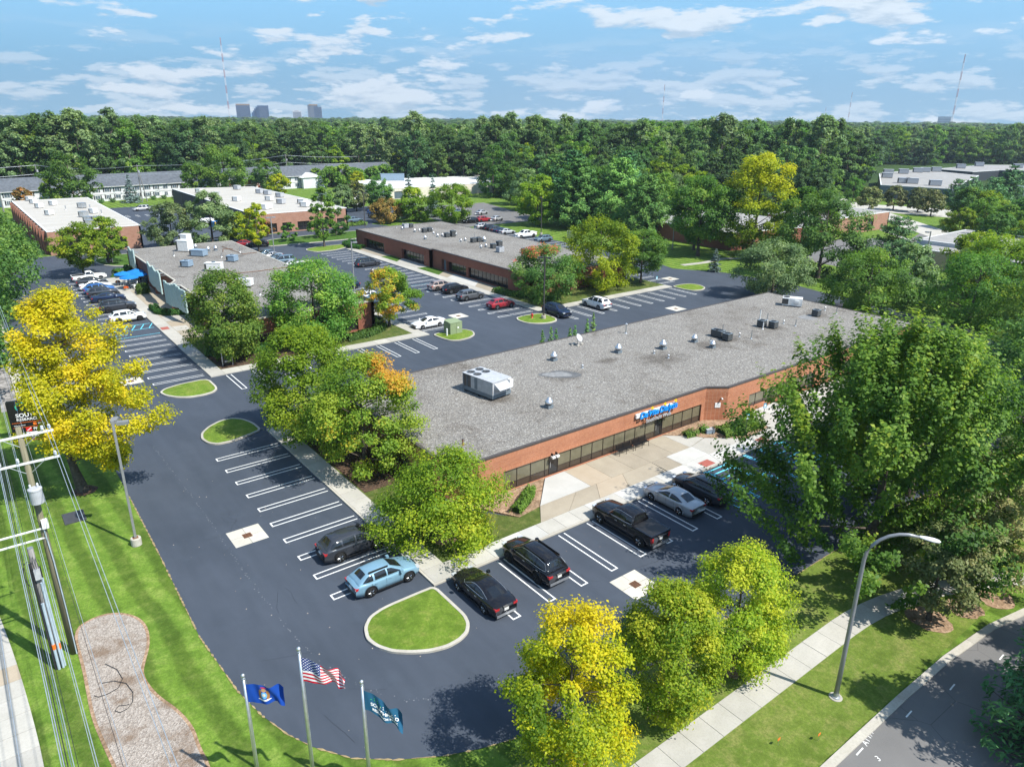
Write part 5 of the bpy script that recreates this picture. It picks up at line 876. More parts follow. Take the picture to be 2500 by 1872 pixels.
fill = [(126, 150), (134, 164), (146, 158), (152, 143), (108, 122), (160, 150), (166, 138), (158, 118), (172, 124), (178, 110), (158, 100), (168, 96), (128, 112), (136, 104), (154, 92), (116, 14), (128, 4), (140, 4), (156, 2), (170, 4), (100, 18), (104, -2), (112, -10), (124, -10), (136, -12), (90, -14), (78, -14), (76, -26), (92, -26), (108, -24), (124, -26), (150, -14), (168, -6), (184, 4), (240, 104), (228, 120)]
fill += [tuple(P(u, v)[:2]) for u, v in ((2335, 590), (2390, 588), (2440, 600), (2490, 590), (2400, 566), (2455, 560), (2505, 565), (2350, 560), (2480, 615), (2420, 625))]
fill.sort(key=lambda q: screen_u(*q)); cnt = {}
for i, (x, y) in enumerate(fill):
    k = (i * 7) % 4; cn_ = ('mid green', 'dark green', 'light green', 'grey green')[k]; cnt[k] = cnt.get(k, 0) + 1
    plant('maple_tree', mx[k], '%s %s tree from left in the crowd at right' % (nth(cnt[k]), cn_), (x, y, 0), i * 1.1, fr0.uniform(.62, 1.05) * (.8 if y < 75 and x > 170 else 1), '%s trees crowding the right side' % cn_)
hp = [dec(120 + i, 4.2, 7.4, 1.6, 'leaf_olive', 4000, .5, 'spread') for i in range(2)]
for i, (u, v, lb) in enumerate(((2120, 515, 'first spreading olive tree along the far street'), (2180, 513, 'second spreading olive tree along the far street'), (2240, 518, 'third spreading olive tree along the far street'), (2272, 527, 'fourth and nearest olive tree along the far street'))): plant('hawthorn_tree', hp[i % 2], lb, P(u, v), i, 1.0, 'olive trees along the far street')
pn = [conifer(125 + i, 5.4, 10.5, .6, .7, 'needle', 4500, 12, .05, .2, .6, 9, .05, .12) for i in range(2)]
for i, (u, v, lb, s) in enumerate(((2360, 512, 'left dark pine before the industrial block', 1.0), (2415, 512, 'middle dark pine before the industrial block', 1.05), (2455, 505, 'right and tallest dark pine before the industrial block', 1.3), (2330, 498, 'round dark tree at the industrial block corner', .85))): plant('pine_tree', pn[i % 2], lb, P(u, v), i, s, 'pines before the industrial block')

# --- the wood behind everything
def joined(meshes, name):
    """one mesh from crown and trunk: too far away to show its parts"""
    bm = bmesh.new(); lay = bm.verts.layers.float.new('tint')
    for k, me in enumerate(meshes):
        b0 = len(bm.faces); bm.from_mesh(me); bm.faces.ensure_lookup_table()
        for f in bm.faces[b0:]: f.material_index = k
    o = bpy.data.meshes.new(name); bm.to_mesh(o); bm.free()
    for me in meshes: o.materials.append(me.materials[0])
    return o
kinds = [('leaf_wood', 'mid green'), ('leaf_wood_dark', 'deep green'), ('leaf_willow', 'grey green'), ('leaf_green', 'fresh green'), ('leaf_wood_dark', 'dark rounded'), ('leaf_wood', 'olive green'), ('leaf_lime', 'yellow green')]
wood = []
for i, (mt, nm) in enumerate(kinds):
    c, t_ = deciduous(200 + i, (6.6, 6.2, 6.0, 7.2, 6.8, 6.0, 5.6)[i], (25, 22, 26, 24, 21, 22, 18)[i], 0.4, .80, mt, 6000, ('column', 'column', 'column', 'ovate', 'column', 'column', 'ovate')[i], .20, 52, None, lobes=.3); wood.append((joined([c, t_], 'woodland_tree'), nm, mt))
fr_ = random.Random(9); spots = []
def rmin(u):
    for a, b in ((0, 318), (250, 312), (600, 322), (900, 372), (1000, 345), (1200, 318), (1400, 268), (1600, 252), (1750, 226), (1900, 212), (2040, 232), (2110, 330), (2180, 520), (2300, 560), (2500, 600), (2900, 620)):
        if u <= a: return b
    return 620
KEEP = ((116, 58, 152, 98), (150, 60, 187, 84), (128, 102, 172, 136), (130, 8, 168, 38))
rr = 205.0; row = 0
while rr < 3300:
    stp = max(7.5, rr * .024); u = -160 + fr_.uniform(0, 40)
    while u < 2680:
        r_ = rr + fr_.uniform(-.3, .3) * stp * 1.3
        if r_ > rmin(u):
            q = P(u, 300, D=r_)
            if not any(a - 3 < q.x < c + 3 and b - 3 < q.y < d + 3 for a, b, c, d in KEEP): spots.append((r_, q.x, q.y, u))
        u += stp / r_ * F_PX * fr_.uniform(.75, 1.25)
    rr += stp * 1.15
spots.sort()
front = spots[:290]
wl = []
for k, (r_, x, y, u) in enumerate(front):
    me, nm, mt = wood[fr_.choices(range(7), (26, 24, 12, 9, 18, 14, 3))[0]]; o = link('woodland_tree', me, None, (x, y, 0), fr_.uniform(0, 6.28)); s = fr_.choice((fr_.uniform(.6, .85), fr_.uniform(.85, 1.05), fr_.uniform(1.0, 1.16))) * (1.0 if r_ > 300 else .72 if r_ > 260 else .62); o.scale = (s * fr_.uniform(.85, 1.2), s * fr_.uniform(.85, 1.2), s)
    wl.append((u, o, nm, 'at left' if u < 850 else 'in the middle' if u < 1650 else 'at right'))
wl.sort(key=lambda q: q[0]); cnt = {}
for u, o, nm, pl_ in wl: k = (nm, pl_); cnt[k] = cnt.get(k, 0) + 1; tag(o, '%s tall %s tree from left in the wood front %s' % (nth(cnt[k]), nm, pl_), 'tree', '%s trees in the front of the wood %s' % (nm, pl_))
far = spots[290:]
wc = bpy.data.collections.new('wood_sources')
for me, nm, mt in wood:
    o = bpy.data.objects.new('woodland_tree', me); wc.objects.link(o)
pm_ = bpy.data.meshes.new('distant_wood'); pm_.from_pydata([(x, y, 0) for r_, x, y, u in far], [], []); dw = tag(link('distant_wood', pm_), 'green wood stretching behind the buildings to the horizon', 'wood', None, 'stuff')
sca = pm_.attributes.new('scl', 'FLOAT_VECTOR', 'POINT'); rot_ = pm_.attributes.new('rot', 'FLOAT_VECTOR', 'POINT')
sv = []; rv = []
for r_, x, y, u in far: g_ = max(1.0, min(2.6, (r_ / 700) ** .9)); h_ = fr_.choice((fr_.uniform(.62, .82), fr_.uniform(.8, .95), fr_.uniform(.9, 1.04))) * (1.0 if r_ < 700 else .88); sv += [g_ * fr_.uniform(.85, 1.2), g_ * fr_.uniform(.85, 1.2), h_]; rv += [0, 0, fr_.uniform(0, 6.28)]
sca.data.foreach_set('vector', sv); rot_.data.foreach_set('vector', rv)
gn = bpy.data.node_groups.new('scatter', 'GeometryNodeTree'); gn.interface.new_socket('Geometry', in_out='INPUT', socket_type='NodeSocketGeometry'); gn.interface.new_socket('Geometry', in_out='OUTPUT', socket_type='NodeSocketGeometry')
gi = gn.nodes.new('NodeGroupInput'); go = gn.nodes.new('NodeGroupOutput'); ip = gn.nodes.new('GeometryNodeInstanceOnPoints'); ci_ = gn.nodes.new('GeometryNodeCollectionInfo'); ci_.inputs['Collection'].default_value = wc; ci_.inputs['Separate Children'].default_value = True; ci_.inputs['Reset Children'].default_value = True
ri = gn.nodes.new('FunctionNodeRandomValue'); ri.data_type = 'INT'; ri.inputs[4].default_value = 0; ri.inputs[5].default_value = len(wood) - 1
def named(n_):
    q = gn.nodes.new('GeometryNodeInputNamedAttribute'); q.data_type = 'FLOAT_VECTOR'; q.inputs[0].default_value = n_; return q.outputs[0]
e2r = gn.nodes.new('FunctionNodeEulerToRotation'); gn.links.new(named('rot'), e2r.inputs[0])
gn.links.new(gi.outputs[0], ip.inputs['Points']); gn.links.new(ci_.outputs[0], ip.inputs['Instance']); ip.inputs['Pick Instance'].default_value = True; gn.links.new(ri.outputs[2], ip.inputs['Instance Index']); gn.links.new(named('scl'), ip.inputs['Scale']); gn.links.new(e2r.outputs[0], ip.inputs['Rotation']); gn.links.new(ip.outputs[0], go.inputs[0])
md = dw.modifiers.new('scatter', 'NODES'); md.node_group = gn

# --- undergrowth between warehouse and wood, hedges, shrubs
def hedge(path, width, height, mat, leaf, dens, label, name='hedge', cat='hedge', group=None, seed=1, z=0.1, bumpy=.12):
    """clipped hedge: a core body closely covered with leaves"""
    rng = np.random.default_rng(seed); pts = [np.array(q, float) for q in path]; root = thing(name, label, cat, (0, 0, 0), 0, group); pos = []; nrm = []
    L_ = [np.linalg.norm(b - a) for a, b in zip(pts, pts[1:])]; tot = sum(L_); n = int(dens * tot * (width + 2 * height))
    cum = np.concatenate([[0], np.cumsum(L_)])
    s = rng.uniform(-width * .3, tot + width * .3, n); k = np.clip(np.searchsorted(cum, s) - 1, 0, len(L_) - 1); f = ((s - cum[k]) / np.array(L_)[k])[:, None]
    A_ = np.array(pts)[k]; B_ = np.array(pts)[k + 1]; dr = (B_ - A_) / np.array(L_)[k][:, None]; base = A_ + (B_ - A_) * f; nn = np.column_stack([-dr[:, 1], dr[:, 0]])
    a = rng.uniform(0, np.pi, n); w_ = width / 2 * (1 + bumpy * np.sin(s * 2.3 + seed)); h_ = height * (1 + bumpy * np.sin(s * 1.7 + seed * 2))
    sup = .55; cxx = np.sign(np.cos(a)) * np.abs(np.cos(a)) ** sup; szz = np.sin(a) ** sup; sh = rng.uniform(.86, 1.03, n)
    xy = base + nn * (cxx * w_ * sh)[:, None]; pos = np.column_stack([xy, z + szz * h_ * sh + rng.normal(0, leaf * .3, n)])
    nrm = np.column_stack([nn * np.cos(a)[:, None], np.sin(a) + .3]) + rng.normal(size=(n, 3)) * .45
    link('foliage', leaf_mesh('foliage', pos, nrm, leaf, rng.normal(.5, .2, n), mat, .6, None, rng), root)
    m_ = MB()
    prof = [(math.cos(q) * .84, math.sin(q) ** .6 * .86) for q in np.linspace(0.02, math.pi - .02, 7)]; rings = []
    for i, q in enumerate(pts):
        d_ = pts[min(i + 1, len(pts) - 1)] - pts[max(0, i - 1)]; d_ = d_ / np.linalg.norm(d_); n_ = np.array([-d_[1], d_[0]]); rings.append([(q[0] + n_[0] * x * width / 2, q[1] + n_[1] * x * width / 2, z - .08 + y * height) for x, y in prof])
    for r_ in rings: m_.v += r_
    for i in range(len(rings) - 1):
        for j in range(6): m_.f.append((i * 7 + j, i * 7 + j + 1, (i + 1) * 7 + j + 1, (i + 1) * 7 + j))
    m_.f += [tuple(range(7)), tuple(range((len(rings) - 1) * 7, len(rings) * 7))[::-1]]
    m_.build('dark_core', 'woodland_floor', root); return root  # solid dark core added inside the leaves to close see-through gaps
hedge([(19.0, 52.2), (21.5, 52.5), (23.6, 53.4), (25.2, 55.0), (26.0, 57.5), (26.0, 60)], 1.5, .8, 'hedge_leaf', .22, 120, 'curved clipped hedge round the near corner of the left building', seed=2)
hedge([(51.2, 63.2), (51.6, 60), (53.0, 57.3), (55.6, 55.6), (58, 55.2)], 1.5, .8, 'hedge_leaf', .26, 90, 'curved clipped hedge at the near corner of the rear building', seed=3)
hedge([(51.6, 114.8), (50.6, 118), (51.0, 121.5), (53.5, 123.6)], 1.7, .8, 'hedge_leaf', .30, 70, 'dark curved hedge at the far corner of the rear building', seed=4)
hedge([(3.0, 96.0), (3.6, 99.4)], 1.9, 1.1, 'juniper_leaf', .26, 90, 'clipped block hedge beside the patio tables', seed=5); hedge([(2.0, 84.6), (2.0, 81.4), (3.0, 79.6), (5.0, 78.9)], 1.2, .8, 'hedge_leaf', .26, 90, 'curved hedge at the foot of the brick pier', seed=6)
hedge([(2.4, 114.2), (5.0, 116.2), (5.2, 118.6)], 1.7, 1.1, 'hedge_leaf', .32, 60, 'dark hedge behind the blue umbrellas', seed=7); hedge([(2.3, 56.5), (4.4, 55.0), (9.5, 54.0)], 1.3, .9, 'hedge_leaf', .25, 80, 'low dark hedge at the foot of the left building', seed=8)
hedge([(9.6, 3.9), (11.0, 4.6), (12.4, 5.7)], .9, .65, 'juniper_leaf', .15, 230, 'low row of shrubs in the bed under the left windows', 'shrub_row', 'shrub', seed=9, z=.13)
hedge([(64.8, 149.6), (70, 149.9)], 1.4, .7, 'juniper_leaf', .35, 50, 'low shrubs at the corner of the brick front', 'shrub_row', 'shrub', seed=10)
hedge([(33.9, 3.6), (36.0, 3.3), (38.2, 3.2)], 1.9, .75, 'juniper_leaf', .16, 230, 'big low juniper behind the blue parking sign', 'juniper', 'shrub', seed=11, z=.13); hedge([(30.8, 5.4), (31.7, 5.3)], 1.0, .5, 'juniper_leaf', .14, 260, 'small round juniper nearest the entrance doors', 'juniper', 'shrub', seed=12, z=.13); hedge([(38.7, 4.4), (39.2, 4.3)], 1.0, .9, 'leaf_lime', .16, 200, 'bright green shrub behind the juniper by the second sign', 'shrub', 'shrub', seed=13, z=.13); hedge([(32.6, 5.2), (33.1, 5.1)], .8, .7, 'juniper_leaf', .16, 160, 'loose shrub beside the blue box at the pier', 'shrub', 'shrub', seed=14, z=.13)
for i, (x, h_) in enumerate(((32.3, 4.8), (33.6, 4.9), (34.4, 4.6), (36.6, 4.4), (37.4, 4.5), (39.4, 5.0), (40.4, 5.6))): plant('arborvitae', conifer(140 + i, .75, h_, .1, .2, 'needle_light', 1600, 14, -.5, .1, .75, 8), ('%s pointed arborvitae from the left behind the front roof edge' % ('first', 'second', 'third', 'fourth', 'fifth', 'sixth', 'seventh')[i]), (x, 28.4, 0), 0, 1, 'arborvitae behind the front building', 'shrub')
bs = [hedge([(-.4, 0), (.5, .1)], 1.6, 1.2, 'hedge_leaf', .4, 45, 'x', 'shrub', 'shrub', seed=15, z=0)]
for i, q in enumerate(((14.0, 244.2), (17.5, 244.8), (21.0, 245.2), (24.5, 245.6), (32.5, 246.4), (37.5, 247), (41, 247.4), (45, 248))):
    o = bs[0] if i == 0 else copy_tree(bs[0]); o.location = (*q, 0); o['label'] = '%s clipped round shrub from the left at the foot of the white apartments' % nth(i + 1); o['group'] = 'clipped shrubs at the apartments'
us = dec(150, 5.5, 7.5, .1, 'leaf_green', 2600, .8, 'spread', nclump=40)
for i in range(24):
    f = i / 23; x, y = 104 + 82 * f, 262 - 24 * f + fr_.uniform(-4, 4); plant('thicket', us, '%s green thicket from the left along the foot of the wood behind the warehouse' % nth(i + 1), (x, y, 0), fr_.uniform(0, 6), fr_.uniform(.6, 1.1), 'thicket behind the warehouse', 'thicket')
# grass tufts along the near turf edges so they are not drawn with a ruler
# ================================================================ vehicles
def paint(name, col, metal=0.0):
    if name in MATS: return name
    t = NT(name); n = t.noise(t.obj(), 2.0, 3); t.fin(t.mix(t.rng(n, .3, .7), tuple(x * .93 for x in col), col), .5, metal, .0 if max(col) < .06 else .2); t.b.inputs['Coat Weight'].default_value = 1.0; t.b.inputs['Coat Roughness'].default_value = .03; return name
for n_, c_, m_ in (('paint_black', (.008, .008, .010), 0), ('paint_dkgrey', (.038, .042, .050), .3), ('paint_grey', (.085, .09, .10), .3), ('paint_silver', (.42, .43, .44), .5), ('paint_white', (.74, .74, .73), 0), ('paint_ltblue', (.17, .30, .39), .2), ('paint_navy', (.012, .022, .055), .2), ('paint_crimson', (.26, .012, .020), .1), ('paint_tan', (.30, .23, .20), .3), ('paint_slate', (.10, .15, .19), .3), ('paint_blue', (.02, .10, .30), .2)): paint(n_, c_, m_)
# L, W, wheelbase, wheel radius, belt, roof, hood(front z, base z), windshield base, roof front, roof rear, rear glass base, tail z, rear deck z
SPEC = {
 'sedan': dict(L=4.86, W=1.84, wb=2.78, wr=.335, belt=.97, roof=1.45, hood=(.74, .95), x=(1.02, .22, -.95, -1.72), tail=(1.02, 1.07), win=2, clear=.17),
 'suv': dict(L=4.70, W=1.88, wb=2.75, wr=.375, belt=1.12, roof=1.67, hood=(.92, 1.08), x=(1.12, .36, -1.62, -2.16), tail=(1.04, 1.12), win=3, clear=.22),
 'bigsuv': dict(L=5.05, W=1.98, wb=2.95, wr=.40, belt=1.20, roof=1.79, hood=(1.0, 1.16), x=(1.26, .50, -1.88, -2.36), tail=(1.1, 1.2), win=3, clear=.24),
 'crossover': dict(L=4.47, W=1.80, wb=2.665, wr=.36, belt=1.06, roof=1.585, hood=(.86, 1.03), x=(1.02, .24, -1.34, -2.02), tail=(1.0, 1.06), win=3, clear=.24),
 'hatch': dict(L=4.30, W=1.78, wb=2.60, wr=.325, belt=.97, roof=1.47, hood=(.76, .95), x=(.98, .20, -1.20, -1.90), tail=(.97, 1.02), win=2, clear=.17),
 'minivan': dict(L=5.10, W=1.97, wb=3.03, wr=.34, belt=1.02, roof=1.74, hood=(.76, 1.0), x=(1.42, .62, -2.05, -2.42), tail=(.98, 1.02), win=3, clear=.18),
 'pickup': dict(L=6.02, W=2.03, wb=3.9, wr=.42, belt=1.26, roof=1.92, hood=(1.08, 1.24), x=(1.20, .66, -.95, -1.12), tail=(1.26, 1.26), win=2, clear=.30),
 'oldpickup': dict(L=5.5, W=1.90, wb=3.4, wr=.37, belt=1.06, roof=1.68, hood=(.90, 1.04), x=(.95, .45, -.50, -.66), tail=(1.0, 1.0), win=1, clear=.26),
}
def car_meshes(kind):
    S = SPEC[kind]; L_, W_c, wb, wr, belt, roof = S['L'], S['W'], S['wb'], S['wr'], S['belt'], S['roof']; hl = L_ / 2; xa, xb, xc, xd = S['x']; fx = wb / 2 + .06; rx = -wb / 2 + .06; out = {}
    pk = 'pickup' in kind
    def topz(x):
        pts = [(-hl, S['tail'][0] - .14), (-hl + .10, S['tail'][0]), (xd, S['tail'][1]), (xa, belt), (xa + .25, S['hood'][1]), (hl - .38, S['hood'][0] + .06), (hl - .08, S['hood'][0] - .05), (hl, S['hood'][0] - .22)]
        return float(np.mean([np.interp(x + k, [q[0] for q in pts], [q[1] for q in pts]) for k in (-.14, -.07, 0, .07, .14)]))
    def hw(x):
        f = abs(x) / hl; return W_c / 2 * (1 - (.20 if x > 0 else .13) * f ** 7 - .025 * f ** 2)
    def zb(x):
        z = S['clear'] + .10 * max(0, abs(x) / hl - .86) / .14
        for w_ in (fx, rx):
            d_ = abs(x - w_); ar = wr + .065
            if d_ < ar: z = max(z, wr + math.sqrt(ar * ar - d_ * d_) - .005)
        return z
    xs = sorted(set([-hl, -hl + .03, -hl + .1, hl - .1, hl - .03, hl] + list(np.linspace(-hl + .2, hl - .2, 24)) + [w_ + s * q for w_ in (fx, rx) for s in (-1, 1) for q in (wr + .066, wr + .05, wr * .9, wr * .6, wr * .25)]))
    mb = MB(); ns = 13; rows = []
    for x in xs:
        w_ = hw(x); z0 = zb(x); zt = topz(x); zs = max(z0 + .05, zt - .20); r_ = []
        half = [(.82 * w_, z0), (.965 * w_, z0 + .015), (1.0 * w_, max(z0 + .02, z0 * .45 + zs * .55)), (.99 * w_, zs), (.955 * w_, max(z0 + .04, zt - .055)), (.86 * w_, zt - .008), (0, zt + .02)]
        rows.append([(x, y, z) for y, z in half] + [(x, -y, z) for y, z in half[-2::-1]])
    for r_ in rows: mb.v += r_
    for i in range(len(rows) - 1):
        for j in range(ns - 1): mb.f.append((i * ns + j, i * ns + j + 1, (i + 1) * ns + j + 1, (i + 1) * ns + j))
        mb.f.append((i * ns + ns - 1, i * ns, (i + 1) * ns, (i + 1) * ns + ns - 1))
    mb.f += [tuple(range(ns)), tuple(range((len(rows) - 1) * ns, len(rows) * ns))[::-1]]
    # cab: one rounded shell lofted along the car
    wbase = .945 * W_c / 2; tum = .80 if not pk else .86; zd_ = topz(xd)
    gx = np.linspace(xd - .02, xa + .22, 160); kx = [xd - .02, xd + .02, xc, xc + (xb - xc) * .35, xc + (xb - xc) * .75, xb, xa + .10, xa + .22]; kz = [zd_ - .03, zd_ + .02, roof - .075, roof - .012, roof, roof - .05, belt + .015, belt - .05]
    gz = np.interp(gx, kx, kz); ker = np.hanning(13); ker /= ker.sum(); gz = np.convolve(np.pad(gz, 6, mode='edge'), ker, 'valid'); zlow = belt - .06
    def ztop(x): return float(np.interp(x, gx, gz))
    def cabw(x): return wbase * float(np.interp(x, [xd, xd + .7, xa - .4, xa + .2], [.87, 1.0, 1.0, .90]))
    def cab(x, f):
        """point on the right half at height fraction f of the local section"""
        h = max(.02, ztop(x) - zlow); z = zlow + h * f; y = cabw(x) * (max(0.0, 1 - f ** 3.6)) ** .28; tz_ = (z - zlow) / (roof - zlow); return (x, y * (1 - (1 - tum) * tz_ ** 1.3), z)
    fs = [0, .25, .5, .7, .82, .90, .95, .98, .995, 1.0]; cx_s = np.linspace(xd, xa + .2, 30); c = MB(); nr = len(fs) * 2 - 1
    for x in cx_s:
        rgt = [cab(x, f) for f in fs]; c.v += rgt + [(q[0], -q[1], q[2]) for q in rgt[-2::-1]]
    for i in range(len(cx_s) - 1):
        for j in range(nr - 1): c.f.append((i * nr + j, (i + 1) * nr + j, (i + 1) * nr + j + 1, i * nr + j + 1))
    c.f += [tuple(range(nr)), tuple(range((len(cx_s) - 1) * nr, len(cx_s) * nr))[::-1]]
    o = len(mb.v); mb.v += c.v; mb.f += [tuple(k + o for k in f) for f in c.f]
    if pk:   # open bed walls over a dark floor
        mb2 = MB(); out['bed'] = MB().box(-hl + .10, xd - .06, -W_c / 2 * .84, W_c / 2 * .84, topz(xd) - .02, topz(xd) + .045)
        out['bedrail'] = MB().box(-hl + .02, xd - .04, W_c / 2 * .84, W_c / 2 * .96, topz(xd) - .1, topz(xd) + .05).box(-hl + .02, xd - .04, -W_c / 2 * .96, -W_c / 2 * .84, topz(xd) - .1, topz(xd) + .05).box(-hl + .005, -hl + .1, -W_c / 2 * .86, W_c / 2 * .86, topz(xd) - .12, topz(xd) + .05)
    out['body'] = mb
    def patch(rows_, off):
        """a curved pane: rows of points on the shell, pushed out a little"""
        m_ = MB(); nr_, nc = len(rows_), len(rows_[0]); ctr = Vector((0, 0, zlow)); out_ = []
        for r_ in rows_:
            for q in r_: q = Vector(q); d_ = Vector((0, q.y, (q.z - zlow) * .9)); d_.x = .55 * (1 if q.x > xb else -1 if q.x < xc else 0) * d_.length; out_.append(q + d_.normalized() * off)
        m_.v = [tuple(q) for q in out_]; m_.f = [(i * nc + j, i * nc + j + 1, (i + 1) * nc + j + 1, (i + 1) * nc + j) for i in range(nr_ - 1) for j in range(nc - 1)]; return m_
    def across(x, y):
        """height of the shell at (x, y)"""
        lo, hi = 0.0, 1.0
        for _ in range(22):
            mid = (lo + hi) / 2
            if cab(x, mid)[1] > abs(y): lo = mid
            else: hi = mid
        return (x, y, cab(x, lo)[2])
    def glassrow(x, k, n=9): yy = cab(x, .93)[1] * k; return [across(x, -yy + 2 * yy * i / (n - 1)) for i in range(n)]
    out['windshield'] = patch([glassrow(x, .90 + .0 * x) for x in np.linspace(xa + .06, xb + .05, 7)], .016)
    r0, r1 = (xd + .06, xc - .02) if kind in ('sedan', 'hatch') else (xd + (xc - xd) * .42, xc - .04) if not pk else (xd + .05, xc - .03)
    out['rear_window'] = patch([glassrow(x, .86) for x in np.linspace(r0, r1, 6)], .016)
    sw = []; n_w = S['win']; x0s, x1s = xa - .04, xd + .26 if not pk else xd + .16; cuts = {1: [(.0, 1.0)], 2: [(.0, .485), (.535, 1.0)], 3: [(.0, .375), (.41, .70), (.745, 1.0)]}[n_w]
    for s in (-1, 1):
        for a, b in cuts:
            rws = []
            for x in np.linspace(x0s + (x1s - x0s) * a, x0s + (x1s - x0s) * b, 8):
                h = ztop(x) - zlow; f0 = (belt + .045 - zlow) / h; f1 = max(f0 + .01, min(.845, (ztop(x) - .115 - zlow) / h)); rws.append([(lambda q: (q[0], s * q[1], q[2]))(cab(x, f0 + (f1 - f0) * k / 4)) for k in range(5)])
            sw.append(patch(rws, .012))
    tm = MB()
    for s in (-1, 1):
        up_ = []; lo_ = []
        for x in np.linspace(x0s + .03, x1s - .03, 14): h = ztop(x) - zlow; f0 = (belt + .04 - zlow) / h; f1 = max(f0 + .01, min(.855, (ztop(x) - .105 - zlow) / h)); q = cab(x, f1); up_.append((q[0], s * (q[1] + .012), q[2])); q = cab(x, f0); lo_.append((q[0], s * (q[1] + .012), q[2]))
        tm.tube(lo_ + up_[::-1] + lo_[:1], .012, 4, False)
    out['window_trim'] = tm; out['side_window'] = sw; m_ = MB(); m_.lathe([(wr * .62, -.115), (wr * .93, -.115), (wr, -.085), (wr, .085), (wr * .93, .115), (wr * .62, .115)], n=20); out['tyre'] = m_
    rm = MB(); rm.lathe([(.05, .10), (wr * .60, .112), (wr * .655, .118), (wr * .66, .05), (wr * .66, -.05)], n=20)
    out['rim'] = rm; sp_ = MB()
    for k in range(5):
        a = 2 * math.pi * (k + .5) / 5; sp_.tube([(math.cos(a) * wr * .2, math.sin(a) * wr * .2, .108), (math.cos(a) * wr * .56, math.sin(a) * wr * .56, .117)], wr * .085, 4)
    out['rim_gap'] = sp_
    out['wheels'] = [(fx, 1), (fx, -1), (rx, 1), (rx, -1)]; zt_ = topz(-hl + .12); zl = S['hood'][0] - .14
    wf = hw(hl - .12); wr_ = hw(-hl + .08); tz = min(zt_, belt) - .12; tall = kind in ('pickup', 'minivan', 'oldpickup')
    out['taillight'] = [MB().box(-hl - .012, -hl + .22, s * wr_ * (.64 if not pk else .84) if s > 0 else -wr_ * 1.015, wr_ * 1.015 if s > 0 else s * wr_ * (.64 if not pk else .84), tz - (.10 if not tall else .30), tz + .05) for s in (1, -1)]
    out['headlight'] = [MB().box(hl - .30, hl - .015, s * wf * .60 if s > 0 else -wf * 1.0, wf * 1.0 if s > 0 else s * wf * .60, zl - .03, zl + .12) for s in (1, -1)]
    out['mirror'] = [MB().box(xa - .28, xa - .10, s * (W_c / 2 - .02) if s > 0 else -W_c / 2 - .18, W_c / 2 + .18 if s > 0 else s * (W_c / 2 - .02), belt - .02, belt + .14) for s in (1, -1)]
    out['grille'] = MB().box(hl - .05, hl + .008, -wf * .5, wf * .5, zl - .16, zl + .05); out['bumper'] = MB().box(-hl - .03, -hl + .06, -wr_ * .88, wr_ * .88, S['clear'] + .08, S['clear'] + .25); out['front_bumper'] = MB().box(hl - .10, hl + .02, -wf * .78, wf * .78, S['clear'] + .07, S['clear'] + .22)
    out['plate'] = MB().box(-hl - .022, -hl + .0, -.16, .16, tz - .26, tz - .10)
    out['rails'] = [MB().box(xc + .1, xb - .15, s * wbase * tum * .80 - .02, s * wbase * tum * .80 + .02, roof - .10, roof + .025) for s in (1, -1)]
    sk = MB()
    for s in (1, -1): sk.box(rx + wr + .08, fx - wr - .08, s * W_c / 2 * .995 - .02, s * W_c / 2 * .995 + .012, S['clear'] + .0, S['clear'] + .10)
    ar_ = MB()
    for w_ in (fx, rx):
        for s in (1, -1): ar_.tube([(w_ + (wr + .06) * math.cos(R(a)), s * (W_c / 2 - .012) * (1 - .03 * (abs(w_) / hl) ** 2), wr + (wr + .06) * math.sin(R(a))) for a in range(-18, 199, 18)], .034, 5)
    out['arch_trim'] = ar_; out['sill'] = sk; sm_ = MB(); mx = (xa + xc) / 2
    for s in (1, -1):
        y = s * W_c / 2 * .985
        for x in (xa - .25, mx - .05, xc + .15 if n_w > 1 else xc): sm_.box(x, x + .012, min(y - s * .02, y + s * .012), max(y - s * .02, y + s * .012), S['clear'] + .16, belt - .10)
    out['seam'] = sm_; hd = MB()
    for s in (1, -1):
        y = s * W_c / 2 * .99
        for x in (mx + .12, xc + .35)[: (2 if n_w > 1 else 1)]: hd.box(x, x + .2, min(y, y + s * .03), max(y, y + s * .03), belt - .20, belt - .165)
    out['door_handle'] = hd
    return out
_CM = {}
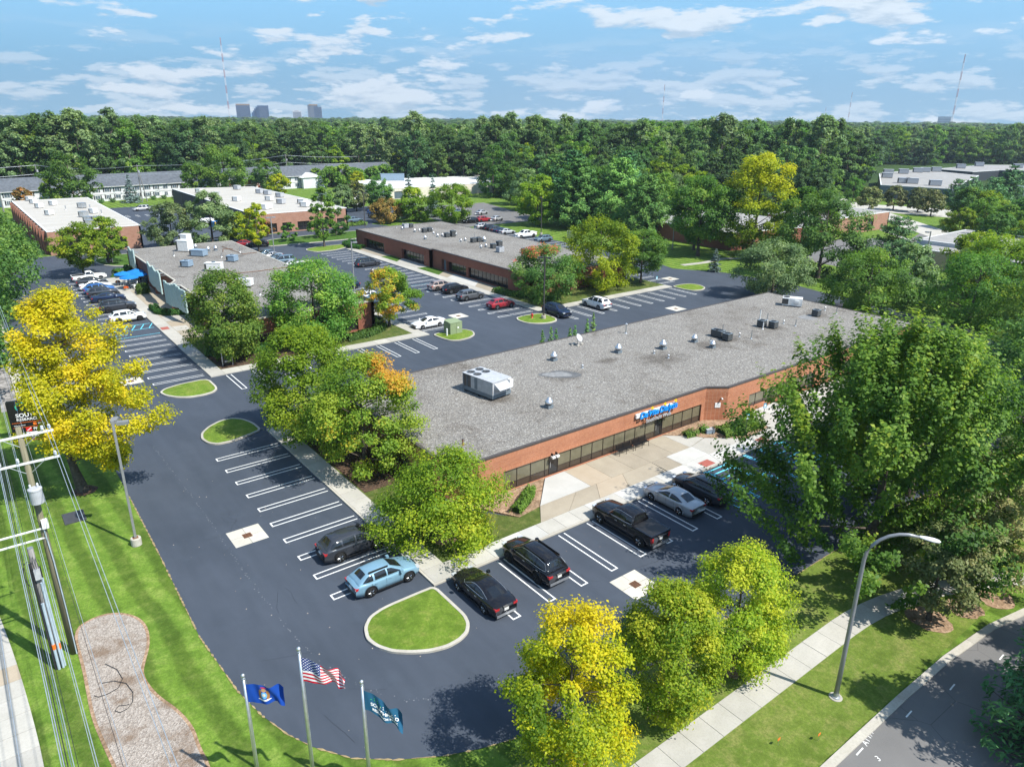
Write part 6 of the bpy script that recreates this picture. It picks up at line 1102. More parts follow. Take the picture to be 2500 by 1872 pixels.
def car(kind, pnt, loc, deg, label, detail=True, rim='alloy_rim', rails=False, group=None, cover=None, name=None, chrome=False, lights='light_red'):
    if kind not in _CM:
        o = car_meshes(kind); g = {}
        for k, v_ in o.items():
            if k in ('wheels',): g[k] = v_; continue
            g[k] = [q.mesh(k, None, k == 'side_window') for q in v_] if isinstance(v_, list) else v_.mesh(k, None, k in ('body', 'tyre', 'rim', 'windshield', 'rear_window'))
        _CM[kind] = g
    g = _CM[kind]; cache = _CM.setdefault(('m', kind), {})
    def mk(k, mat, i=None):
        key = (k, mat, i)
        if key not in cache:
            me = (g[k] if i is None else g[k][i]).copy(); me.materials.append(M(mat)); cache[key] = me
        return cache[key]
    root = thing(name or {'sedan': 'sedan_car', 'suv': 'suv_car', 'bigsuv': 'suv_car', 'crossover': 'suv_car', 'hatch': 'hatchback_car', 'minivan': 'minivan', 'pickup': 'pickup_truck', 'oldpickup': 'pickup_truck'}[kind], label, 'car' if 'pickup' not in kind else 'pickup truck', (*loc, 0.0 if len(loc) < 3 else loc[2])[:3], R(deg), group)
    link('body', mk('body', pnt), root)
    for k in ('windshield', 'rear_window'): link(k, mk(k, 'car_glass'), root)
    for i in range(len(g['side_window'])): link('side_window', mk('side_window', 'car_glass', i), root)
    for i, (x, s) in enumerate(g['wheels']):
        wz = SPEC[kind]['wr']; wy_ = SPEC[kind]['W'] / 2 - .10; w_ = link('wheel', mk('tyre', 'rubber'), root); w_.matrix_local = Matrix.Translation((x, s * wy_, wz)) @ Matrix.Rotation(R(-90 * s), 4, 'X')
        r_ = link('rim', mk('rim', 'alloy_dark' if rim == 'alloy_dark' or detail else rim), w_)
        if detail: link('spokes', mk('rim_gap', rim), w_)
    for i in range(2): link('taillight', mk('taillight', lights, i), root); link('headlight', mk('headlight', 'light_clear', i), root)
    if 'pickup' in kind: link('bed', mk('bed', cover or 'trim_black'), root); link('bed_wall', mk('bedrail', pnt), root)
    if detail:
        if chrome: link('window_trim', mk('window_trim', 'alu'), root)
        for i in range(2):
            link('mirror', mk('mirror', pnt, i), root)
            if rails: link('roof_rail', mk('rails', 'trim_black', i), root)
        link('grille', mk('grille', 'trim_black'), root); link('bumper', mk('bumper', 'alu' if chrome else 'trim_black'), root); link('bumper', mk('front_bumper', 'trim_black'), root); link('license_plate', mk('plate', 'unit_white'), root); link('sill', mk('sill', 'trim_black'), root); link('arch_trim', mk('arch_trim', 'trim_black' if kind in ('crossover', 'suv', 'pickup') else pnt), root); link('door_seam', mk('seam', 'trim_black'), root); link('door_handle', mk('door_handle', 'alu' if chrome else pnt), root)
    return root
# front car parks
car('crossover', 'paint_ltblue', (-2.4, 2.25), 0, 'light blue crossover parked beside the turf island', rails=True)
car('suv', 'paint_dkgrey', (-2.3, 6.85), 0, 'dark grey suv parked two bays from the light blue car', rails=False)
car('sedan', 'paint_black', (1.85, -2.75), 90, 'black sedan nearest the turf island', chrome=True, rim='alloy_rim')
car('bigsuv', 'paint_black', (6.35, -2.25), 90, 'black suv between the black sedan and the pickup', rim='alloy_dark', rails=True, chrome=True)
tk = car('pickup', 'paint_black', (14.7, -2.75), 90, 'black crew cab pickup with a flat black bed cover', chrome=True, cover='trim_black')
car('sedan', 'paint_silver', (20.2, -2.15), 90, 'silver sedan between the black pickup and the grey suv'); car('suv', 'paint_dkgrey', (23.15, -2.45), 90, 'dark grey suv beside the blue marked bays', rails=True)
car('suv', 'paint_black', (41.0, -2.4), 90, 'black suv half hidden under the huge maple', False); car('sedan', 'paint_white', (46.6, -2.4), 90, 'left white car seen through the huge maple', False); car('minivan', 'paint_white', (49.4, -2.4), 90, 'right white van seen through the huge maple', False); car('hatch', 'paint_blue', (52.2, -2.4), 90, 'blue car hidden behind the huge maple', False)
# left lot
car('suv', 'paint_white', (-2.4, 79.9), 0, 'white suv nearest the blue striped bay in the left row', rim='alloy_dark'); car('bigsuv', 'paint_dkgrey', (-2.4, 87.2), 0, 'charcoal suv behind the white suv in the left row', rim='alloy_dark', rails=True); car('sedan', 'paint_navy', (-2.4, 94.6), 0, 'dark blue sedan in the left row behind the charcoal suv')
for k, p_, y, lb in (('suv', 'paint_dkgrey', 98.6, 'dark grey suv fourth in the left row'), ('suv', 'paint_blue', 101.6, 'blue suv fifth in the left row'), ('sedan', 'paint_white', 105.2, 'white sedan before the pickup end of the left row'), ('sedan', 'paint_dkgrey', 109.2, 'dark sedan beside the white pickup in the left row')): car(k, p_, (-2.5, y), 0, lb, False, group='cars in the left row')
car('oldpickup', 'paint_white', (-2.2, 113.9), 0, 'white pickup at the far end of the left row', True); car('pickup', 'paint_black', (-14.4, 69.7), 180, 'black pickup half hidden behind the yellow maple', True)
car('sedan', 'paint_white', (31.0, 52.05), 180, 'white sedan beside the green utility box'); car('hatch', 'paint_white', (31.2, 71.6), 180, 'white hatchback behind the half orange tree'); car('suv', 'paint_slate', (31.6, 68.9), 180, 'slate suv just behind the lamp post', False); car('suv', 'paint_navy', (31.8, 80.6), 180, 'dark blue suv behind the broad round tree', False)
car('minivan', 'paint_slate', (31.4, 108.8), 180, 'grey pickup like van beyond the left building roof', False)
for i, (k, p_, y) in enumerate((('sedan', 'paint_silver', 104.6), ('hatch', 'paint_slate', 112.4), ('sedan', 'paint_silver', 115.4), ('hatch', 'paint_slate', 118.4))): car(k, p_, (31.3, y), 180, ('near', 'second', 'third', 'farthest')[i] + ' pale car peeking over the left building roof edge', False, group='cars behind the left building')
car('hatch', 'paint_crimson', (31.4, 134.0), 160, 'red hatchback beyond the left building', False); car('suv', 'paint_black', (34.2, 131.3), 160, 'black suv beside the red hatchback', False)
# rear building lot
car('minivan', 'paint_dkgrey', (44.2, 96.9), 0, 'dark grey minivan alone before the rear building', rails=True); car('suv', 'paint_tan', (45.0, 70.9), 0, 'tan suv beside the blue marked bay at the rear building', False); car('suv', 'paint_black', (45.7, 67.7), 0, 'black boxy suv third from the red car'); car('suv', 'paint_grey', (45.1, 62.2), 0, 'grey suv second from the red car'); car('crossover', 'paint_crimson', (45.8, 54.8), 0, 'red crossover near the hydrant island')
car('bigsuv', 'paint_navy', (49.9, 46.2), -90, 'dark blue suv facing out beside the tall lamp'); car('bigsuv', 'paint_white', (58.1, 46.2), 90, 'white full size suv before the rear building trees', rails=True)
for i, (k, p_, x, y, a, lb) in enumerate((('suv', 'paint_silver', 92, 125.2, 0, 'silver suv at the far end of the row behind the rear roof'), ('suv', 'paint_black', 92, 121.6, 0, 'black suv second in the row behind the rear roof'), ('crossover', 'paint_dkgrey', 92, 118.9, 0, 'charcoal crossover third in the row behind the rear roof'), ('sedan', 'paint_navy', 92, 116.6, 0, 'dark blue sedan fourth in the row behind the rear roof'), ('hatch', 'paint_silver', 91.9, 114.5, 0, 'silver hatchback fifth in the row behind the rear roof'), ('suv', 'paint_slate', 91.8, 99.9, 180, 'blue grey suv behind the rear roof by the striped bays'), ('suv', 'paint_black', 95.4, 136.2, 170, 'black suv on the grey lot behind the rear building'), ('suv', 'paint_crimson', 100.0, 136.4, 0, 'dark red suv on the grey lot behind the rear building'), ('crossover', 'paint_silver', 104.2, 135.6, 20, 'pale silver car under the pines'), ('sedan', 'paint_slate', 104, 156, 20, 'slate car beyond the round light green tree'), ('sedan', 'paint_silver', 109, 150, 20, 'silver car under the dark pine'))): car(k, p_, (x, y), a, lb, False)
car('pickup', 'paint_white', (92.2, 107.3), 180, 'white crew cab pickup behind the rear roof', False, cover='unit_white')
car('suv', 'paint_slate', (69.3, 155.2), 0, 'light blue grey suv at the corner of the brick front', False); car('suv', 'paint_blue', (83.5, 170.2), 0, 'blue suv beyond the brick front', False); car('sedan', 'paint_black', (79.5, 161.5), 0, 'black car by the lamp post beyond the brick front', False); car('minivan', 'paint_silver', (27.5, 216.0), 185, 'silver minivan alone in the lot before the apartments', False)
tv = thing('box_van', 'white box van at the warehouse dock', 'van', (86.5, 190.0, 0), R(40)); MB().box(-3.4, 1.6, -1.2, 1.2, .7, 3.4).build('cargo_box', 'white_paint', tv); MB().box(1.65, 3.2, -1.05, 1.05, .5, 2.3).build('cab', 'paint_white', tv); MB().box(2.6, 3.22, -.95, .95, 1.5, 2.15).build('windshield', 'car_glass', tv)
for x in (-2.2, 2.2):
    for y in (-1.05, 1.05): w_ = MB().lathe([(.25, -.12), (.42, -.12), (.42, .12), (.25, .12)], n=12).build('wheel', 'rubber', tv); w_.matrix_local = Matrix.Translation((x, y, .42)) @ Matrix.Rotation(R(90), 4, 'X')
car('hatch', 'paint_navy', (76.2, 30.6), 120, 'dark car roof showing just past the front roof edge', False)
# ================================================================ roof equipment
def on(u, v, z): q = P(u, v, z); return (q.x, q.y, z)
RA, RB_, RC, RD = HA + .07, HB + .07, HC + .07, HD + .05
ORD = ('first', 'second', 'third', 'fourth', 'fifth', 'sixth', 'seventh', 'eighth', 'ninth', 'tenth', 'eleventh', 'twelfth', 'thirteenth', 'fourteenth', 'fifteenth', 'sixteenth')
def rtu_big(loc, rz, label):
    t_ = thing('rooftop_unit', label, 'air conditioner', loc, rz); L_, W_2, h = 4.1, 2.35, 1.75
    MB().box(-L_ / 2, L_ / 2, -W_2 / 2, W_2 / 2, .18, .55).build('base_rail', 'unit_slate', t_); MB().box(-L_ / 2 + 1.15, L_ / 2, -W_2 / 2, W_2 / 2, .55, h).build('cabinet', 'unit_grey', t_); cs = MB().box(-L_ / 2, -L_ / 2 + 1.15, -W_2 / 2 + .06, W_2 / 2 - .06, .55, h - .02).build('coil_section', 'steel_dark', t_)
    for y in (-W_2 / 2 + .04, W_2 / 2 - .04): MB().box(-L_ / 2, -L_ / 2 + .06, y - .04, y + .04, .55, h).build('corner_post', 'unit_grey', t_); MB().box(-L_ / 2 + .55, -L_ / 2 + .62, y - .035, y + .035, .55, h - .02).build('coil_post', 'unit_slate', t_)
    top = MB().box(-L_ / 2 - .03, L_ / 2 + .03, -W_2 / 2 - .03, W_2 / 2 + .03, h, h + .06).build('top_panel', 'unit_grey', t_)
    for x in (-1.55, -.65):
        for y in (-.55, .55): MB().lathe([(.40, .0), (.42, .035), (.36, .035), (.34, .005)], (x, y, h + .06), 20, cap=False).build('fan_ring', 'unit_slate', top); f = MB().lathe([(.35, .0), (.35, .006)], (x, y, h + .062), 20).build('fan_well', 'trim_black', top); b = MB(); [b.tube([(x, y, h + .085), (x + .33 * math.cos(k * 1.57), y + .33 * math.sin(k * 1.57), h + .085)], .035, 4) for k in range(4)]; b.build('fan_blades', 'steel_dark', top)
    MB().add([(L_ / 2, -.95, 1.62), (L_ / 2, .7, 1.62), (L_ / 2 + .75, .7, 1.15), (L_ / 2 + .75, -.95, 1.15), (L_ / 2, -.95, 1.1), (L_ / 2, .7, 1.1)], [(0, 3, 2, 1), (0, 4, 3), (1, 2, 5), (4, 5, 2, 3), (0, 1, 5, 4)]).build('intake_hood', 'unit_grey', t_)
    MB().box(L_ / 2, L_ / 2 + .35, .72, 1.12, 1.0, 1.72).build('control_box', 'unit_white', t_); MB().box(-.4, .0, -W_2 / 2 - .01, -W_2 / 2, .6, 1.7).build('panel_seam', 'unit_slate', t_)
    for x in (-1.7, .2, 1.8):
        for y in (-1.05, 1.05): MB().box(x - .12, x + .12, y - .14, y + .14, 0, .18).build('support_block', 'trim_black', t_)
    return t_
rtu_big((17.2, 18.4, RA), R(-82), 'large grey packaged rooftop unit with four fans on the front roof')
def condenser(loc, label, s=.85, h=.8, group=None, mat='condenser'):
    t_ = thing('condenser_unit', label, 'condenser', loc, 0, group); b = MB().box(-s / 2, s / 2, -s / 2, s / 2, .1, h).build('coil_cabinet', mat, t_); MB().box(-s / 2 - .02, s / 2 + .02, -s / 2 - .02, s / 2 + .02, h, h + .05).build('top_panel', 'unit_slate' if mat == 'condenser' else 'unit_grey', t_); MB().lathe([(s * .38, 0), (s * .38, .03)], (0, 0, h + .05), 14).build('fan_guard', 'trim_black', t_); MB().box(-s / 2 + .05, s / 2 - .05, -s / 2 + .05, s / 2 - .05, 0, .1).build('pad', 'rubber', t_)
    lv = MB(); [lv.box(-s / 2 - .008, s / 2 + .008, -s / 2 - .008, s / 2 + .008, .2 + k * (h - .25) / 5, .215 + k * (h - .25) / 5) for k in range(5)]; lv.build('louvres', 'unit_slate', b)
    return t_
def mushroom(loc, label, s=1.0, group=None):
    t_ = thing('exhaust_fan', label, 'roof vent', loc, 0, group); MB().box(-.3 * s, .3 * s, -.3 * s, .3 * s, 0, .28 * s).build('curb', 'unit_slate', t_); MB().lathe([(.24 * s, .28 * s), (.24 * s, .42 * s), (.38 * s, .44 * s), (.40 * s, .58 * s), (.30 * s, .72 * s), (.20 * s, .78 * s), (.18 * s, .95 * s), (.05 * s, 1.0 * s)], n=16).build('spun_cowl', 'alu', t_, True); return t_
def pipe(loc, label, h=.6, r_=.055, mat='galvanised', hat=False, group=None):
    t_ = thing('vent_pipe', label, 'vent pipe', loc, 0, group); MB().lathe([(r_ * 2.2, 0), (r_ * 1.5, .08), (r_, .16), (r_, h)], n=10).build('stack', mat, t_)
    if hat: MB().lathe([(r_ * 1.9, h - .02), (r_ * 2.1, h + .1), (r_ * .6, h + .18)], n=10).build('cap', 'alu', t_)
    else: MB().lathe([(r_ * 1.15, h), (r_ * 1.15, h + .03)], n=10).build('rim', 'steel_dark', t_)
    return t_
vl = {'A': 'front roof'}
for k, (u, v, lb, s) in enumerate(((1352, 880, 'spun aluminium fan on the front roof left of the patched puddle', 1.0), (1509, 861, 'spun aluminium fan in the middle of the front roof', 1.05), (1618, 852, 'domed aluminium fan third along the front roof', 1.1), (1695, 835, 'aluminium fan behind the condensers on the front roof', .95), (1739, 849, 'aluminium fan nearest the black condensers on the front roof', .9), (1340, 995, 'aluminium fan close to the front edge of the front roof', 1.0))): mushroom(on(u, v, RA), lb, s)
for u, v, lb in ((1747, 821, 'left of three condensers on the front roof'), (1758, 824, 'middle of three condensers on the front roof'), (1775, 831, 'right of three condensers on the front roof'), (1859, 798, 'left of the two far condensers on the front roof'), (1887, 801, 'right of the two far condensers on the front roof'), (1992, 772, 'lone tall condenser near the right end of the front roof')): condenser(on(u, v, RA), 'dark condenser, ' + lb, .85, .85)
for u, v, lb, h_, hat in ((1130, 1086, 'short rusty pipe near the left front corner of the front roof', .5, False), (1528, 814, 'tall dark flue at the back edge of the front roof', 1.1, True), (1764, 811, 'pale pipe behind the three condensers', .9, False), (1834, 827, 'pale pipe right of the three condensers', .95, False), (1805, 822, 'short capped pipe right of the three condensers', .35, True), (1855, 780, 'white gooseneck pipe by the far condensers', 1.3, False), (1873, 782, 'slim pipe behind the far condensers', .9, False), (1862, 804, 'white pipe in front of the far condensers', .9, False), (1942, 796, 'pipe alone right of the far condensers', .8, False), (1913, 790, 'small capped pipe beside the far condensers', .3, True), (1735, 832, 'black stub behind the nearest fan', .3, False), (2042, 766, 'grey pipe near the right end of the front roof', .8, False), (2014, 758, 'small capped vent by the lone tall condenser', .35, True), (2112, 785, 'thin pale pipe near the right tip of the front roof', 1.2, False), (1422, 898, 'tiny capped vent in the middle of the front roof', .2, True), (1632, 874, 'tiny capped vent in front of the domed fan', .25, True), (1597, 863, 'tiny stub left of the domed fan', .2, True)): pipe(on(u, v, RA), lb, h_, .06 if h_ < 1.05 else .075, 'rust' if 'rusty' in lb else 'white_paint' if 'white' in lb else 'galvanised', hat)
t_ = thing('rooftop_unit', 'pale packaged rooftop unit at the far right end of the front roof', 'air conditioner', on(1933, 746, RA), R(-60)); MB().box(-1.3, 1.3, -.75, .75, .15, 1.15).build('cabinet', 'unit_white', t_); MB().box(-1.32, -.5, -.77, .77, .3, 1.05).build('coil', 'condenser', t_); MB().box(-1.2, 1.2, -.6, .6, 0, .15).build('base_rail', 'unit_slate', t_); MB().box(.3, .9, -.95, -.75, .55, .95).build('hood', 'unit_white', t_); MB().lathe([(.45, 0), (.45, .05)], (-.8, 0, 1.15), 16).build('fan', 'trim_black', t_)
# satellite dish
t_ = thing('satellite_dish', 'white satellite dish near the back edge of the front roof', 'satellite dish', on(1410, 842, RA), R(20)); dm = Matrix.Translation((0, -.1, .85)) @ Matrix.Rotation(R(55), 4, 'X'); m_ = MB(); m_.lathe([(.02, .0), (.22, .02), (.42, .09), (.48, .13)], n=18, m=dm, cap=False); m_.lathe([(.02, -.02), (.22, 0.0), (.42, .07), (.48, .12)], n=18, m=dm, cap=False); m_.build('reflector', 'porcelain', t_, True); MB().tube([(0, 0, 0), (0, 0, .8)], .035, 8).build('mast', 'galvanised', t_); MB().tube([(0, .1, .6), (0, -.55, 1.05)], .02, 6).build('feed_arm', 'galvanised', t_)
for x, y in ((-.45, -.3), (.45, -.3), (0, .5), (-.5, .4)): MB().box(x - .2, x + .2, y - .1, y + .1, 0, .14).build('ballast_block', 'concrete_kerb', t_)
plain('puddle_film', (0.20, 0.196, 0.188), 0.55, 0, .25); plain('puddle_dark', (0.105, 0.102, 0.096), 0.5, 0, .3); plain('roof_patch', (0.17, 0.165, 0.155), .9, 0, .3)
pd = smooth_poly([(24.0, 19.4), (24.8, 17.9), (25.9, 17.0), (27.0, 16.4), (28.0, 16.7), (28.0, 17.7), (27.2, 18.9), (26.5, 19.5), (25.6, 19.2), (25.0, 19.7)], 2)
tag(sheet(pd, RA + .006).build('roof_puddle', 'puddle_dark'), 'dark edged ponding patch on the gravel of the front roof', 'roof patch'); tag(sheet(smooth_poly([(24.4, 19.2), (25.0, 18.1), (26.1, 17.4), (26.9, 17.0), (27.2, 17.8), (26.7, 18.9), (26.0, 18.9), (25.2, 19.4)], 2), RA + .010).build('roof_membrane', 'puddle_film'), 'bare pale membrane inside the dark ponding patch', 'roof patch')
tag(sheet(smooth_poly([tuple(on(u, v, RA)[:2]) for u, v in ((1955, 778), (1990, 782), (2000, 776), (1975, 768), (1945, 772))], 1), RA + .006).build('roof_membrane', 'puddle_film'), 'pale repair patch by the lone tall condenser', 'roof patch')
# rear building roof, left to right in the photograph
be = [(780, 715, 'p', .5), (855, 740, 'm', .55), (895, 722, 'g', 0), (962, 715, 'c', 0), (1015, 772, 'm', .6), (1075, 762, 'm', .45), (1138, 778, 'c', 0), (1205, 768, 'c', 0), (1238, 750, 'm', .5), (1258, 797, 'm', .45), (1292, 815, 'p', .7), (1310, 836, 'm', .6), (1370, 826, 'm', .55), (1430, 838, 'c', 0), (1505, 832, 'C', 0), (1540, 815, 'm', .6), (1150, 866, 'm', .7), (1590, 892, 'p', .5), (1610, 897, 'm', .5), (1665, 886, 'm', .55), (1768, 906, 'c', 0), (1836, 897, 'c', 0), (1782, 850, 'p', 1.0), (1906, 897, 'm', .95), (1850, 970, 'p', 1.0), (1870, 978, 'm', .5), (1932, 966, 'm', .6), (2025, 982, 'c', 0), (2100, 974, 'C', 0), (2112, 1032, 'g', 0)]
cn = {}
for x, y, k, s in be:
    q = on(820 + x / 5.267, 420 + y / 5.267, RB_); nm = {'p': 'slim vent pipe', 'm': 'round cowl vent', 'c': 'dark condenser', 'C': 'tall dark condenser', 'g': 'pale unit'}[k]; i = cn[k] = cn.get(k, -1) + 1; lb = '%s %s along the rear building roof counting from the far end' % (ORD[i], nm)
    if k == 'p': pipe(q, lb, s, .06)
    elif k == 'm': mushroom(q, lb, s * 1.15)
    elif k in 'cC': condenser(q, lb, .95, .9 if k == 'c' else 1.3)
    else: condenser(q, lb, 1.15, 1.0, mat='unit_grey')
for u, v, lb in ((1313, 617, 'left condenser by the red tipped tree on the rear roof'), (1328, 618, 'right condenser by the red tipped tree on the rear roof')): condenser(on(u - 32, v + 1, RB_), lb, 1.0, .9)
# left building roof
def boxunit(loc, rz, d, mat, label, fan=True, legs=.15):
    t_ = thing('rooftop_unit', label, 'air conditioner', loc, rz); MB().box(-d[0] / 2, d[0] / 2, -d[1] / 2, d[1] / 2, legs, d[2]).build('cabinet', mat, t_); MB().box(-d[0] / 2 - .04, d[0] / 2 + .04, -d[1] / 2 - .04, d[1] / 2 + .04, d[2], d[2] + .06).build('lid', mat, t_); MB().box(-d[0] / 2 + .1, d[0] / 2 - .1, -d[1] / 2 + .1, d[1] / 2 - .1, 0, legs).build('curb', 'trim_black', t_); MB().box(-d[0] / 2 - .012, -d[0] / 2 + .3, -d[1] / 2 - .012, -d[1] / 2 + d[1] * .5, legs + .1, d[2] - .12).build('grille', 'condenser', t_)
    if fan: MB().lathe([(.28, 0), (.30, .16), (.2, .18)], (0, 0, d[2] + .06), 12).build('fan_collar', 'unit_slate', t_)
    return t_
boxunit(on(453, 613, RC), R(-50), (2.4, 1.8, 2.0), 'unit_white', 'tall white box unit at the far end of the left roof', False); boxunit(on(455, 600, RC), R(-50), (1.6, 1.6, 2.2), 'unit_white', 'white framed unit behind the tall white box on the left roof', False); boxunit(on(486, 625, RC), R(-50), (2.7, 1.5, 1.1), 'unit_blue', 'long blue unit on the left roof', False); boxunit(on(457, 651, RC), R(-50), (1.5, 1.4, 1.0), 'unit_blue', 'square blue unit on the left roof', True); boxunit(on(568, 638, RC), R(-50), (1.5, 1.4, 1.0), 'unit_blue', 'square blue unit nearer the lots on the left roof', True); boxunit(on(524, 661, RC), R(-38), (2.6, 1.3, 1.3), 'unit_white', 'long white unit in the middle of the left roof', True, .2); boxunit(on(597, 699, RC), R(-38), (2.4, 1.3, 1.1), 'unit_white', 'white unit half hidden by the green tree on the left roof', True, .2)
for u, v, lb in ((509, 614, 'left aluminium fan by the long blue unit'), (527, 612, 'right aluminium fan by the long blue unit'), (478, 608, 'fan behind the long blue unit')): mushroom(on(u, v, RC), lb, .95)
for u, v, lb, h_ in ((425, 625, 'black stub pipe at the west side of the left roof', .8), (586, 616, 'pipe by the conduit run on the left roof', .9), (541, 628, 'thin pipe in the middle of the left roof', .6), (635, 720, 'capped pipe near the trees on the left roof', .35)): pipe(on(u, v, RC), lb, h_, .08)
def conduit_run(pts, label): return tag(MB().tube([on(420 + x / 3.741, 560 + y / 3.741, RC + .10) for x, y in pts], .05, 5).build('roof_conduit', 'rust'), label, 'conduit')
conduit_run([(455, 155), (550, 190), (645, 225), (775, 210)], 'far rusty conduit run across the left roof'); conduit_run([(465, 205), (465, 180), (550, 175), (552, 192)], 'rusty guard rail loop on the left roof'); conduit_run([(495, 365), (580, 402), (780, 382), (1065, 343)], 'long rusty conduit run across the left roof')
# pale roofs
for i, (x, y) in enumerate(((335, 510), (382, 540), (445, 590), (600, 560), (560, 670), (1055, 650))): boxunit(on(x / 4.608, 380 + y / 4.608, RD), R(-60), (1.5, 1.4, 1.2), 'unit_white', '%s pale box unit from the far end of the far left roof' % ORD[i], False)
for i, (x, y) in enumerate(((945, 692), (1000, 752), (1020, 790), (1100, 752), (925, 590))): boxunit(on(x / 4.608, 380 + y / 4.608, RD), R(-60), (1.7, 1.4, 1.3), 'alu', '%s shiny duct unit on the far left roof' % ORD[i], False)
for i, (x, y) in enumerate(((742, 612), (1145, 660), (1015, 600))): pipe(on(x / 4.608, 380 + y / 4.608, RD), '%s flue on the far left roof' % ORD[i], .9, .1, hat=True)
for i, (x, y) in enumerate(((1540, 540), (1665, 570), (1830, 515), (1828, 605), (2005, 545), (2065, 555), (2080, 600), (2160, 575), (2170, 625), (2045, 668))): boxunit(on(x / 3.16, 300 + y / 3.16, RD), R(-60), (1.9, 1.6, 1.3), 'unit_grey' if i % 3 else 'unit_white', '%s box unit on the pale roof with the dark side wall' % ORD[i], False)
for i, (x, y) in enumerate(((755, 372), (775, 395), (480, 410))): boxunit(on(500 + x / 3.16, 380 + y / 3.16, RD), R(-60), (2.2, 1.7, 1.3), 'unit_white', '%s box unit at the front of the pale roof with the dark side wall' % ORD[i], False)
boxunit(on(958, 441, 3.75), R(-30), (9.5, 2.0, 2.6), 'unit_blue', 'long blue duct housing on the white warehouse roof', False)
for i, (u, v) in enumerate(((2168, 425), (2165, 434), (2205, 424), (2240, 421), (2258, 420), (2285, 419), (2205, 447), (2226, 448), (2282, 453), (2345, 411), (2390, 406), (2485, 410))): boxunit(on(u, v, 4.6), R(-60), (4.2, 2.6, 2.0), 'unit_grey', '%s box unit on the industrial block roofs at far right' % ORD[i], False)
for i, (u, v) in enumerate(((1544, 474), (1552, 476), (1560, 478), (1568, 480), (1576, 482), (1608, 470))): boxunit(on(u, v, 4.7), R(-50), (1.8, 1.6, 1.2), 'unit_white', '%s vent box on the grey works roof' % ORD[i], True)

# ================================================================ poles, lamps, signs
def light_pole(loc, h, heads, label, mat='lamp_grey', base=True, rz=0.0, s=1.0):
    t_ = thing('light_pole', label, 'lamp post', loc, rz)
    if base: MB().lathe([(.34 * s, 0), (.34 * s, .52), (.31 * s, .56)], n=18).build('concrete_base', 'concrete_kerb', t_, False)
    z0 = .56 if base else 0; MB().box(-.17, .17, -.17, .17, z0, z0 + .03).build('base_plate', 'rust', t_); MB().box(-.075, .075, -.075, .075, z0 + .03, h).build('pole', mat, t_)
    for a in heads:
        m_ = Matrix.Rotation(R(a), 4, 'Z'); hd = MB().box(.26, .95, -.2, .2, h - .28, h - .08, m_).build('lamp_head', mat, t_); MB().box(.34, .87, -.15, .15, h - .30, h - .28, m_).build('lens', 'light_clear', hd); MB().box(.06, .28, -.04, .04, h - .22, h - .12, m_).build('arm', mat, t_)
    return t_
light_pole((-14.0, 16.4, 0), 9.3, (-20, 70), 'tall grey lamp post on the lawn left of the car park')
light_pole((46.6, 45.3, .15), 9.2, (128, -52), 'bronze twin lamp post on the hydrant island', 'pole_bronze'); light_pole((30.4, 74.2, .1), 9.0, (0,), 'grey lamp post beyond the broad round tree'); light_pole((31.7, 114.0, .1), 8.6, (180, 0), 'grey lamp post behind the left roof', base=False); light_pole((68.4, 146.7, .1), 8.8, (0,), 'dark lamp post left of the rusty orange tree', 'pole_bronze', base=False); light_pole((98.0, 108.2, 0), 9.4, (200,), 'bronze lamp post behind the rear building', 'pole_bronze'); light_pole((109.1, 74.8, 0), 9.2, (150,), 'grey lamp post beside the grove', base=False); light_pole((124.6, 26.9, 0), 8.6, (130,), 'grey lamp post before the tan block', base=False); light_pole((20.5, 150, 0), 7, (90,), 'bronze lamp post among the willows', 'pole_bronze', base=False)
# street lamp with a curved arm
t_ = thing('street_lamp', 'tall curved grey street lamp on the verge beside the pavement', 'street lamp', (11.7, -20.4, 0)); dv = Vector((.58, -.81, 0))
pts = [Vector((0, 0, 0)), Vector((0, 0, 3)), Vector((0, 0, 6)), Vector((0, 0, 8.3))] + [Vector((0, 0, 8.3)) + dv * (1.7 * (1 - math.cos(R(a)))) + Vector((0, 0, 1.7 * math.sin(R(a)))) for a in (15, 30, 45, 60, 75, 88)] + [Vector((0, 0, 9.95)) + dv * 2.15]
MB().tube(pts, [.125, .112, .10, .09] + [.08] * 6 + [.06], 12).build('pole', 'lamp_grey', t_, True); hm = Matrix.Translation(Vector((0, 0, 9.93)) + dv * 2.5) @ Matrix.Rotation(math.atan2(dv.y, dv.x), 4, 'Z') @ Matrix.Rotation(R(7), 4, 'Y'); m_ = MB(); m_.lathe([(.01, -.45), (.10, -.38), (.15, -.1), (.17, .2), (.12, .42), (.02, .5)], n=12, m=hm @ Matrix.Rotation(R(90), 4, 'Y') @ Matrix.Diagonal((.55, 1, 1, 1))); m_.build('lamp_head', 'unit_white', t_, True); MB().lathe([(.24, 0), (.22, .06), (.14, .08), (.135, .3)], n=14).build('base_flange', 'galvanised', t_); MB().lathe([(.34, 0), (.33, .02)], n=16).build('footing', 'concrete_kerb', t_)
for q, h_, a, lb in ((P(1600, 452), 9, 40, 'far curved street lamp before the brick red patch'), (P(2484, 535), 9.5, 60, 'pale curved street lamp at the right edge')):
    t_ = thing('street_lamp', lb, 'street lamp', q, R(a)); MB().tube([(0, 0, 0), (0, 0, h_ - 1.2), (.25, 0, h_ - .4), (1.0, 0, h_), (2.2, 0, h_ + .1)], .11, 6).build('pole', 'galvanised', t_); MB().box(1.9, 2.8, -.15, .15, h_, h_ + .16).build('lamp_head', 'unit_white', t_)
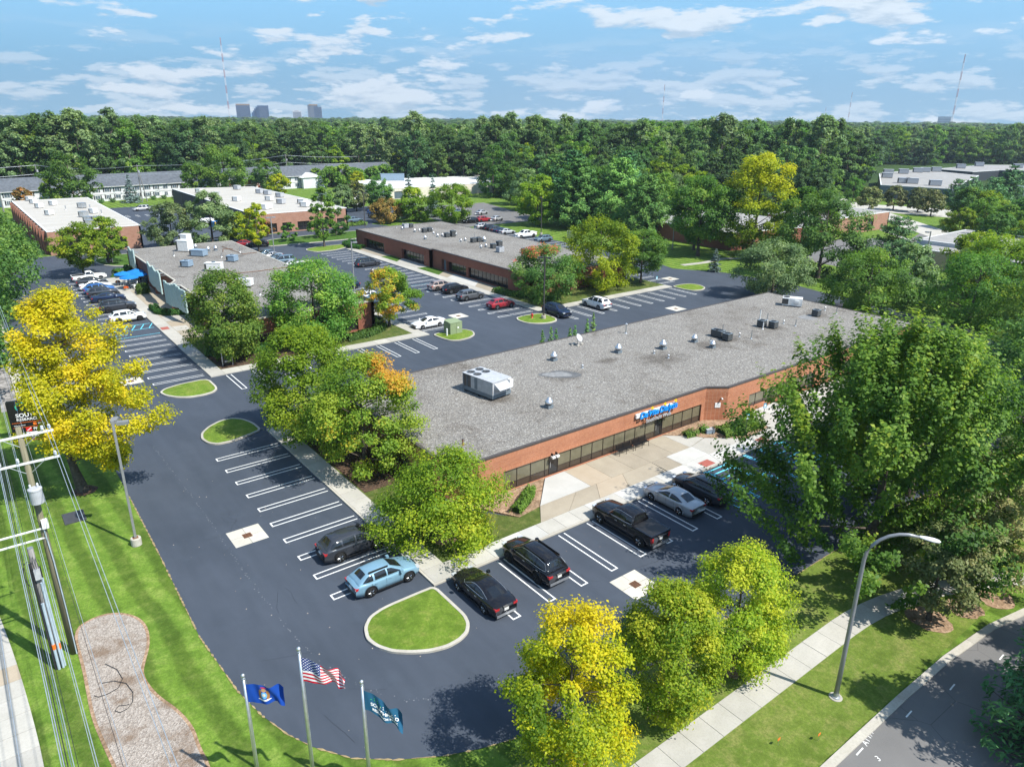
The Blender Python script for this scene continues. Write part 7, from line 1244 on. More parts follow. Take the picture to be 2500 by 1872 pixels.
# flagpoles and flags
def flagpole(loc, h, label):
    t_ = thing('flagpole', label, 'flagpole', loc); MB().tube([(0, 0, 0), (0, 0, h * .6), (0, 0, h)], [.085, .068, .045], 12).build('pole', 'alu', t_, True); MB().lathe([(.005, -.09), (.06, -.07), (.09, 0), (.06, .07), (.005, .09)], (0, 0, h + .18), 12).build('ball_finial', 'alu', t_, True); MB().lathe([(.06, 0), (.07, .05), (.03, .12)], (0, 0, h), 10).build('truck', 'galvanised', t_); MB().lathe([(.2, 0), (.16, .06), (.09, .1)], n=12).build('collar', 'alu', t_); MB().tube([(.07, -.02, 1.0), (.07, -.02, h)], .008, 4).build('halyard', 'cable_bright', t_); return t_
def flag(loc, w_, h_, az, mat, label, sag, seed, fold):
    """cloth hanging in a light wind; u along the fly, v up the hoist"""
    nu, nv = 36, 22; V = []; d_ = Vector((math.cos(R(az)), math.sin(R(az)), 0)); n_ = Vector((-d_.y, d_.x, 0)); me = bpy.data.meshes.new('flag')
    for i in range(nu + 1):
        for j in range(nv + 1):
            u, v = i / nu, j / nv; x = u * w_ * (1 - .16 * fold * u); y = (v - 1) * h_ * (1 - fold * .78 * u ** 1.4) - sag * w_ * u ** 1.25; wv = .13 * u * math.sin(u * 9.5 + seed - v * 1.6) + .06 * u * math.sin(u * 19 + v * 4 + seed)
            V.append(tuple(d_ * (.06 + x) + n_ * wv * w_ * .8 + Vector((0, 0, y))))
    Fq = [(i * (nv + 1) + j, (i + 1) * (nv + 1) + j, (i + 1) * (nv + 1) + j + 1, i * (nv + 1) + j + 1) for i in range(nu) for j in range(nv)]
    me.from_pydata(V, [], Fq); uv = me.uv_layers.new(name='UVMap')
    for p_ in me.polygons:
        for li in p_.loop_indices: k = me.loops[li].vertex_index; uv.data[li].uv = ((k // (nv + 1)) / nu, (k % (nv + 1)) / nv)
        p_.use_smooth = True
    me.materials.append(M(mat)); return tag(link('flag', me, None, loc), label, 'flag')
def uvnode(t): return t.xyz(t.new('ShaderNodeTexCoord').outputs['UV'])
t = NT('flag_stripes'); u = uvnode(t); st = t.math('GREATER_THAN', t.math('FRACT', t.math('MULTIPLY', u[1], 6.5)), .5); c = t.mix(st, (.50, .012, .03), (.72, .72, .70)); can = t.math('MULTIPLY', t.math('LESS_THAN', u[0], .40), t.math('GREATER_THAN', u[1], .4615))
sx = t.math('MULTIPLY', u[0], 11 / .40 / 2); sy = t.math('MULTIPLY', t.math('SUBTRACT', u[1], .4615), 9 / .5385 / 2)
def dots(ox):
    a = t.math('SUBTRACT', t.math('FRACT', t.math('ADD', sx, ox)), .5); b = t.math('SUBTRACT', t.math('FRACT', t.math('ADD', sy, ox)), .5); return t.math('LESS_THAN', t.math('ADD', t.math('MULTIPLY', a, a), t.math('MULTIPLY', b, b)), .035)
blue = t.mix(t.math('MAXIMUM', dots(0.0), dots(.5)), (.012, .03, .16), (.75, .75, .75)); t.fin(t.mix(can, c, blue), .8, 0, .2)
t = NT('flag_state'); u = uvnode(t)
def ell(cx_, cy_c, rx, ry):
    a = t.math('DIVIDE', t.math('SUBTRACT', u[0], cx_), rx); b = t.math('DIVIDE', t.math('SUBTRACT', u[1], cy_c), ry); return t.math('LESS_THAN', t.math('ADD', t.math('MULTIPLY', a, a), t.math('MULTIPLY', b, b)), 1.0)
c = (.008, .055, .30)
for e_, col in (((.36, .52, .045, .26), (.34, .17, .06)), ((.56, .52, .045, .26), (.30, .15, .05)), ((.46, .50, .08, .17), (.12, .35, .62)), ((.46, .52, .045, .08), (.50, .50, .42)), ((.46, .76, .07, .08), (.38, .22, .10)), ((.46, .24, .17, .05), (.70, .70, .68)), ((.46, .88, .09, .035), (.42, .03, .06))): c = t.mix(ell(*e_), c, col)
t.fin(c, .8, 0, .2)
plain('flag_blue', (.010, .085, .16), .8, 0, .05)
for k, (q, h_, fl_) in enumerate((((-14.05, -8.7, 0), 6.75, ('flag_state', 1.5, .92, -36, .12, 1.0, .05, 'blue state flag with a brown and white crest at left')), ((-12.2, -10.2, 0), 8.15, ('flag_stripes', 2.0, 1.15, -42, .42, 2.1, .80, 'American stars and stripes flag on the middle pole')), ((-10.3, -11.6, 0), 6.5, ('flag_blue', 1.5, .98, -40, .80, .4, .0, 'blue flag with white lettering on the right pole')))):
    flagpole(q, h_, ('left', 'middle and tallest', 'right')[k] + ' aluminium flagpole on the front lawn'); mt, w_, hh, az, sag, sd_, fd, lb = fl_; fo = flag((q[0], q[1], h_ - .25), w_, hh, az, mt, lb, sag, sd_, fd)
def cloth_print(s_, size, u0, v0, mat='sign_white', w_=1.5, h_=.98, az=-40, sag=.80, seed=.4, fold=.0):
    """flat print that follows the waves of the right-hand flag"""
    o = text('lettering', s_, size, mat, fo, Matrix.Identity(4), 0.0, bold=.006); me = o.data; d_ = Vector((math.cos(R(az)), math.sin(R(az)), 0)); n_ = Vector((-d_.y, d_.x, 0))
    bm = bmesh.new(); bm.from_mesh(me); bmesh.ops.triangulate(bm, faces=bm.faces[:]); bmesh.ops.subdivide_edges(bm, edges=[e for e in bm.edges if e.calc_length() > .05], cuts=1); bm.to_mesh(me); bm.free()
    for q in me.vertices: u, v = u0 + q.co.x * .86 / w_, v0 + q.co.y / h_; wv = .13 * u * math.sin(u * 9.5 + seed - v * 1.6) + .06 * u * math.sin(u * 19 + v * 4 + seed); q.co = d_ * (.06 + u * w_) + n_ * (wv * w_ * .8 - .012) + Vector((0, 0, (v - 1) * h_ - sag * w_ * u ** 1.25))
    me.update()
cloth_print('SOUTHFIELD', .22, .16, .36); cloth_print('RESEARCH PARK', .155, .20, .15); cloth_print('. : : .', .30, .16, .66, 'sign_green'); cloth_print('. : . : . .', .26, .42, .62)
# monument sign
A0 = Vector((-19.2, 40.9, 0)); dS = Vector((1, -.26, 0)).normalized(); mS, _ = frame(tuple(A0[:2]), tuple((A0 + dS)[:2])); sg2 = tag(link('sign_board', None), 'big black research park sign board half hidden by the yellow maple', 'sign')
lbox(mS, 0, 4.2, 0, .45, .30, 3.85).build('board', 'sign_black', sg2); lbox(mS, .1, 4.1, .05, .4, 0, .35).build('plinth', 'brick_dark', sg2); mS = mS @ Matrix.Diagonal((1, 1, .90, 1)); ms = mS @ Matrix.Rotation(R(90), 4, 'X')
def stext(s_, x, z, size, mat='sign_white', sx=1.0, bold=0.0): return text('lettering', s_, size, mat, sg2, ms @ Matrix.Translation((x, z, .012)), .006, bold=bold, sx=sx)
stext('SOUTHFIELD', .55, 2.62, .56, sx=.94, bold=.008); stext('RESEARCH PARK', .55, 2.24, .38, sx=.98, bold=.004); lbox(mS, .15, 4.05, -.012, 0, 2.02, 2.05).build('orange_rule', 'orange_paint', sg2); lbox(mS, .15, 4.05, -.012, 0, 1.50, 1.53).build('orange_rule', 'orange_paint', sg2)
stext('AVAILABLE', 2.1, 1.72, .2); stext('MEDICAL OFFICE', .25, 1.70, .13, sx=.9); lbox(mS, 1.75, 2.0, -.014, 0, 1.66, 1.92).build('orange_mark', 'orange_paint', sg2); lbox(mS, 1.1, 1.55, -.016, 0, 1.02, 1.45).build('red_mark', 'sign_red', sg2); [lbox(mS, 1.18 + .09 * k, 1.26 + .09 * k, -.02, -.016, 1.10 + .08 * k, 1.18 + .08 * k).build('white_step', 'sign_white', sg2) for k in range(4)]
stext('FRIEDMAN', 1.68, 1.14, .36, bold=.012); lbox(mS, .25, 4.1, -.014, 0, .56, .96).build('white_panel', 'sign_white', sg2); stext('GLENN N. DESROSIERS', .9, .68, .27, 'sign_black', .95, .006).location += Vector((0, -.012, 0)); stext('248.324.', 1.2, .38, .24)
for i in range(14): a = R(210 - i * 10); lbox(mS, 1.25 + .55 * math.cos(a) - .05, 1.25 + .55 * math.cos(a) + .05, -.014, 0, 3.68 + .45 * math.sin(a) - .05, 3.68 + .45 * math.sin(a) + .05).build('emblem_dot', 'sign_green' if i % 3 else 'sign_teal', sg2)
for i in range(12): x = 1.45 + .17 * i; z = 3.36 + .05 * (i % 3) + .012 * i * i * .3; lbox(mS, x, x + .11, -.014, 0, z, z + .06).build('emblem_dot', 'sign_white', sg2)
# small site signs
def site_sign(loc, rz, label):
    t_ = thing('site_sign', label, 'sign', loc, rz); MB().box(-.5, .5, -.1, .1, .1, 2.0).build('panel', 'sign_black', t_); [MB().box(x - .05, x + .05, -.12, .12, 0, 2.1).build('post', 'galvanised', t_) for x in (-.56, .56)]; MB().box(-.24, .24, -.115, -.1, 1.42, 1.86).build('orange_mark', 'orange_paint', t_); MB().box(-.22, .22, -.112, -.1, 1.20, 1.27).build('line', 'sign_white', t_); MB().box(-.3, .3, -.112, -.1, .45, .62).build('line', 'letter_grey', t_); return t_
site_sign((2.9, 51.2, .1), R(-12), 'small black site sign under the green tree by the left building'); site_sign((3.6, 128.6, .1), R(-5), 'small black site sign with an orange square on the far grass island')
def ada(loc, label, h=1.9):
    t_ = thing('parking_sign', label, 'sign', loc, R(-20)); MB().tube([(0, 0, 0), (0, 0, h)], .03, 6).build('post', 'steel_dark', t_); MB().box(-.17, .17, -.045, -.03, h - .55, h).build('plate', 'sign_teal', t_); MB().box(-.09, .09, -.05, -.045, h - .4, h - .12).build('symbol', 'sign_white', t_); MB().box(-.13, .13, -.05, -.045, h - .53, h - .47).build('line', 'sign_white', t_)
ada((35.5, 2.3, .12), 'blue parking sign on a post in front of the juniper', 2.2); ada((39.1, 2.9, .12), 'blue parking sign post at the right end of the juniper', 2.2); ada((77.5, 51.2, .1), 'small white sign post under the lollipop tree', 1.6)
# bench pair
def bench(loc, label):
    t_ = thing('bench', label, 'bench', loc)
    seat = MB(); [seat.box(-.85 + k * .12, -.77 + k * .12, -.22, .22, .43, .46) for k in range(15)]; seat.build('seat', 'trim_black', t_); b = MB(); [b.box(-.85 + k * .12, -.79 + k * .12, .22, .26, .48, .85) for k in range(15)]; b.build('backrest', 'trim_black', t_)
    for x in (-.85, 0, .85): MB().tube([(x, -.25, 0), (x, -.22, .44), (x, .24, .46), (x, .30, .9)], .025, 6).build('leg', 'trim_black', t_); MB().tube([(x, .24, .44), (x, .27, 0)], .025, 6).build('leg', 'trim_black', t_); MB().tube([(x, -.24, .44), (x, -.24, .64), (x, .26, .66)], .02, 6).build('armrest', 'trim_black', t_)
    return t_
bench((23.6, 6.35, .12), 'left black metal bench against the front windows'); bench((25.6, 6.35, .12), 'right black metal bench against the front windows')
t_ = thing('storage_box', 'small blue box in the bed beside the brick pier', 'box', (33.2, 4.6, .13), R(-25)); MB().box(-.4, .4, -.22, .22, 0, .4).build('case', 'unit_blue', t_); MB().box(-.43, .43, -.25, .25, .4, .46).build('lid', 'unit_grey', t_)
t_ = thing('transformer_box', 'green padmount transformer on the small island by the white sedan', 'utility box', (31.9, 47.0, .2), R(0)); MB().box(-.95, .95, -.85, .85, .0, 1.55).build('cabinet', 'utility_green', t_); MB().add([(-.98, -.88, 1.55), (.98, -.88, 1.55), (.98, .88, 1.7), (-.98, .88, 1.7), (-.98, -.88, 1.6), (.98, -.88, 1.6), (.98, .88, 1.75), (-.98, .88, 1.75)], [(0, 3, 2, 1), (4, 5, 6, 7), (0, 1, 5, 4), (1, 2, 6, 5), (2, 3, 7, 6), (3, 0, 4, 7)]).build('lid', 'utility_green', t_); MB().box(-.01, .01, -.866, -.85, .05, 1.5).build('door_seam', 'trim_black', t_); MB().box(.2, .4, -.862, -.85, .75, .95).build('warning_label', 'sign_white', t_); MB().box(-1.05, 1.05, -.95, .95, -.1, .02).build('pad', 'concrete_kerb', t_)
t_ = thing('bollard', 'white bollard beside the green transformer box', 'bollard', (30.4, 46.2, .15)); MB().lathe([(.12, 0), (.12, .95), (.08, 1.02)], n=12).build('post', 'white_paint', t_); MB().lathe([(.125, .8), (.125, .86)], n=12).build('band', 'unit_grey', t_)
t_ = thing('fire_hydrant', 'red fire hydrant on the lamp post island', 'hydrant', (45.4, 46.5, .2)); MB().lathe([(.16, 0), (.16, .06), (.11, .08), (.11, .5), (.15, .52), (.13, .62), (.05, .72)], n=12).build('barrel', 'paint_red', t_, True)
for a in (0, 120, 240): h_ = MB().lathe([(.06, 0), (.06, .12), (.075, .12), (.075, .17)], n=8, m=Matrix.Translation((0, 0, .42)) @ Matrix.Rotation(R(a), 4, 'Z') @ Matrix.Rotation(R(90), 4, 'Y') @ Matrix.Translation((0, 0, .08))).build('nozzle', 'paint_red', t_)
for i, q in enumerate((P(1405, 560), P(1424, 562))): t_ = thing('site_post', ('white', 'rusty') [i] + ' marker post on the shaded lawn behind the rear building', 'post', q); MB().lathe([(.08, 0), (.08, 1.5 + i * .5), (.04, 1.56 + i * .5)], n=8).build('post', 'white_paint' if i == 0 else 'rust', t_); MB().lathe([(.085, 1.2), (.085, 1.3)], n=8).build('band', 'unit_grey', t_)
t_ = thing('utility_cabinet', 'dark green cabinet on the lawn behind the rear building', 'utility box', P(1392, 581), R(40)); MB().box(-.9, .9, -.7, .7, 0, 1.6).build('cabinet', 'utility_green', t_); MB().box(-.95, .95, -.75, .75, 1.6, 1.7).build('lid', 'utility_green', t_)

# ================================================================ utility poles and wires
UP = Vector((-19.1, 6.8, 0))
t_ = thing('utility_pole', 'tall wooden utility pole with two white crossarms and a transformer', 'utility pole', UP); MB().tube([(0, 0, 0), (0, 0, 7), (0, 0, 13.6)], [.19, .16, .125], 14).build('pole', 'pole_wood', t_, True)
for z, n_ in ((13.15, 'upper'), (11.7, 'lower')):
    a = MB().box(-1.45, 1.4, -.15, -.02 - .1, z - .06, z + .06).build('crossarm', 'unit_white', t_)
    for x in (-1.1, 1.25, -.35 if z < 12 else .95):
        MB().lathe([(.03, 0), (.035, .06), (.075, .07), (.08, .1), (.04, .11), (.075, .14), (.08, .17), (.04, .18), (.07, .21), (.06, .26), (.02, .28)], (x, -.13, z + .06), 12).build('insulator', 'porcelain', a, True)
    for s in (-1, 1): MB().tube([(s * .75, -.12, z - .05), (s * .12, -.1, z - .55)], .018, 5).build('brace', 'galvanised', a)
tr_ = MB().lathe([(.27, 0), (.30, .03), (.30, .72), (.32, .74), (.32, .82), (.25, .86)], (.05, -.48, 9.6), 20).build('transformer', 'unit_grey', t_, False)
for x in (-.12, .2): MB().lathe([(.04, 0), (.06, .05), (.04, .09), (.06, .13), (.03, .2)], (x, -.42, 10.46), 10).build('bushing', 'porcelain', tr_, True)
MB().box(-.08, .16, -.3, -.1, 9.8, 10.3).build('bracket', 'galvanised', t_); MB().box(-.03, .27, -.32, -.1, 8.0, 8.5).build('meter_box', 'unit_white', t_)
for z in (7.95, 7.4): MB().box(-3.2, .0, -.16, -.08, z, z + .07).build('standoff_arm', 'unit_white', t_)
MB().tube([(.02, -.2, 8.0), (.1, -.24, 6), (.12, -.22, 3), (.1, -.2, 0)], .03, 6).build('ground_conduit', 'conduit', t_)
jp = MB(); rj = random.Random(4)
for k in range(4): x0, x1 = rj.uniform(-.25, .3), rj.uniform(-.3, .3); jp.tube([(x0, -.15, 10.3 - k * .3), (x0 + rj.uniform(-.35, .35), -.4, 9.6 - k * .25), (x1, -.18, 8.9 - k * .28)], .011, 4)
jp.build('jumper_wires', 'cable_black', t_)
SP = Vector((-19.85, 6.05, 0)); t_ = thing('utility_pole', 'short weathered cable pole with grey conduits beside the tall one', 'utility pole', SP); MB().tube([(0, 0, 0), (0, 0, 4), (0, 0, 7.4)], [.17, .155, .14], 14).build('pole', 'pole_wood_grey', t_, True); MB().lathe([(.135, 0), (.14, .03)], (0, 0, 7.4), 14).build('pole_cap', 'galvanised', t_)
for k, (a, h_, mt, r_) in enumerate(((-110, 4.2, 'conduit', .075), (-60, 5.4, 'conduit', .06), (-25, 5.6, 'conduit', .055), (-150, 6.6, 'cable_black', .075), (20, 6.2, 'cable_black', .045))): x, y = .21 * math.cos(R(a)), .21 * math.sin(R(a)); MB().tube([(x * 1.1, y * 1.1, 0), (x, y, h_ * .5), (x, y, h_)], r_, 8).build('riser_conduit', mt, t_)
for a, z in ((-110, 1.3), (-40, 1.2)): x, y = .21 * math.cos(R(a)), .21 * math.sin(R(a)); MB().lathe([(.085, 0), (.085, .32)], (x, y, z), 8).build('orange_marker', 'orange_paint', t_)
MB().box(-.1, .18, -.36, -.16, 5.7, 6.3).build('junction_box', 'unit_grey', t_); lp = MB(); lp.tube([(-.25 + .28 * math.cos(R(a)), -.1, 6.0 + .75 * math.sin(R(a))) for a in range(0, 370, 24)], .022, 5); lp.build('cable_loop', 'cable_black', t_)
for k in range(5): MB().tube([(-.2 + .1 * k, -.2, 7.2 - .1 * k), (-.15 + .1 * k, -.35, 6.6), (.0 + .05 * k, -.25, 5.9)], .014, 4).build('drop_cable', 'cable_black', t_)
def wire(pts, r_, mat, label, group='overhead wires at left'): return tag(MB().tube(pts, r_, 5).build('overhead_wire', mat), label, 'wire', group)
def sagline(a, b, sag, n=14): a, b = Vector(a), Vector(b); return [a.lerp(b, i / n) - Vector((0, 0, sag * 4 * (i / n) * (1 - i / n))) for i in range(n + 1)]
def through(x, z, y0=-46, y1=62, dx0=0.0, dx1=0.0, dz0=-.3, dz1=.0, sag=.9, yp=6.67): return sagline((x + dx0, y0, z + dz0), (x, yp, z), sag)[:-1] + sagline((x, yp, z), (x + dx1, y1, z + dz1), sag)
HV = 'bright bare power wire on the '
for x, z, nm in ((1.25, 13.45, 'right end of the upper crossarm'), (-1.1, 13.45, 'left end of the upper crossarm'), (1.25, 12.0, 'right end of the lower crossarm'), (-1.1, 12.0, 'left end of the lower crossarm'), (-.35, 11.95, 'lower crossarm beside the pole')): wire(through(UP.x + x, z), .013, 'cable_bright', HV + nm)
for k, (x, z, r_, mt) in enumerate(((-.86, 7.9, .011, 'cable_black'), (-.98, 7.6, .015, 'cable_bright'), (-1.16, 7.3, .018, 'cable_black'), (-1.06, 7.05, .013, 'cable_bright'), (-1.26, 6.85, .017, 'cable_black'), (-.4, 9.3, .011, 'cable_bright'), (.30, 9.0, .009, 'cable_black'), (-2.4, 8.05, .014, 'cable_bright'), (-3.0, 7.5, .014, 'cable_bright'), (.42, 8.6, .010, 'cable_bright'))): wire(through(UP.x + x, z, sag=.55), r_, mt, '%s %s cable of the lower bundle passing the utility poles' % (ORD[k], 'black' if mt == 'cable_black' else 'pale'))
# far line of poles before the apartments
FPL = [((-58, 262), 12.2, ''), ((-6.8, 233.5), 12.4, 'far utility pole at the left edge'), ((6.1, 262), 12.0, 'far utility pole before the left apartment end'), ((33.3, 243.0), 12.0, 'far utility pole in front of the white apartments'), ((99.0, 281), 12.2, 'far utility pole behind the right apartment row'), ((150, 286), 11.4, 'far utility pole at the right apartment end'), ((196, 300), 11.4, 'far utility pole among the thicket'), ((246, 330), 11.6, 'far utility pole at the edge of the wood')]
for (x, y), h_, lb in FPL[1:]:
    t_ = thing('utility_pole', lb, 'utility pole', (x, y, 0)); MB().tube([(0, 0, 0), (0, 0, h_)], [.2, .13], 8).build('pole', 'pole_wood_grey', t_); MB().box(-1.1, 1.1, -.08, .08, h_ - .5, h_ - .36).build('crossarm', 'pole_wood_grey', t_); MB().lathe([(.25, 0), (.25, .8)], (.3, -.2, h_ - 2.6), 8).build('transformer', 'unit_grey', t_)
pl = [FPL[0], FPL[2], FPL[3], FPL[4], FPL[5], FPL[6], FPL[7]]
for k in range(len(pl) - 1):
    for dz, nm in ((-.35, 'upper'), (-3.2, 'lower')): wire(sagline((*pl[k][0], pl[k][1] + dz), (*pl[k + 1][0], pl[k + 1][1] + dz), 1.1), .045, 'cable_bright', '%s span of the far %s wire before the apartments' % (ORD[k], nm), 'far wires')
t_ = thing('utility_pole', 'second far pole leaning beside the one before the white apartments', 'utility pole', (34.6, 242.2, 0)); MB().tube([(0, 0, 0), (-1.0, 0, 8.8)], [.18, .13], 8).build('pole', 'pole_wood_grey', t_); MB().box(-1.3, -.7, -.06, .06, 8.3, 8.4).build('bracket', 'galvanised', t_)

# ================================================================ patio and people
def umbrella(loc, label, mat='umbrella_blue', r_=1.55, h_=2.35):
    t_ = thing('patio_umbrella', label, 'umbrella', loc, 0.2); MB().tube([(0, 0, 0), (0, 0, h_ + .1)], .025, 6).build('pole', 'alu', t_); c = MB(); n = 8; c.v = [(0, 0, h_ + .06)] + [(r_ * math.cos(2 * math.pi * i / n), r_ * math.sin(2 * math.pi * i / n), h_ - .42) for i in range(n)] + [(r_ * math.cos(2 * math.pi * i / n), r_ * math.sin(2 * math.pi * i / n), h_ - .52) for i in range(n)]
    for i in range(n): c.f += [(0, 1 + i, 1 + (i + 1) % n), (1 + i, 9 + i, 9 + (i + 1) % n, 1 + (i + 1) % n)]
    c.build('canopy', mat, t_); [MB().tube([(0, 0, h_ - .1), (r_ * .97 * math.cos(2 * math.pi * i / n), r_ * .97 * math.sin(2 * math.pi * i / n), h_ - .44)], .012, 4).build('rib', 'alu', t_) for i in range(n)]; MB().lathe([(.3, 0), (.28, .06), (.05, .1)], n=12).build('base', 'trim_black', t_); return t_
umbrella((2.2, 101.6, .11), 'nearest of the four bright blue patio umbrellas'); umbrella((2.0, 105.2, .11), 'leftmost of the four bright blue patio umbrellas'); umbrella((4.0, 103.2, .11), 'rightmost of the four bright blue patio umbrellas'); umbrella((4.2, 106.2, .11), 'farthest of the four bright blue patio umbrellas')
def table_set(loc, label, mat):
    t_ = thing('patio_table', label + ' table', 'table', loc); MB().lathe([(.42, .70), (.44, .72), (.44, .74)], n=14).build('table_top', mat, t_); [MB().tube([(.1 * math.cos(a), .1 * math.sin(a), .7), (.32 * math.cos(a), .32 * math.sin(a), 0)], .02, 5).build('leg', mat, t_) for a in (0.5, 2.07, 3.64, 5.21)]
    for k, a in enumerate((40, 160, 280)):
        c = thing('patio_chair', '%s chair at the %s table' % (ORD[k], label), 'chair', (loc[0] + .8 * math.cos(R(a)), loc[1] + .8 * math.sin(R(a)), loc[2]), R(a), 'patio chairs'); MB().box(-.22, .22, -.22, .22, .42, .45).build('seat', mat, c); MB().box(.19, .22, -.22, .22, .47, .88).build('backrest', mat, c)
        for x in (-.2, .2):
            for y in (-.2, .2): MB().tube([(x, y, 0), (x * .95, y * .95, .42)], .016, 4).build('leg', mat, c)
table_set((1.9, 104.9, .11), 'left white patio', 'white_paint'); table_set((2.5, 101.2, .11), 'near white patio', 'white_paint'); table_set((4.3, 103.6, .11), 'right grey patio', 'unit_slate'); table_set((4.3, 106.6, .11), 'far dark patio', 'unit_slate')
for q, lb in (((1.3, 100.5, .11), 'near planter tub of orange flowers on the patio'), ((1.1, 106.2, .11), 'far planter tub of orange flowers on the patio')):
    t_ = thing('flower_tub', lb, 'planter', q); MB().lathe([(.24, 0), (.34, .45), (.36, .47)], n=14).build('tub', 'concrete_kerb', t_); rg = np.random.default_rng(3); n = 500; ps = rg.normal(size=(n, 3)); ps /= np.linalg.norm(ps, axis=1, keepdims=True); ps *= np.array([.42, .42, .3]) * rg.uniform(.5, 1, (n, 1)); ps[:, 2] = np.abs(ps[:, 2]) + .45; link('flowers', leaf_mesh('flowers', ps, ps - np.array([0, 0, .3]), .16, rg.uniform(0, 1, n), 'flower_orange', .8, None, rg), t_)
umbrella((35.2, 147.2, 0), 'orange umbrella at the foot of the dark side wall', 'yellow_paint', 1.3, 2.1)
for i, (u, v) in enumerate(((527, 556), (532, 558), (566, 562), (571, 562), (452, 525))): t_ = thing('safety_bollard', '%s yellow safety post at the dark side wall from the left' % ORD[i], 'bollard', P(u, v), 0, 'yellow posts at the dark wall'); MB().lathe([(.14, 0), (.14, 1.5), (.08, 1.58)], n=10).build('post', 'yellow_paint', t_); MB().lathe([(.2, 0), (.2, .04)], n=10).build('foot', 'concrete_kerb', t_)
t_ = thing('storage_tent', 'white fabric shelter beside the dark side wall', 'shelter', P(500, 552), R(-10)); ms_ = MB(); ms_.v = [(x, 1.6 * math.cos(R(a)), 2.1 * math.sin(R(a))) for x in (-2.6, 2.6) for a in range(0, 181, 20)]; ms_.f = [(i, i + 1, 11 + i, 10 + i) for i in range(9)] + [tuple(range(10)), tuple(range(10, 20))[::-1]]; ms_.build('fabric_cover', 'siding_white', t_); [MB().tube([(x, 1.62 * math.cos(R(a)), 2.12 * math.sin(R(a))) for a in range(0, 181, 20)], .03, 5).build('hoop', 'galvanised', t_) for x in (-2.6, 0, 2.6)]
t_ = thing('waste_skip', 'blue waste container beside the dark side wall', 'container', P(524, 553), R(-5)); MB().add([(-.9, -.6, .1), (.9, -.6, .1), (.9, .6, .1), (-.9, .6, .1), (-1.1, -.7, 1.3), (1.1, -.7, 1.3), (1.1, .7, 1.3), (-1.1, .7, 1.3)], [(3, 2, 1, 0), (4, 5, 6, 7), (0, 1, 5, 4), (1, 2, 6, 5), (2, 3, 7, 6), (3, 0, 4, 7)]).build('bin', 'paint_blue', t_); MB().box(-1.12, 1.12, -.72, .72, 1.3, 1.36).build('lid', 'sign_blue', t_)
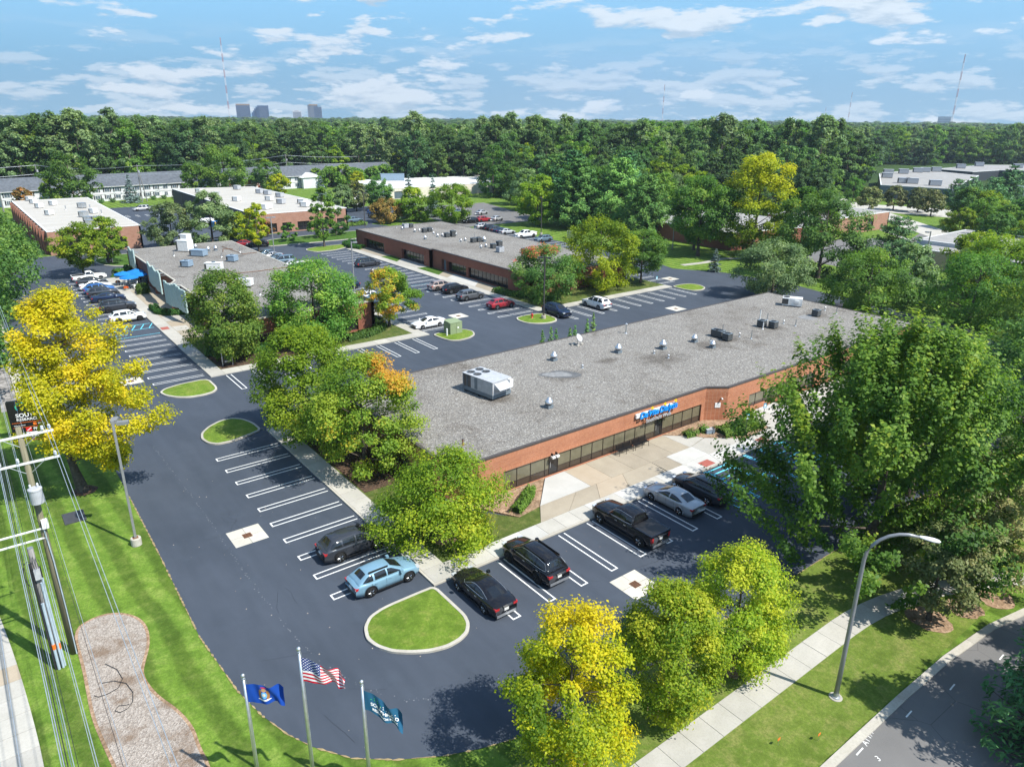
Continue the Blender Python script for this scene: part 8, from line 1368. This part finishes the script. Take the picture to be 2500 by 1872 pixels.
def person(loc, rz, label, shirt, pants, stride=.35, seated=False, s=1.0):
    """one continuous skinned figure"""
    me = bpy.data.meshes.new('person'); st = stride
    if seated: J = [((0, 0, .52), .15), ((0, 0, .78), .14), ((0, .02, 1.02), .15), ((0, .03, 1.14), .06), ((0, .06, 1.25), .095), ((0, .06, 1.36), .085), ((.19, .02, 1.0), .07), ((.24, .12, .78), .05), ((.16, .32, .76), .04), ((-.19, .02, 1.0), .07), ((-.24, .12, .78), .05), ((-.16, .32, .76), .04), ((.10, .12, .50), .10), ((.11, .46, .48), .075), ((.11, .46, .08), .05), ((.11, .60, .05), .045), ((-.10, .12, .50), .10), ((-.11, .46, .48), .075), ((-.11, .46, .08), .05), ((-.11, .60, .05), .045)]
    else: J = [((0, 0, .95), .14), ((0, 0, 1.18), .135), ((0, 0, 1.40), .15), ((0, .01, 1.51), .06), ((0, .03, 1.62), .095), ((0, .03, 1.72), .085), ((.19, 0, 1.40), .07), ((.23, -st * .3, 1.14), .05), ((.22, st * .1, .90), .04), ((-.19, 0, 1.40), .07), ((-.23, st * .3, 1.14), .05), ((-.22, st * .8, .98), .04), ((.10, 0, .88), .10), ((.10, st * .6, .50), .07), ((.10, st * .7, .09), .05), ((.10, st * .7 + .16, .05), .045), ((-.10, 0, .88), .10), ((-.10, -st * .1, .48), .07), ((-.10, -st * .8, .14), .05), ((-.10, -st * .8 + .14, .06), .045)]
    E_2 = [(0, 1), (1, 2), (2, 3), (3, 4), (4, 5), (2, 6), (6, 7), (7, 8), (2, 9), (9, 10), (10, 11), (0, 12), (12, 13), (13, 14), (14, 15), (0, 16), (16, 17), (17, 18), (18, 19)]
    me.from_pydata([j[0] for j in J], E_2, []); o = bpy.data.objects.new('person', me); COL.objects.link(o); sk = o.modifiers.new('skin', 'SKIN'); me.skin_vertices[0].data[0].use_root = True
    for i, j in enumerate(J): me.skin_vertices[0].data[i].radius = (j[1], j[1] * .85)
    o.modifiers.new('sub', 'SUBSURF').levels = 2; o.modifiers['sub'].render_levels = 2
    dg = bpy.context.evaluated_depsgraph_get(); nm = bpy.data.meshes.new_from_object(o.evaluated_get(dg)); bpy.data.objects.remove(o)
    for m_ in ('skin', shirt, pants, 'hair', 'trim_black'): nm.materials.append(M(m_))
    zt = 1.40 if seated else 1.76; zs = .60 if seated else .95
    for p_ in nm.polygons:
        c = p_.center; z = c.z; k = 1
        if z > zt - .14 or (z > zt - .26 and c.y < .0): k = 3
        elif z > zt - .28: k = 0
        elif seated and c.y > .28 and z > .66: k = 0
        elif not seated and abs(c.x) > .19 and z < 1.02 and z > .8: k = 0
        elif z < .1: k = 4
        elif (z < zs and (abs(c.x) < .19)): k = 2
        p_.material_index = k; p_.use_smooth = True
    o = tag(link('person', nm, None, loc, rz), label, 'person'); o.scale = (s, s, s); return o
person((39.5, 86.0, 0), R(-60), 'person in dark navy clothes walking across the car park, nearer the camera', 'cloth_navy', 'cloth_jean'); person((40.1, 86.9, 0), R(-50), 'person in pale top walking close behind the navy clothed one', 'cloth_white', 'cloth_jean', .3); person((3.3, 102.3, .11), R(150), 'seated person in a white shirt at the patio tables', 'cloth_white', 'cloth_navy', seated=True); person((4.6, 105.0, .11), R(100), 'seated person in dark clothes under the far umbrella', 'cloth_navy', 'cloth_navy', seated=True)
# small leftovers
for i, q in enumerate(((9.3, -16.4, .02), (6.6, -20.4, .02), (8.4, -21.4, .02))): t_ = thing('survey_flag', ('orange marker at the tip of the street lamp shadow', 'orange survey flag on the verge left of the lamp', 'orange survey flag nearest the street kerb')[i], 'marker', q); MB().tube([(0, 0, 0), (0, 0, .4)], .008, 4).build('wire', 'galvanised', t_); MB().box(-.1, .1, -.004, .004, .3, .44).build('pennant', 'orange_paint', t_)
# ================================================================ air
hz = MB().box(-4200, 4200, -4200, 4200, -1.5, 420); mh = bpy.data.materials.new('haze_air'); mh.use_nodes = True; q = mh.node_tree; q.nodes.clear(); o_ = q.nodes.new('ShaderNodeOutputMaterial'); pv = q.nodes.new('ShaderNodeVolumePrincipled'); pv.inputs['Color'].default_value = (.70, .84, 1.0, 1); pv.inputs['Density'].default_value = 0.00011; pv.inputs['Anisotropy'].default_value = 0.2; q.links.new(pv.outputs[0], o_.inputs['Volume'])
mh.cycles.homogeneous_volume = True if hasattr(mh.cycles, 'homogeneous_volume') else None
ho = hz.build('haze', mh); tag(ho, 'thin bluish summer haze', 'haze', None, 'stuff')
print('OBJ', len(sc.objects), 'TRI', sum(len(m.polygons) for m in bpy.data.meshes))
